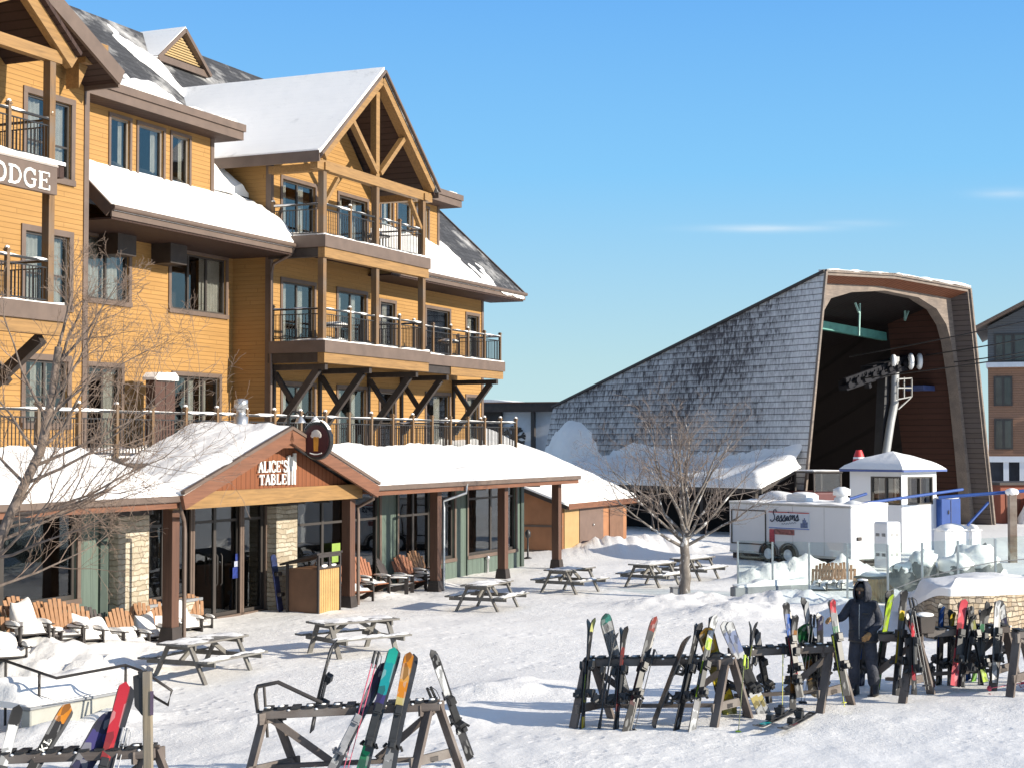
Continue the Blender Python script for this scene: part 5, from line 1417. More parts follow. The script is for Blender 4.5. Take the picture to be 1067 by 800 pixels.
# roof gear and snow
mb = MB(); mb.box(TX(806), TX(828), 0.6, 1.3, ztp, ztp+0.32); mb.build('roof_vent', M['white'], tr, 0.08, 2)
mb = MB(); mb.lathe([(0.26, 0), (0.26, 0.22), (0.20, 0.24), (0.20, 0.3), (0.3, 0.31), (0.3, 0.52), (0.1, 0.6)], (TX(853), 1.2, ztp), 16); mb.build('exhaust_vent', M['white'], tr)
mb = MB(); mb.blob((TX(872), 0.8, ztp), (0.35, 0.3, 0.16), 5, 0.1); mb.build('roof_dome', M['white'], tr)
snow_slab(lambda s, q: V((0.0+LT_*s, 0.0+2.0*q, ztp-0.005)), lambda s, q, p: 0.04+0.05*nz3(p, 1.2)+0.05*sstep(0.2, 0.6, q), 60, 12, tr, 'snow', off=V((0, 0, 0)))
mb = MB(); mb.blob((TX(818), 0.95, ztp+0.32), (0.45, 0.4, 0.08), 6, 0.1); mb.blob((TX(782), 1.5, ztp+0.05), (0.9, 0.5, 0.35), 9, 0.15); mb.build('snow', M['snow'], tr)
mb = MB(); mb.bar((LT_+0.0, 0.8, 0.2), (LT_+0.9, 1.0, 0.2), 0.1, 0.1); mb.box(LT_+0.003, LT_+0.06, 0.3, 0.5, 0.9, 1.02); mb.build('hitch', M['dark'], tr)
# white cabinet by the end of the trailer
cp = GY(917, 592, 54)
cab = thing('utility_cabinet', 'white rounded utility cabinet with dark vent slots at the trailer end', 'cabinet', V((cp.x, cp.y, 0)), trz)
mb = MB(); mb.box(0, 0.6, -0.35, 0.35, 0.1, 1.62); mb.build('body', M['white'], cab, 0.08, 3)
mb = MB()
for zz in (1.15, 0.5):
    for y in (-0.22, 0.05):
        for k in range(3): mb.box(0.6, 0.612, y, y+0.14, zz+0.035*k, zz+0.035*k+0.018)
    for x in (0.12, 0.36):
        for k in range(3): mb.box(x, x+0.14, -0.362, -0.351, zz+0.035*k, zz+0.035*k+0.018)
mb.build('vent', M['sash'], cab)

# ================================================================== LIFT HUT
hc = GY(940, 566, 63)
hutb = thing('lift_hut', 'white operator hut with dark windows, blue eave and a snowy pyramid roof', 'hut', V((hc.x, hc.y, 0)), trz)
def HX(px):
    t_ = (px-CX)/FPX; dx, dy = math.cos(trz), math.sin(trz)
    return (t_*hc.y - hc.x)/(dx - t_*dy)
def HY(px):
    t_ = (px-CX)/FPX; dx, dy = -math.sin(trz), math.cos(trz)
    return (t_*hc.y - hc.x)/(dx - t_*dy)
hw, hd = -HX(885), HY(975)
ze_ = GY(940, 491, 63).z
wpan = plain('white hut panel', (0.72, 0.73, 0.74), 0.5, 0.03, 1.0, 0.03)
zw0, zw1 = GY(940, 526, 63).z, GY(940, 496.5, 63).z
def hwall(p0, p1, wa, wb):   # wall between two corners with one window opening
    p0, p1 = V(p0), V(p1); L = (p1-p0).length; d = (p1-p0)/L; nrm = V((d.y, -d.x, 0))
    mb = MB()
    q = lambda a, z, o=0.0: p0 + d*a + V((0, 0, z)) - nrm*o
    us = [0, wa, wb, L]; zs = [-0.2, zw0, zw1, ze_]
    for i in range(3):
        for j in range(3):
            if i == 1 and j == 1: continue
            mb.add([q(us[i], zs[j]), q(us[i+1], zs[j]), q(us[i+1], zs[j+1]), q(us[i], zs[j+1])], [(0, 1, 2, 3)])
    mb.build('wall', wpan, hutb)
    mb = MB()
    for a, b, c, e in ((wa, wb, zw0, zw0+0.06), (wa, wb, zw1-0.06, zw1), (wa, wa+0.06, zw0+0.06, zw1-0.06), (wb-0.06, wb, zw0+0.06, zw1-0.06), ((wa+wb)/2-0.04, (wa+wb)/2+0.04, zw0+0.06, zw1-0.06)):
        vs = [q(a, c, -0.02), q(b, c, -0.02), q(b, e, -0.02), q(a, e, -0.02), q(a, c, 0.1), q(b, c, 0.1), q(b, e, 0.1), q(a, e, 0.1)]
        mb.add(vs, [(0,1,2,3),(7,6,5,4),(0,4,5,1),(1,5,6,2),(2,6,7,3),(3,7,4,0)])
    w = mb.build('window', M['sash'], hutb)
    mb = MB(); mb.add([q(wa, zw0, 0.05), q(wb, zw0, 0.05), q(wb, zw1, 0.05), q(wa, zw1, 0.05)], [(0, 1, 2, 3)]); mb.build('pane', M['pane'], w)
hwall((-hw, 0, 0), (0, 0, 0), -HX(907)*-1+hw, hw-0.04+HX(939))
hwall((0, 0, 0), (0, hd, 0), HY(945), HY(971))
hwall((0, hd, 0), (-hw, hd, 0), 0.5, hw-0.5)
hwall((-hw, hd, 0), (-hw, 0, 0), 0.5, hd-0.5)
mb = MB(); mb.box(-hw+0.3, -0.3, 0.3, hd-0.3, -0.1, zw0-0.25); mb.build('counter', M['roomlight'], hutb)
mb = MB()
e = 0.28
cor = [(-hw-e, -e), (e, -e), (e, hd+e), (-hw-e, hd+e)]
for (ax, ay), (bx, by) in zip(cor, cor[1:]+cor[:1]): mb.bar((ax, ay, ze_+0.02), (bx, by, ze_+0.03), 0.06, 0.08)
mb.build('eave_trim', plain('dark blue trim', (0.06, 0.10, 0.28), 0.5, 0.1), hutb)
zap_ = GY(927, 470, 63).z
mb = MB(); ap = (-hw/2, hd/2, zap_-0.12)
mb.add([(x, y, ze_+0.0) for x, y in cor]+[ap], [(0,1,4),(1,2,4),(2,3,4),(3,0,4),(3,2,1,0)]); mb.build('roof', M['dark'], hutb)
mb = MB(); c5 = [V((x*1.01, y*1.01, ze_+0.075)) for x, y in cor]; apv = V((-hw/2, hd/2, zap_))
for a, b in zip(c5, c5[1:]+c5[:1]):
    mb.grid(lambda s, q: (a.lerp(b, s)).lerp(apv, q) + V((0, 0, 0.11*math.sin(math.pi*min(1, q*1.0)**0.7)+0.03*nz3(a.lerp(b, s).lerp(apv, q), 1.6)*(1 if 0 < q < 1 else 0))), 16, 10)
mb.build('snow', M['snow'], hutb)

# ================================================================== blue gate poles, boxes, posts round the lift hut
def bar_thing(name, label, cat, a, b, w, mat, group=None):
    a, b = V(a), V(b)
    mb = MB(a); mb.tube([a, b], w, 8); o = mb.build(name, mat); o.location = a; return tag(o, label, cat, group)
bar_thing('gate_pole', 'long blue gate pole crossing in front of the hut windows', 'pole', GY(893, 525, 59), GY(1003, 509.5, 63), 0.055, M['bluepaint'], 'blue poles round the lift hut')
bar_thing('gate_pole', 'short blue gate pole slanting up behind the trailer roof', 'pole', GY(877, 522, 62), GY(903, 514, 62.4), 0.055, M['bluepaint'], 'blue poles round the lift hut')
gp = thing('gate_pole', 'blue gate pole with a slanted brace reaching the brown post at the right', 'pole', GY(978, 518, 58), 0, 'blue poles round the lift hut')
o0 = GY(978, 518, 58)
mb = MB(o0); mb.tube([o0, GY(1068, 511, 58)], 0.06, 8); mb.build('pole', M['bluepaint'], gp)
mb = MB(o0); mb.tube([GY(1008, 547, 57.6), GY(1030, 523, 57.9)], 0.05, 8); mb.build('brace', M['bluepaint'], gp)
pp = GY(1055, 560, 57.7)
po = thing('gate_post', 'brown wooden post with a snow cap carrying the blue pole', 'post', V((pp.x, pp.y, 0)), 0)
zt_ = GY(1055, 514, 57.7).z
mb = MB(); mb.box(-0.13, 0.13, -0.13, 0.13, -0.3, zt_); mb.build('shaft', M['railwood'], po, 0.01)
mb = MB(); mb.blob((0, 0, zt_+0.06), (0.24, 0.2, 0.14), 4, 0.15); mb.build('snow', M['snow'], po)
bb = GY(981, 546, 64)
bx = thing('blue_cabinet', 'blue steel cabinet with a snowy top right of the operator hut', 'cabinet', V((bb.x, bb.y, 0)), R(15))
z0, z1 = GY(981, 546, 64).z, GY(981, 519, 64).z
mb = MB(); mb.box(0, 0.85, 0, 0.6, -0.2, z1); mb.build('body', M['bluepaint'], bx, 0.02)
mb = MB(); mb.box(0.41, 0.43, -0.012, -0.001, z0, z1-0.06); mb.box(0.3, 0.34, -0.03, -0.001, z0+0.4, z0+0.55); mb.build('door', M['sash'], bx)
mb = MB(); mb.blob((0.42, 0.3, z1+0.02), (0.5, 0.38, 0.07), 2, 0.1); mb.build('snow', M['snow'], bx)
for k, (px, py, Y, w, h_) in enumerate(((984, 566, 58, 0.95, 0.9), (1012, 560, 60, 0.4, 0.7))):
    b0 = GY(px, py, Y)
    o = thing('snow_bin', ['white block bin heaped with snow before the blue cabinet', 'small white block bin heaped with snow beside the leaning barn jamb'][k], 'bin', V((b0.x, b0.y, -0.2)), R(10), 'white bins by the lift hut')
    zt_ = GY(px, 553, Y).z+0.2
    mb = MB(); mb.box(0, w, 0, 0.9, 0, zt_); mb.build('body', M['white'], o, 0.04)
    mb = MB(); mb.box(-0.03, w+0.03, -0.03, 0.93, zt_+0.001, zt_+0.07); mb.build('lid', M['white'], o, 0.02)
    mb = MB(); mb.blob((w/2, 0.45, zt_+0.05), (w*0.56, 0.5, 0.2), k+2, 0.15); mb.build('snow', M['snow'], o)
# snow groomer parked inside, its cab roof showing, and a red lamp
gp_ = GY(866, 545, 72)
gm = thing('snow_groomer', 'dark snow groomer cab half hidden behind the trailer roof', 'vehicle', V((gp_.x, gp_.y, -0.2)), R(20))
zc_ = GY(866, 491, 72).z+0.2
mb = MB(); mb.box(-0.9, 0.9, 0, 2.6, 0.5, zc_-0.9); mb.build('body', plain('dark red body', (0.10, 0.02, 0.02), 0.4, 0.2), gm, 0.08, 2)
mb = MB(); mb.box(-0.75, 0.75, 0.2, 2.0, zc_-0.08, zc_); mb.build('cab_roof', M['dark'], gm, 0.03)
mb = MB()
for x in (-0.7, 0.64):
    for y in (0.25, 1.9): mb.box(x, x+0.07, y, y+0.07, zc_-0.9, zc_-0.08)
mb.build('cab_pillar', M['dark'], gm)
mb = MB(); mb.box(-0.62, 0.63, 0.27, 0.29, zc_-0.88, zc_-0.09); mb.build('windscreen', M['pane'], gm)
mb = MB()
for s in (-1, 1): mb.box(s*0.95-0.28, s*0.95+0.28, -0.1, 2.8, 0, 0.5)
mb.build('track', M['rubber'], gm, 0.1, 2)
mb = MB(); mb.box(-0.7, 0.7, 0.3, 1.8, zc_+0.001, zc_+0.06); mb.build('snow', M['snow'], gm, 0.03)
rp = GY(895, 480, 66)
rl = thing('marker_post', 'red and white marker post standing behind the hut roof', 'post', V((rp.x, rp.y, -0.2)), 0)
zt_ = GY(895, 468.5, 66).z+0.2
mb = MB(); mb.tube([(0, 0, 0), (0, 0, zt_-0.45)], 0.05, 8); mb.build('pole', M['galv'], rl)
mb = MB(); mb.lathe([(0.26, zt_-0.5), (0.2, zt_-0.2), (0.12, zt_)], (0, 0, 0), 10); mb.build('red_cap', plain('signal red', (0.5, 0.03, 0.03), 0.5, 0.1), rl)
mb = MB(); mb.lathe([(0.235, zt_-0.36), (0.225, zt_-0.28)], (0, 0, 0), 10); mb.build('white_band', M['white'], rl)
# ================================================================== STONE RETAINING WALL
def gz(x, y): return ground(x, y)
WB = WALLP[0]
rw_ = thing('retaining_wall', 'curved tan stone retaining wall with snow along its top behind the right ski racks', 'wall', (WB.x, WB.y, 0), 0)
pl = []
for p, q in zip(WALLP, WALLP[1:]):
    for i in range(8): pl.append(p.lerp(q, i/8))
pl.append(WALLP[-1])
def wh(i): return g0(pl[i].x, pl[i].y) + 0.25 + 0.75*sstep(0, 22, i)
mb = MB(WB)
nrm_ = []
for i, p in enumerate(pl):
    d = (pl[min(i+1, len(pl)-1)]-pl[max(i-1, 0)]); d.z = 0; d.normalize(); nrm_.append(V((-d.y, d.x, 0)))
nrm_ = [sum((nrm_[max(0, min(len(pl)-1, i+k))] for k in range(-5, 6)), V((0, 0, 0))).normalized() for i in range(len(pl))]
vs = []
for i, p in enumerate(pl):
    n_ = nrm_[i]
    vs += [V((p.x, p.y, -0.5)), V((p.x, p.y, wh(i))), V((p.x, p.y, wh(i)))+n_*0.4, V((p.x, p.y, -0.5))+n_*0.4]
fs = []
for i in range(len(pl)-1):
    for k in range(4): fs.append((4*i+k, 4*i+(k+1) % 4, 4*i+4+(k+1) % 4, 4*i+4+k))
fs += [(0, 1, 2, 3), (4*len(pl)-1, 4*len(pl)-2, 4*len(pl)-3, 4*len(pl)-4)]
mb.add(vs, fs); mb.build('masonry', M['wallstone'], rw_)
def capsnow(s, q):
    f = s*(len(pl)-1.001); i = int(f); p = pl[i].lerp(pl[i+1], f-i)+nrm_[i].lerp(nrm_[i+1], f-i)*(-0.02+0.85*q)
    return V((p.x, p.y, wh(i)*(1-(f-i))+wh(i+1)*(f-i)))
snow_slab(capsnow, lambda s, q, p: (0.08+0.17*sstep(0, 0.7, q)+0.04*nz3(p, 1.5))*sstep(0, 0.03, s)+0.01, 70, 8, rw_, 'snow', off=WB)

# ================================================================== GLASS WINDBREAK FENCE
F0, F1, F2 = G(769, 617), GY(925, 590, 41.5), GY(1120, 590, 37.5)
for q in (F0, F1, F2): q.z = 0
M['fglass'] = pane_mat('windbreak glass', (0.93, 0.975, 0.97), 1.5, (0.85, 1.0, 0.98))
fen = thing('glass_fence', 'clear glass windbreak fence with slim posts round the raised terrace', 'fence', F0, 0)
def ftop(x): return GY(770, 562.5, F0.y).z if x < F1.x-0.1 else None
segs = []
for a, b, n_ in ((F0, F1, 4), (F1, F2, 5)):
    for i in range(n_): segs.append((a.lerp(b, i/n_), a.lerp(b, (i+1)/n_)))
ztA, ztB, ztC = GY(769, 562.5, F0.y).z, GY(924, 566, F1.y).z, GY(1067, 555, F2.y).z
def zt_at(p):
    if p.x <= F1.x: return ztA + (ztB-ztA)*(p.x-F0.x)/(F1.x-F0.x)
    return ztB + (ztC-ztB)*min(1.3, (p.x-F1.x)/(F2.x-F1.x))
for k, (a, b) in enumerate(segs):
    d = (b-a).normalized()
    za, zb_ = max(0.12, ground(a.x, a.y)-0.1), max(0.12, ground(b.x, b.y)-0.1)
    a2, b2 = a+d*0.03, b-d*0.03
    n_ = V((-d.y, d.x, 0))*0.006
    vs = []
    for o_ in (n_*-1, n_):
        vs += [V((a2.x, a2.y, za))+o_, V((b2.x, b2.y, zb_))+o_, V((b2.x, b2.y, zt_at(b)))+o_, V((a2.x, a2.y, zt_at(a)))+o_]
    mb = MB(F0); mb.add(vs, [(0,1,2,3),(7,6,5,4),(0,4,5,1),(1,5,6,2),(2,6,7,3),(3,7,4,0)]); mb.build('glass_panel', M['fglass'], fen)
for p in [segs[0][0]]+[s[1] for s in segs]:
    z = ground(p.x, p.y)
    mb = MB(F0); mb.box(p.x-0.025, p.x+0.025, p.y-0.025, p.y+0.025, z-0.3, zt_at(p)-0.02); mb.build('post', M['galv'], fen)
mb = MB(F0)
for a, b in segs[4:]: mb.bar(V((a.x, a.y-0.04, ground(a.x, a.y)+0.42)), V((b.x, b.y-0.04, ground(b.x, b.y)+0.42)), 0.02, 0.02)
mb.build('rail', M['galv'], fen)
# low concrete kerb wall at the fence foot
k0, k1 = G(766, 626), G(845, 622)
kw = thing('concrete_kerb', 'low dark grey concrete kerb wall half buried in snow under the glass fence', 'wall', k0, math.atan2(k1.y-k0.y, k1.x-k0.x))
mb = MB(); mb.box(0, (k1-k0).length, 0, 0.25, -0.4, 0.36); mb.build('block', M['concrete'], kw, 0.02)
snow_slab(lambda s, q: V((0.1+((k1-k0).length-0.1)*s, 0.02+0.25*q, 0.36)), lambda s, q, p: 0.10*sstep(0, 0.3, s)+0.05+0.06*nz3(p, 2.2), 24, 5, kw, 'snow', off=V((0, 0, 0)))
# slatted bin and snowy boulders behind the fence
sp_ = onG(912, 626)
sb = thing('slatted_planter', 'yellow slatted planter box with a snow top just right of the skier\'s hood', 'planter', sp_, R(50))
ztp_ = 0.62
mb = MB()
for i in range(7): mb.box(-0.45+0.13*i, -0.34+0.13*i, -0.32, -0.29, -0.2, ztp_); mb.box(-0.47, -0.44, -0.3+0.09*i, -0.22+0.09*i, -0.2, ztp_)
mb.build('slats', plain('yellow slats', (0.34, 0.19, 0.06), 0.6, 0.2), sb)
mb = MB(); mb.box(-0.44, 0.46, -0.285, 0.32, -0.2, ztp_-0.02); mb.box(-0.5, 0.5, -0.36, 0.36, ztp_, ztp_+0.05); mb.build('frame', M['dark'], sb)
mb = MB(); mb.blob((0, 0, ztp_+0.06), (0.5, 0.36, 0.1), 3, 0.12); mb.build('snow', M['snow'], sb)
rocks = [(941, 588, .5, 'grey boulder capped with snow nearest the slatted planter'), (950, 592, .52, 'round grey boulder low behind the glass fence, second from the planter'),
         (972, 592, .62, 'dark boulder under thick snow in the middle behind the glass'), (997, 586, .66, 'snow topped boulder behind the glass, left of the tilted slab'),
         (1019, 580, .82, 'largest tilted dark boulder with a snow hood behind the glass'), (1035, 590, .5, 'low dark boulder at the right end of the boulders behind the glass'),
         (961, 578, .55, 'boulder almost wholly under snow at the back of the pile')]
rk = plain('dark grey rock', (0.13, 0.135, 0.14), 0.85, 0.4, 3, 0.8, 0, 9, None, 0.03)
for i, (px, py, r, lb) in enumerate(rocks):
    r *= 0.72; q = GY(px, py, 42.4+0.5*(i % 3))
    zg = ground(q.x, q.y); zz = max(zg+0.12, q.z-0.1)
    o = thing('boulder', lb, 'boulder', (q.x, q.y, zz-0.1), 0.7*i, 'boulders behind the glass fence')
    mb = MB(); mb.blob((0, 0, -0.1), (r, r*0.8, r*0.95), i*1.7+1, 0.4, 20, 12); mb.build('rock', rk, o)
    mb = MB(); mb.blob((0.05, 0.03, -0.1+r*0.45), (r*1.02, r*0.85, r*0.62), i*1.7+1.1, 0.35, 20, 12); mb.build('snow', M['snow'], o)
# snowy shrubs of the planting bed, orange deck chairs behind the fence and a small sign post come with the chairs below

# ================================================================== PICNIC TABLES
def picnic(name_lbl, px, py, rz, L=1.75, seatw=1.35, sink=0.0, mat=None, snow=0.0):
    p = onG(px, py)
    t_ = thing('picnic_table', name_lbl, 'picnic table', (p.x, p.y, p.z-0.07-sink), rz, 'picnic tables on the snowy plaza')
    w_ = mat or M['greywood']
    mb = MB()
    for i in range(5): mb.box(-L/2, L/2, -0.36+0.147*i, -0.36+0.147*i+0.138, 0.70, 0.74)
    mb.build('tabletop', w_, t_, 0.006)
    for s in (-1, 1):
        mb = MB()
        for i in range(2): y = s*(seatw/2)-0.13+0.13*i; mb.box(-L/2, L/2, y, y+0.122, 0.42, 0.458)
        mb.build('bench', w_, t_, 0.006)
    for e in (-1, 1):
        x = e*(L/2-0.22)
        for s in (-1, 1):
            mb = MB(); mb.bar((x, s*0.24, 0.70), (x, s*0.60, 0.0), 0.045, 0.10, (1, 0, 0)); mb.build('leg', w_, t_)
        mb = MB(); mb.box(x+0.026, x+0.065, -seatw/2-0.1, seatw/2+0.1, 0.33, 0.418); mb.box(x+0.026, x+0.065, -0.34, 0.34, 0.61, 0.698); mb.build('cross_rail', w_, t_)
        mb = MB(); mb.bar((x-e*0.04, 0, 0.40), (x-e*0.52, 0, 0.69), 0.05, 0.08); mb.build('brace', w_, t_)
    # thin crust of snow left on the boards
    mb = MB()
    rr = random.Random(int(px))
    def crust(x0, x1, y0, y1, z, k):
        mb.grid(lambda s, q: V((x0+(x1-x0)*s, y0+(y1-y0)*q, z + (0.03*sstep(0, 0.06, s)*sstep(0, 0.06, 1-s)*sstep(0, 0.15, q)*sstep(0, 0.15, 1-q)*(0.5+snow+1.6*noise.fractal(V((s*5+px, q*2.2, 1)), 1, 2, 4)) - 0.004))), 30, 8)
    crust(-L/2, L/2, -0.36, 0.37, 0.741, 0)
    crust(-L/2, L/2, -seatw/2-0.13, -seatw/2+0.12, 0.459, 1); crust(-L/2, L/2, seatw/2-0.13, seatw/2+0.12, 0.459, 2)
    mb.build('snow', M['snow'], t_)
    return t_
picnic('weathered picnic table nearest the porch post and the patio handrail', 212, 703, LRZ-0.05, 1.9)
picnic('pale grey picnic table in the open snow behind the ski with a single dark stem', 368, 679, R(38), 1.8)
picnic('grey picnic table before the fourth porch post', 508, 634, LRZ+0.03, 1.8)
picnic('small dark picnic table before the farthest porch post', 594, 617, R(58), 1.7)
picnic('light picnic table left of the bare tree trunk', 680, 610, R(55), 1.6, snow=0.4)
picnic('light picnic table partly behind the bare tree trunk', 722, 603, R(57), 1.7, snow=0.5)

# ================================================================== ADIRONDACK CHAIRS
AM = {'o': wood('orange brown chair slats', (0.33, 0.165, 0.075), 'z', 0.3, 0.6), 'd': plain('dark brown chair slats', (0.05, 0.038, 0.035), 0.6, 0.3, 4, 0.1), 'r': wood('rust brown chair slats', (0.30, 0.11, 0.05), 'z', 0.3, 0.6)}
M['chairframe'] = plain('black brown chair frame', (0.035, 0.028, 0.026), 0.6, 0.3, 4, 0.05)
def adir(lbl, px, py, rz, col='o', snow=0.5, sink=0.12, grp='adirondack chairs by the lodge', tilt=0.0, scale=1.0, yl=None, world=None):
    p = world if world else onG(px, py)
    o = thing('adirondack_chair', lbl, 'chair', (p.x, p.y, p.z-sink), 0, grp, rot=(tilt, 0, rz)); o.scale = (scale,)*3
    slat, fr_ = AM[col], M['chairframe']
    # faces local -y
    mb = MB(); n_ = 7; bt, tp_ = V((0, 0.22, 0.28)), V((0, 0.62, 1.08))
    for i in range(n_):
        f = (i-(n_-1)/2)/((n_-1)/2)
        x0, x1 = f*0.235, f*0.30
        top = 1.0-0.22*f*f
        a, b = bt+V((x0, 0, 0)), bt.lerp(tp_, top)+V((x1, 0, 0))
        mb.bar(a, b, 0.082, 0.022, (0, 1, 0))
    mb.build('backrest', slat, o, 0.006)
    mb = MB()
    for i in range(6):
        f = i/5; y = -0.32+0.54*f; z = 0.38-0.10*f
        mb.bar((-0.28, y, z), (0.28, y, z), 0.085, 0.022)
    mb.build('seat', fr_ if col != 'r' else slat, o, 0.004)
    for s in (-1, 1):
        mb = MB(); mb.bar((s*0.345, -0.40, 0.56), (s*0.34, 0.44, 0.55), 0.14, 0.024); mb.build('armrest', fr_, o, 0.01)
        mb = MB(); mb.bar((s*0.31, -0.32, 0.0), (s*0.31, -0.32, 0.548), 0.026, 0.11, (0, 1, 0)); mb.build('leg', fr_, o)
        mb = MB(); mb.bar((s*0.295, -0.34, 0.36), (s*0.29, 0.62, 0.03), 0.026, 0.12); mb.build('leg', fr_, o)
    mb = MB(); mb.bar((-0.31, 0.40, 0.52), (0.31, 0.40, 0.52), 0.08, 0.025); mb.bar((-0.28, 0.55, 0.86), (0.28, 0.55, 0.86), 0.07, 0.022, (0, 1, 0)); mb.build('back_rail', fr_, o)
    if snow > 0:
        mb = MB()
        def sn(s, q):
            x = -0.27+0.54*s
            y = -0.36+0.62*q
            base = 0.40-0.10*q
            ed = sstep(0, 0.15, s)*sstep(0, 0.15, 1-s)
            h = snow*(0.16+0.34*sstep(0.35, 1.0, q))*ed*(1+0.25*noise.noise(V((s*1.5+px, q*1.2, 2))))*sstep(0, 0.2, q)
            return V((x, y+0.12*h*q, base+h))
        mb.grid(sn, 14, 14)
        for s in (-1, 1): mb.blob((s*0.345, 0.0, 0.575), (0.065, 0.38, 0.035+0.03*snow), s+3, 0.15, 10, 5)
        mb.build('snow', M['snow'], o)
    return o
CF = LRZ + math.pi                    # local -y of the chair looks out from the lodge
CF = LRZ - R(26)
def cside(px, py, yl):                # place by column on a line parallel with the wall
    u = W(px, py, yl)[0]; q = lodge_pt(u, yl); return V((q.x, q.y, ground(q.x, q.y)))
left = [(8, 640, 20.9, 'o', .8, 'orange chair at the left frame edge, its seat under snow'),
        (28, 640, 21.0, 'o', 1.2, 'orange chair with its whole seat and lap buried in a long snow pile'),
        (66, 640, 21.0, 'o', .25, 'tall bare orange chair with almost no snow below the big window'),
        (87, 640, 21.1, 'o', .9, 'orange chair half filled with snow left of the charcoal chair'),
        (107, 640, 21.1, 'd', .9, 'charcoal chair half filled with snow before the green boards'),
        (135, 640, 21.1, 'o', .6, 'orange chair standing at the foot of the left stone pier'),
        (153, 635, 21.2, 'o', .9, 'orange chair just left of the first porch post'),
        (168, 632, 21.4, 'o', .7, 'orange chair partly hidden by the first porch post'),
        (190, 632, 21.3, 'd', 1.2, 'dark chair drowned in snow right of the first porch post'),
        (204, 628, 21.5, 'o', .5, 'orange chair before the low stone plinth by the entrance')]
for i, (px, py, yl, c, sn, lb) in enumerate(left):
    adir(lb, px, py, CF+R(random.uniform(-14, 14)), c, sn*1.2, 0.26+0.1*random.random(), world=cside(px, py, yl), scale=0.95)
adir('orange chair back poking out of the snow bank behind the handrail', 60, 690, CF+R(20), 'o', 0.6, 0.5, world=onG(62, 690))
right = [(372, 590, 21.1, 'r', .5, 'rust brown chair closest to the porch post by the slatted bin'), (388, 590, 21.2, 'r', .4, 'rust brown chair, second from the slatted bin'),
         (415, 590, 21.2, 'd', .1, 'bare charcoal chair turned sideways left of two orange chairs'), (428, 590, 21.3, 'r', .45, 'rust orange chair next to the bare charcoal chair'),
         (444, 590, 21.3, 'o', .5, 'orange chair just left of the third porch post')]
for i, (px, py, yl, c, sn, lb) in enumerate(right):
    adir(lb, px, py, CF+R((-8, 5, 38, -6, 4)[i]), c, sn, 0.10, world=cside(px, py, yl))
for i, (px, py, lb) in enumerate(((853, 600, 'orange chair behind the glass fence, left of a close pair'), (866, 600, 'orange chair behind the glass fence, right of a close pair'), (882, 596, 'orange chair behind the glass fence nearest the white cabinet'))):
    q = GY(px, py, 47); adir(lb, px, py, R(-25+10*i), 'o', 0.6, 0.0, 'orange chairs behind the glass fence', world=V((q.x, q.y, ground(q.x, q.y)-0.35)))

# ================================================================== SLATTED BIN ENCLOSURE by the entrance
bp = onG(331, 640)
be = thing('bin_enclosure', 'slatted yellow and brown bin enclosure with a sloping dark lid beside the entrance', 'bin', (bp.x, bp.y, 0), LRZ)
du = 1.12; dyy = 0.85
mb = MB(); mb.box(0.05, du-0.05, 0.03, dyy, -0.2, 1.10); mb.build('body', plain('brown panel', (0.17, 0.085, 0.045), 0.6, 0.15), be)
mb = MB()
for i in range(9): w = (du-0.12)/9; mb.box(0.06+w*i+0.008, 0.06+w*(i+1)-0.008, 0.0, 0.028, 0.02, 1.08)
mb.build('slats', plain('yellow bin slats', (0.40, 0.245, 0.09), 0.6, 0.12), be, 0.004)
mb = MB()
for x in (0.0, du-0.06): mb.box(x, x+0.06, -0.02, 0.03, -0.2, 1.45)
for x in (0.0, du-0.06): mb.box(x, x+0.06, dyy+0.001, dyy+0.06, -0.2, 1.2)
mb.box(0.06, du-0.06, -0.018, 0.029, 1.10, 1.16); mb.box(0.06, du-0.06, -0.018, 0.029, 1.38, 1.45); mb.box(du*0.5-0.03, du*0.5+0.03, -0.016, 0.027, 1.16, 1.38)
mb.build('frame', M['chairframe'], be)
mb = MB(); mb.plate([(-0.08, -0.02, 1.50), (du+0.06, -0.02, 1.50), (du+0.06, dyy+0.2, 1.22), (-0.08, dyy+0.2, 1.22)], 0.05); mb.build('lid', M['dark'], be)
mb = MB(); mb.blob((0.3, -0.01, 1.17), (0.14, 0.05, 0.04), 3, 0.1); mb.blob((0.75, -0.01, 1.17), (0.12, 0.05, 0.03), 4, 0.1); mb.build('snow', M['snow'], be)
# green poster standing inside the window
uu, zz = W(348, 560, YS-0.06)
gp2 = MB(V((uu, YS-0.06, zz))); a_, zt1 = W(346, 566, YS-0.06); b_, zt2 = W(354.5, 584.5, YS-0.06)
gp2.box(a_, b_, YS-0.06, YS-0.05, zt2, zt1); g_ = gp2.build('window_poster', plain('lime green poster', (0.22, 0.32, 0.06), 0.5, 0.15)); g_.location = lodge_pt(uu, YS-0.06, zz); g_.rotation_euler = (0, 0, LRZ)
tag(g_, 'lime green poster on the glass above the slatted bin', 'poster')
# blue and white decal on the entrance door, and a blue snowboard against the right stone pier
yd = 22.08+0.05
ua_, zA = W(241, 577, yd); ub_, zB = W(252, 601, yd)
gd = MB(V(((ua_+ub_)/2, yd, zB)))
for k_, (f0, f1, g0_, g1) in enumerate(((0.1, 0.9, 0.0, 0.45), (0.25, 0.8, 0.47, 0.7), (0.35, 0.7, 0.72, 1.0))): gd.box(ua_+(ub_-ua_)*f0, ua_+(ub_-ua_)*f1, yd-0.012, yd-0.004, zB+(zA-zB)*g0_, zB+(zA-zB)*g1, [0, 1, 0][k_])
g2_ = gd.build('door_decal', [plain('royal blue decal', (0.015, 0.03, 0.16), 0.5, 0.6, 12, 0), plain('pale decal', (0.3, 0.32, 0.4), 0.5, 0.5, 12, 0)]); g2_.location = lodge_pt((ua_+ub_)/2, yd, zB); g2_.rotation_euler = (0, 0, LRZ)
tag(g2_, 'blue and white decal on the dark entrance door', 'decal')
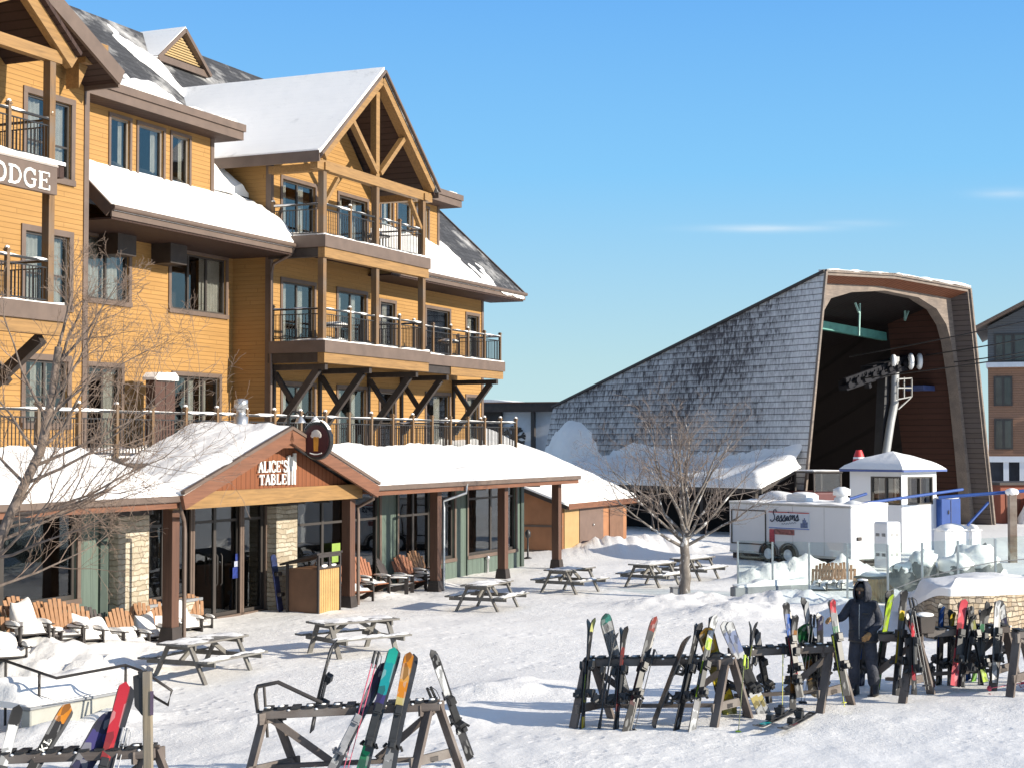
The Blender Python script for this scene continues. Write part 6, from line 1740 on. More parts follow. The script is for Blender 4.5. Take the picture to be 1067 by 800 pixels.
ue2, ze2 = W(287, 632, 21.6)
sbd = thing('snowboard', 'dark blue snowboard leaning against the stone pier right of the entrance', 'snowboard', lodge_pt(ue2, 21.45, 0.0), LRZ)
mb = MB()
for k_ in range(10):
    a_, b_ = k_/10, (k_+1)/10
w_o = [(0.02, 0), (0.10, 0.03), (0.135, 0.10), (0.12, 0.5), (0.125, 1.0), (0.135, 1.32), (0.10, 1.40), (0.03, 1.43)]
poly_ = [(x_, z_) for x_, z_ in w_o] + [(-x_, z_) for x_, z_ in w_o[::-1]]
mb.prism(poly_, -0.012, 0.012); mb.v = [V((p_.x, p_.y+0.16*p_.z, p_.z)) for p_ in mb.v]
mb.build('deck', plain('dark blue board', (0.014, 0.022, 0.075), 0.5, 0.7, 5, 0), sbd)
for zz_ in (0.45, 0.95):
    mb = MB(); mb.box(-0.11, 0.11, zz_*0.16-0.14, zz_*0.16-0.02, zz_-0.05, zz_+0.05); mb.build('binding', M['chairframe'], sbd, 0.02)
# snowy round tables left out on the balconies
for (u_, y_, z_, lb_) in ((49.9, 26.75, Z3, 'small round table under snow on the top balcony'), (47.0, 26.8, Z2, 'small round table under snow on the middle balcony'), (56.4, 27.2, Z2, 'small round table under snow on the right wing balcony')):
    ot = thing('patio_table', lb_, 'table', lodge_pt(u_, y_, z_), LRZ, 'snowy balcony tables')
    mb = MB(); mb.lathe([(0.4, 0.66), (0.42, 0.68), (0.42, 0.70), (0.4, 0.71)], (0, 0, 0), 18); mb.build('tabletop', M['iron'], ot)
    mb = MB(); mb.lathe([(0.22, 0.02), (0.03, 0.05), (0.03, 0.655)], (0, 0, 0), 10); mb.build('leg', M['iron'], ot)
    mb = MB(); mb.blob((0, 0, 0.73), (0.4, 0.4, 0.10), u_, 0.12, 16, 8); mb.build('snow', M['snow'], ot)
# stand pipe at the lodge corner
q = onG(550, 582)
sp2 = thing('ash_stand', 'slim black ash stand by the far corner of the green wall', 'ash stand', q, 0)
mb = MB(); mb.lathe([(0.14, -0.05), (0.14, 0.04), (0.035, 0.08), (0.035, 0.75), (0.10, 0.8), (0.11, 0.95), (0.05, 1.05)], (0, 0, 0), 12); mb.build('body', M['iron'], sp2)
q = onG(508, 596)
sp3 = thing('wall_hydrant', 'small grey stand pipe in the snow before the last window', 'stand pipe', q, 0)
mb = MB(); mb.lathe([(0.05, -0.1), (0.05, 0.42), (0.08, 0.44), (0.08, 0.52), (0.03, 0.56)], (0, 0, 0), 10); mb.build('pipe', M['galv'], sp3)
# small grey box at the foot of the tree
q = onG(704, 622)
sp4 = thing('utility_box', 'small grey utility box at the foot of the bare tree', 'box', q, 0.3)
mb = MB(); mb.box(-0.13, 0.13, -0.1, 0.1, -0.1, 0.26); mb.box(-0.15, 0.15, -0.12, 0.12, 0.261, 0.29); mb.build('body', M['concrete'], sp4, 0.02)

# ================================================================== HANDRAIL and step wall, left
h0 = onG(2, 745)
hr = thing('handrail', 'dark steel handrail bending round the snowed in steps at the lower left', 'handrail', h0, 0)
def HR(px, py): # rail points over the step line
    b = {0: 742, 6: 742, 41: 750, 59: 754, 130: 738, 146: 736, 160: 733, 179: 733}
    return None
Yr = [(-30, 684, 27.4), (6, 688, 26.8), (41, 700, 25.9), (59, 706, 25.6), (131, 692.5, 26.4), (146, 698, 26.2), (160, 706, 26.0), (179, 719, 25.8), (175, 734, 25.8), (161, 726, 26.0), (148, 712, 26.2)]
pts = [GY(a, b, y) for a, b, y in Yr]
mb = MB(h0); mb.tube(pts, 0.024, 7); mb.build('top_rail', M['sash'], hr)
low_ = [p - V((0, 0, 0.36)) for p in pts[:5]]
mb = MB(h0); mb.tube(low_, 0.008, 5); mb.build('lower_cable', M['galv'], hr)
for i in (1, 2, 4):
    p = pts[i]; mb = MB(h0); mb.tube([p, V((p.x, p.y, ground(p.x, p.y)-0.2))], 0.024, 7); mb.build('post', M['sash'], hr)
s0, s1 = GY(42, 741, 25.7), GY(124, 720, 27.2)
sw = thing('step_wall', 'pale concrete step wall capped with snow under the handrail', 'wall', (s0.x, s0.y, 0), math.atan2(s1.y-s0.y, s1.x-s0.x))
Ls = math.hypot(s1.x-s0.x, s1.y-s0.y)
mb = MB(); mb.box(-0.2, Ls, 0, 0.22, -0.8, s0.z*0.5+s1.z*0.5); mb.build('block', plain('pale step concrete', (0.34, 0.335, 0.30), 0.85, 0.1), sw, 0.02)
mb = MB(); mb.box(-0.22, Ls+0.02, -0.02, 0.24, (s0.z+s1.z)/2+0.001, (s0.z+s1.z)/2+0.05); mb.build('coping', M['concrete'], sw, 0.01)
snow_slab(lambda s, q: V((-0.2+(Ls+0.2)*s, 0.03+0.9*q, (s0.z+s1.z)/2+0.05)), lambda s, q, p: 0.05+0.25*sstep(0, 0.7, q)*sstep(0, 0.1, s)+0.08*nz3(p, 1.5), 30, 8, sw, 'snow', off=V((0, 0, 0)))

# ================================================================== BARE TREES
def tree(lbl, base, seed, trunk, crown, fork=None, main=9, spread=0.75, depth=4, h=2.0, lean=V((0, 0, 0)), twig=1.0, r0=0.12, flat=0.0, mask=None, dirs=None, snowy=True, tm=None, cm=None, tpts=None):
    rr = random.Random(seed)
    o = thing('bare_tree', lbl, 'tree', base, 0)
    T, C, S = MB(), MB(), MB()
    def branch(mb, p, d, L, r, lev):
        n_ = 5 if lev < 2 else 4 if lev < 3 else 3
        pts = [p]; rs = [r]; q = p
        for i in range(n_):
            jitter = V((rr.gauss(0, 1), rr.gauss(0, 1), rr.gauss(0, 0.7))) * (0.10+0.04*lev)
            up = V((0, 0, 0.10 if lev < 3 else 0.05))
            d = (d + jitter + up*(1-flat)).normalized()
            q = q + d*(L/n_); pts.append(q); rs.append(max(0.003, r*(1-(0.72 if lev > 1 else 0.93)*(i+1)/n_)))
        mb.tube(pts, rs, 7 if lev == 0 else 5 if lev == 1 else 3, caps=lev < 2)
        if lev >= depth: return
        k = {1: 7, 2: 5, 3: 4}.get(lev, 3)
        k = max(2, int(k*twig))
        for j in range(k):
            f = 0.22 + 0.76*(j+rr.random()*0.8)/k
            idx = min(n_-1, int(f*n_)); fr = f*n_-idx
            pp = pts[idx].lerp(pts[idx+1], fr)
            bd = (pts[idx+1]-pts[idx]).normalized()
            side = bd.orthogonal().normalized(); side.rotate(Matrix.Rotation(rr.random()*6.283, 3, bd))
            nd = (bd*0.75 + side*rr.uniform(0.45, 0.85)).normalized()
            branch(C, pp, nd, L*rr.uniform(0.42, 0.66)*(1-0.35*f), rs[idx]*0.55, lev+1)
    pts = [V((0, 0, -0.3))]; 
    for i in range(7):
        f = (i+1)/7
        pts.append(V((lean.x*f+rr.gauss(0, .02), lean.y*f+rr.gauss(0, .02), h*f)))
    if tpts: pts = tpts
    T.tube(pts, [r0*1.25]+[r0*(1.05-0.45*i/7) for i in range(len(pts)-1)], 10)
    top = pts[-1]
    if dirs is None:
        dirs = []
        for j in range(main):
            a = 2*math.pi*j/main + rr.uniform(-.3, .3); el = rr.uniform(0.35, 1.0)
            dirs.append((V((math.cos(a)*spread, math.sin(a)*spread, el)).normalized(), rr.uniform(0.8, 1.1), rr.uniform(0.7, 1.0)))
    for d, l, f in dirs:
        if tpts:
            fi = f*(len(pts)-1); i_ = min(len(pts)-2, int(fi)); p = pts[i_].lerp(pts[i_+1], min(1, fi-i_))
        else: p = pts[3].lerp(top, f) if f < 1 else top
        branch(T, p, V(d).normalized(), crown*l, r0*0.33, 1)
    T.build('trunk', tm or M['bark'], o); C.build('crown', cm or M['twig'], o)
    return o
t = NT('pale grey bark with rime')
n = t.noise(7, 5, 0.65, t.mapping((1, 1, 0.5)))
c = t.ramp(n, [(0.3, (0.10, 0.085, 0.075)), (0.7, (0.23, 0.20, 0.175))])
c = t.mix(t.ramp(t.noise(5.5, 5, 0.7, t.mapping((1, 1, 0.6))), [(0.55, 0.0), (0.64, 0.8)]), c, SNOWC)
M['rimebark'] = t.done(c, 0.9, 0, t.bump(n, 0.6, 0.02))
tb_ = onG(714, 622)
MD = []
rr0 = random.Random(4)
for a, el, l, f in ((175, .55, 3.9, .55), (160, .95, 3.6, .75), (195, .35, 3.4, .45), (130, 1.3, 3.4, .9), (105, 2.6, 3.6, 1), (80, 2.4, 3.7, 1), (60, 1.5, 3.4, .9), (30, .95, 3.5, .8), (5, .7, 3.6, .65),
                    (-20, .5, 3.3, .5), (-60, .9, 2.8, .7), (-110, 1.0, 2.8, .8), (-150, .8, 3.0, .6), (90, 1.0, 3.0, .6), (-90, 2.5, 3.4, 1), (45, 3, 3.6, 1), (150, 2.4, 3.6, 1)):
    d = V((math.cos(R(a)), math.sin(R(a)), el)).normalized(); MD.append((d, l/3.6, f))
tree('bare young tree with snow on its trunk in front of the white trailer', tb_, 11, 0, 3.1, h=1.95, r0=0.155, dirs=MD, twig=1.1, tm=M['rimebark'], cm=plain('grey brown twigs', (0.23, 0.185, 0.16), 0.8, 0.3, 5, 0))
q = GY(-70, 770, 25.0); q.z = ground(q.x, q.y)
TPT = [GY(x, y, 25.0+0.1*k)-q for k, (x, y) in enumerate(((-70, 790), (-52, 700), (-28, 625), (0, 560), (22, 512), (42, 470), (54, 415), (61, 362)))]
LD = []
for a, el, l, f in ((0, 3.0, .62, 1), (12, 1.5, .75, .95), (-15, 1.2, .8, .85), (5, .75, .95, .72), (-10, .55, 1.25, .6), (10, .42, 1.35, .66), (15, .22, 1.25, .42), (-12, .12, 1.15, .5), (0, .3, 1.4, .48), (-25, .05, .95, .38),
                    (170, 1.6, .9, .8), (160, .8, .9, .6), (60, 1.8, .8, .9), (-60, 1.4, .8, .75), (25, .9, .9, .8), (200, 1.6, .8, .7), (5, 1.5, 1.0, .45), (-5, 1.0, 1.1, .36), (30, .08, .9, .46), (12, .5, 1.0, .3)):
    LD.append((V((math.cos(R(a)), math.sin(R(a)), el)).normalized(), l, f))
tree('large bare tree leaning in from the left edge before the lodge', q, 23, 0, 2.4, h=3.6, r0=0.09, dirs=LD, twig=1.05, snowy=False, tpts=TPT, tm=plain('tan grey bark', (0.17, 0.13, 0.105), 0.9, 0.45, 7, 0.7, 0, 22, None, 0.02), cm=plain('tan brown twigs', (0.22, 0.155, 0.115), 0.8, 0.3, 5, 0))
# ================================================================== SKI RACKS
AD = V((math.cos(R(48)), math.sin(R(48)), 0))
def rack(lbl, pl_, pr_, h=1.04, loop=False, legL=True, legR=True, yawA=None):
    L_, R_ = G(*pl_, h), G(*pr_, h)
    ctr = (L_+R_)/2; ctr.z = g0(ctr.x, ctr.y)
    d = (R_-L_); L = d.length; rz = math.atan2(d.y, d.x); tilt = math.asin(d.z/L)
    o = thing('ski_rack', lbl, 'ski rack', (ctr.x, ctr.y, ctr.z), 0, 'timber ski racks', rot=(0, -tilt, rz))
    ad = AD.copy(); ad.rotate(Matrix.Rotation(-rz, 3, 'Z')); 
    w_, wz = M['rackwood'], M['rackwoodz']
    mb = MB()
    mb.box(-L/2, L/2, -0.13, -0.09, h-0.10, h+0.01); mb.box(-L/2, L/2, 0.09, 0.13, h-0.10, h+0.01)
    mb.build('side_plank', w_, o, 0.006)
    mb = MB(); k = int(L/0.17)
    for i in range(k):
        x = -L/2+0.08+(L-0.16)*i/(k-1)
        mb.box(x-0.06, x+0.05, -0.15, 0.15, h+0.012, h+0.032)
        mb.box(x-0.05, x+0.03, -0.088, 0.088, h-0.06, h+0.011)
    rr = random.Random(int(pl_[0])+9); n0 = len(mb.f)
    for i in range(k):
        x = -L/2+0.08+(L-0.16)*i/(k-1)
        if rr.random() < 0.6: mb.blob((x+rr.uniform(-.03, .02), rr.uniform(-.08, .05), h+0.036), (0.045, rr.uniform(.03, .08), 0.012), i, 0.2, 8, 4)
        if rr.random() < 0.5: mb.blob((x+0.085, -0.13, h-0.0), (0.022, 0.015, 0.014), i, 0.3, 8, 4)
    for i in range(n0, len(mb.f)): mb.m[i] = 1
    mb.build('notched_bar', [M['rubber'], M['snow']], o)
    for e, use in ((-1, legL), (1, legR)):
        if not use: continue
        x = e*(L/2-0.08); c = V((x, 0, 0))
        for s in (-1, 1):
            foot_ = c + ad*s*0.50; foot_.z = -0.1
            gzf = 0
            mb = MB(); mb.bar(c+ad*s*0.07+V((0, 0, h-0.02)), foot_, 0.05, 0.13, (ad.y, -ad.x, 0)); mb.build('leg', wz, o)
        mb = MB(); sd = V((-ad.y, ad.x, 0))*0.045*e
        mb.bar(c+ad*0.42+sd+V((0, 0, 0.28)), c-ad*0.42+sd+V((0, 0, 0.28)), 0.04, 0.12); mb.build('cross_board', w_, o)
        mb = MB(); mb.bar(c+ad*0.22+sd+V((0, 0, h-0.09)), c-ad*0.22+sd+V((0, 0, h-0.09)), 0.04, 0.14)
        mb.build('top_board', w_, o)
        mb = MB(); mb.bar((x-e*0.02, 0.0, h-0.12), (x-e*0.75, 0.0, 0.30), 0.05, 0.09); mb.build('brace', wz, o)
    mb = MB(); mb.bar((-L/2+0.05, 0.0, 0.27), (L/2-0.05, 0.0, 0.27), 0.09, 0.05); mb.build('lower_rail', w_, o)
    if loop:
        mb = MB(); x = -L/2
        mb.tube([(x+0.75, 0, h+0.05), (x+0.2, 0, h+0.34), (x-0.06, 0, h+0.30), (x-0.09, 0, h+0.2), (x-0.07, 0, h-0.02), (x+0.06, 0, h-0.04)], 0.028, 7); mb.tube([(x+0.02, 0, h+0.31), (x+0.04, 0, h-0.35)], 0.02, 6); mb.build('steel_loop', M['sash'], o)
    return o, L_, R_
RK = {}
RK[1] = rack('dark ski rack cut off by the lower left corner of the frame', (-60, 787), (168, 778), 0.97)
RK[2] = rack('ski rack with a bent steel loop at its left end, bottom centre', (278, 739), (462, 730), 0.99, True)
RK[3] = rack('ski rack holding the yellow snowboard in the middle of the row', (612, 686), (768, 684), 0.97)
RK[4] = rack('ski rack the skier is reaching to', (762, 676), (876, 671), 0.97, legL=False)
RK[5] = rack('ski rack right behind the skier with a small bin on it', (921, 660), (960, 662), 0.97, legL=False)
RK[6] = rack('ski rack in front of the stone wall at the right', (966, 656), (1052, 651), 0.97, legL=False)
RK[7] = rack('ski rack cut off by the right frame edge', (1060, 657), (1140, 652), 0.97)
# tall post with a dark rubber flap behind the corner rack
tpost = GY(157, 790, 17.3)
tp_o = thing('tall_post', 'tall weathered post with a dark stain and rubber flap behind the corner ski rack', 'post', (tpost.x, tpost.y, g0(tpost.x, tpost.y)-0.1), 0)
zt_ = GY(154, 699, 17.3).z - (g0(tpost.x, tpost.y)-0.1)
mb = MB(); mb.bar((0, 0, 0), (-0.045, 0, zt_), 0.095, 0.08, (0, 1, 0)); mb.build('shaft', wood('tan grey post', (0.24, 0.19, 0.125), 'z', 0.5, 0.85, 1.0, (0.17, 0.155, 0.14)), tp_o, 0.01)
mb = MB(); mb.box(0.0, 0.035, -0.05, -0.044, zt_-0.45, zt_-0.2); mb.build('stain', plain('purple stain', (0.09, 0.06, 0.10), 0.7, 0.3), tp_o)
mb = MB(); mb.prism([(-0.10, zt_-0.02), (-0.19, zt_-0.05), (-0.17, zt_-0.36), (-0.09, zt_-0.46)], -0.02, 0.02); mb.prism([(-0.14, zt_), (-0.05, zt_+0.01), (-0.06, zt_-0.07), (-0.12, zt_-0.06)], -0.03, 0.03); mb.build('rubber_flap', M['rubber'], tp_o)

# ================================================================== SKIS, BOARDS, POLES
_sm = {}
def ski_mat(cols, pat=0.0):
    key = (tuple(cols), pat)
    if key in _sm: return _sm[key]
    t = NT('ski top sheet %d' % len(_sm))
    g = t.tc.outputs['Generated']
    z = t.xyz(g)[2]
    n = t.noise(5, 3, 0.6, g)
    z2 = t.math('ADD', z, t.math('MULTIPLY', t.math('SUBTRACT', n, 0.5), 0.05))
    k = len(cols)
    st = [(i/k, sc(c, 0.62)) for i, c in enumerate(cols)]
    c = t.ramp(z2, st, 'CONSTANT')
    if pat:
        w = t.new('ShaderNodeTexWave', wave_type='RINGS' if pat > 1 else 'BANDS'); t.link(t.mapping((1.0, 1, 3.2), g), w.inputs['Vector'])
        w.inputs['Scale'].default_value = 4.0; w.inputs['Distortion'].default_value = 6.0; w.inputs['Detail'].default_value = 2.0
        c = t.mix(t.ramp(w.outputs['Fac'], [(0.5, 0.0), (0.56, min(1, pat if pat <= 1 else 1))]), c, (0.02, 0.02, 0.022) if sum(cols[0]) > 0.5 else (0.4, 0.4, 0.4))
    xg = t.xyz(g)[0]
    vo = t.new('ShaderNodeTexVoronoi', feature='F1'); t.link(t.mapping((1.2, 1, 7.0), g), vo.inputs['Vector']); vo.inputs['Scale'].default_value = 1.6 + 0.3*(len(_sm) % 4)
    rs = t.new('ShaderNodeSeparateColor'); t.link(vo.outputs['Color'], rs.inputs[0])
    c = t.mix(t.ramp(rs.outputs[0], [(0.0, 0.0), (0.62, 0.0), (0.64, 0.55), (1.0, 0.55)]), c, (0.015, 0.015, 0.018))
    c = t.mix(t.ramp(rs.outputs[1], [(0.0, 0.0), (0.80, 0.0), (0.81, 0.3), (1.0, 0.3)]), c, (0.4, 0.4, 0.4))
    c = t.mix(t.ramp(t.math('ABSOLUTE', t.math('SUBTRACT', xg, 0.5)), [(0.0, 0.0), (0.40, 0.0), (0.43, 0.8), (1.0, 0.8)]), c, (0.03, 0.03, 0.032))
    _sm[key] = t.done(c, 0.6, 0, None, 0.2)
    return _sm[key]
M['ptex'] = plain('dark ski base', (0.025, 0.025, 0.028), 0.4, 0.3, 6, 0)
M['bind'] = plain('black binding', (0.02, 0.02, 0.021), 0.45, 0.3, 8, 0)
M['bindg'] = plain('grey binding', (0.22, 0.22, 0.23), 0.45, 0.3, 8, 0)
def ski_shape(mb, L, w, th, tip=0.13, tail=0.03, board=False, rock=0.05):
    n_ = 40; vs = []
    for i in range(n_+1):
        f = i/n_; z = f*L
        if board:
            e = min(f, 1-f)/0.13
            wd = w*(1-0.12*math.sin(math.pi*min(1, max(0, (f-0.13)/0.74)))) * (math.sqrt(max(0, 1-(1-min(1, e))**2)) if e < 1 else 1)
            y = -rock*max(0, (f-0.87)/0.13)**2 - rock*max(0, (0.13-f)/0.13)**2
        else:
            side = 1-0.30*math.sin(math.pi*min(1, max(0, (f-0.03)/0.86)))
            e = (1-f)/0.05
            wd = w*side*(math.sqrt(max(0, 1-(1-min(1, e))**2)) if e < 1 else 1)
            y = -rock*max(0, (f-0.86)/0.14)**2 + 0.02*math.sin(math.pi*min(1, f/0.86))
        wd = max(wd, 0.004)
        vs += [V((-wd/2, y-th/2, z)), V((wd/2, y-th/2, z)), V((wd/2, y+th/2, z)), V((-wd/2, y+th/2, z))]
    # local -y is the top sheet, so the tip bends towards the top sheet
    for i in range(n_):
        b = 4*i
        mb.add(vs[b:b+8], [(0,1,5,4)], 0, True); mb.add(vs[b:b+8], [(2,3,7,6)], 1, True); mb.add(vs[b:b+8], [(1,2,6,5),(3,0,4,7)], 1)
    mb.add(vs[:4], [(0,1,2,3)], 1); mb.add(vs[-4:], [(3,2,1,0)], 1)
def binding_(mb, z0, y=-0.02):
    n0 = len(mb.v)
    mb.box(-0.036, 0.036, y-0.012, y, z0-0.24, z0+0.24)
    mb.box(-0.034, 0.034, y-0.058, y-0.0121, z0+0.14, z0+0.23); mb.box(-0.042, 0.042, y-0.048, y-0.03, z0+0.12, z0+0.155)
    mb.box(-0.036, 0.036, y-0.085, y-0.0121, z0-0.24, z0-0.13); mb.box(-0.025, 0.025, y-0.11, y-0.0851, z0-0.23, z0-0.17)
    for s in (-1, 1): mb.bar((s*0.045, y-0.02, z0-0.19), (s*0.075, y-0.055, z0-0.24), 0.018, 0.03)
    for i in range(n0, len(mb.v)):
        p = mb.v[i]; mb.v[i] = V((p.x*1.35, y+(p.y-y)*1.4, z0+(p.z-z0)*1.15))
def orient(o, F_, T_, face):
    ax = (T_-F_).normalized()
    f = V((math.cos(face), math.sin(face), 0)); f = (f - ax*f.dot(ax)).normalized()
    y = -f; x = y.cross(ax).normalized()
    m = Matrix((x, y, ax)).transposed().to_4x4(); m.translation = F_
    o.matrix_world = m
    o.location = m.translation; o.rotation_euler = m.to_euler()
BACKS = {(856,736),(897,715),(990,714),(325,759),(490,788),(478,792),(654,735),(762,745),(795,745),(802,732),(852,722),(856,722),(836,733),(913,722),(972,715),(978,714),(1009,706),(1014,710),(1056,703)}
def endpoints(rk, foot_px, tip_px, off=0.12, L=None):
    if rk:
        _, a, b = RK[rk]
        d = (b-a); d.z = 0; d.normalize(); n_ = V((-d.y, d.x, 0))
        F_ = G(*foot_px)
        side = -1 if tuple(foot_px) in BACKS else 1      # +1: standing on the camera side of the bar
        df = max(0.40, min(0.75, -(F_-a).dot(n_)*side))
        F_ = VP(*foot_px, a - n_*df*side, n_); F_.z -= 0.03
        zb_ = a.z - g0(a.x, a.y); T0 = VP(*tip_px, a, n_)
        tq = min(0.95, (zb_+0.03)/max(0.2, T0.z - F_.z))
        oT = (0.185 - df*(1-tq))/tq
        oT = max(-0.25, min(0.3, oT))
        T_ = VP(*tip_px, a - n_*oT*side, n_)
    else:
        F_ = G(*foot_px); T_ = G(*tip_px)
    return F_, T_
def skis(lbl, rk, foot_px, tip_px, cols, cols2=None, face=-90, w=0.118, pair='apart', shift=0.10, pat=0.0, bind='bind', tag_='skis', off=0.12, bz=0.46, drop=0.0, single=False, L=None):
    F_, T_ = endpoints(rk, foot_px, tip_px, off)
    if L: T_ = F_ + (T_-F_).normalized()*L
    L = (T_-F_).length
    o = thing('skis' if not single else 'ski', lbl, tag_, F_, 0, 'skis leaning on the racks' if rk else 'skis lying on the snow')
    orient(o, F_, T_, R(face))
    mats = [ski_mat(cols, pat), M['ptex']]; mats2 = [ski_mat(cols2 or cols, pat), M['ptex']]
    def one(parent, m_, flip, dx, dz):
        tmp = MB(); ski_shape(tmp, L, w, 0.014)
        tm_ = MB(); binding_(tm_, L*bz)
        for b_ in (tmp, tm_):
            b_.v = [V(((-p.x if flip else p.x)+dx, (-p.y+0.034 if flip else p.y), p.z+dz)) for p in b_.v]
        s = tmp.build('ski', m_, parent)
        tm_.build('binding', M[bind], s, 0.007)
    one(o, mats, False, 0, 0)
    if not single:
        if pair == 'back': one(o, mats2, True, 0.012, -drop)
        elif pair == 'side': one(o, mats2, False, shift, -drop)
        else: one(o, mats2, True, shift, -drop)
    return o
def board(lbl, rk, foot_px, tip_px, cols, face=-90, w=0.27, pat=0.0, off=0.12, L=None, edge=False, cat='snowboard', bindings=True):
    F_, T_ = endpoints(rk, foot_px, tip_px, off)
    if L: T_ = F_ + (T_-F_).normalized()*L
    L = (T_-F_).length
    o = thing('snowboard', lbl, cat, F_, 0, 'snowboards on the racks')
    orient(o, F_, T_, R(face))
    mb = MB(); ski_shape(mb, L, w, 0.016, board=True, rock=0.06); mb.build('deck', [ski_mat(cols, pat), M['ptex']], o)
    if bindings:
        for f in (0.35, 0.65):
            mb = MB(); z = L*f
            mb.lathe([(0.11, -0.012), (0.12, -0.03), (0.05, -0.036)], (0, 0, z), 12, axis='y')
            mb.box(-0.14, 0.1, -0.05, -0.03, z-0.06, z+0.06)
            mb.tube([(0.10, -0.05, z-0.07), (0.145, -0.19, z-0.05), (0.15, -0.20, z+0.05), (0.10, -0.05, z+0.07)], 0.02, 6)
            mb.bar((0.1, -0.05, z), (0.17, -0.26, z), 0.12, 0.02)
            mb.tube([(-0.02, -0.04, z-0.075), (-0.03, -0.13, z-0.05), (-0.03, -0.13, z+0.05), (-0.02, -0.04, z+0.075)], 0.018, 6)
            mb.tube([(-0.12, -0.04, z-0.065), (-0.12, -0.10, z-0.04), (-0.12, -0.10, z+0.04), (-0.12, -0.04, z+0.065)], 0.016, 6)
            mb.build('binding', M['bind'], o)
    return o
def poles(lbl, rk, foot_px, tip_px, col=(0.05, 0.05, 0.05), grip=(0.02, 0.02, 0.02), n=1, off=0.12, L=None, ground_=False, sep=0.05):
    F_, T_ = endpoints(rk, foot_px, tip_px, off)
    if ground_:
        F_.z = ground(F_.x, F_.y)+0.03; T_.z = ground(T_.x, T_.y)+0.05
    if L: T_ = F_ + (T_-F_).normalized()*L
    L = (T_-F_).length
    o = thing('ski_poles' if n > 1 else 'ski_pole', lbl, 'ski poles' if n > 1 else 'ski pole', F_, 0, 'ski poles at the racks')
    orient(o, F_, T_, R(-90))
    pm = plain('pole shaft', col, 0.35, 0.1, 9, 0); gm_ = plain('pole grip', grip, 0.6, 0.1, 9, 0)
    for i in range(n):
        x = (i-(n-1)/2)*sep; k = 0.03*i
        mb = MB(); mb.tube([(x, 0, 0), (x, 0, L-0.16)], [0.005, 0.008], 6); p = mb.build('shaft', pm, o)
        mb = MB(); mb.tube([(x, 0, L-0.165), (x, 0, L-0.10), (x, 0, L-0.03), (x, 0, L)], [0.015, 0.017, 0.016, 0.02], 8); mb.tube([(x+.015, 0, L-0.01), (x+.05, -0.02, L-0.06), (x+.06, -0.02, L-0.2), (x+.02, -0.01, L-0.22), (x+.012, 0, L-0.03)], 0.006, 4); mb.build('grip', gm_, p)
        mb = MB(); mb.lathe([(0.01, 0.055), (0.045, 0.06), (0.045, 0.066), (0.01, 0.075)], (x, 0, 0), 10); mb.build('basket', gm_, p)
    return o
BK = (0.022, 0.022, 0.024); DG = (0.07, 0.07, 0.075); WH = (0.74, 0.75, 0.76); GY_ = (0.3, 0.3, 0.31); LG = (0.5, 0.51, 0.52)
YL_ = (0.75, 0.55, 0.03); LM_ = (0.52, 0.75, 0.05); RD = (0.55, 0.03, 0.05); PK = (0.80, 0.10, 0.13); BL_ = (0.03, 0.12, 0.45); TE = (0.01, 0.33, 0.36); GN = (0.02, 0.36, 0.15); OR = (0.70, 0.25, 0.02); NV = (0.035, 0.035, 0.085); PU = (0.06, 0.05, 0.20)
# rack 1, lower left
skis('white skis with black tips at the far left of the corner rack', 1, (-24, 900), (19, 735), [LG, WH, WH, WH, WH, WH, WH, BK], face=-70, single=True, w=0.13)
k = skis('black ski with an orange tip and white letters on the corner rack', 1, (-30, 905), (72, 733), [BK, BK, BK, BK, DG, (0.03, .03, .03), BK, BK, OR], [BK, BK, BK, BK, BK, BK, BK, OR], face=-75, shift=0.035, w=0.14)
mb = MB()
Lk = (GY(72, 733, 17)-GY(32, 800, 17)).length
Lsk = max(p[2] for p in k.children[0].bound_box)
def pl_place(a, c, dd): return V((-(c-0.5)*0.085, -0.012-dd*0.1, a))
z0_ = Lsk*0.66
def lp(a, c, dd): return V(((0.5-c/0.07)*0.075, -0.010-dd*0.05, z0_+a))
letters(mb, 'LKL', 0.0, 0.0, 0.07, 0.075, 0, 0.03, 1.25, place=lp)
mb.build('lettering', M['letters'], k.children[0])
mb = MB(); mb.lathe([(0.035, -0.013), (0.03, -0.016), (0.001, -0.0165)], (0, 0, z0_-0.16), 14, axis='y'); mb.build('badge', plain('orange skin badge', (0.65, 0.33, 0.15), 0.5, 0.4, 30), k.children[0])
board('navy and purple snowboard leaning beside the red skis', 1, (20, 905), (119, 741), [NV, NV, (0.3, 0.02, 0.1), PU, NV, PU, NV], face=-80, w=0.26, bindings=False)
skis('bright red skis, one with a black base, on the corner rack', 1, (78, 905), (131, 711), [(0.3, 0.02, 0.12), RD, RD, (0.62, .05, .06), RD, RD], [BK, BK, BK, DG], face=-80, shift=0.06, w=0.145)
poles('grey ski poles right of the red skis on the corner rack', 1, (95, 900), (131, 758), (0.35, 0.35, 0.36), (0.3, 0.3, 0.31), 2)
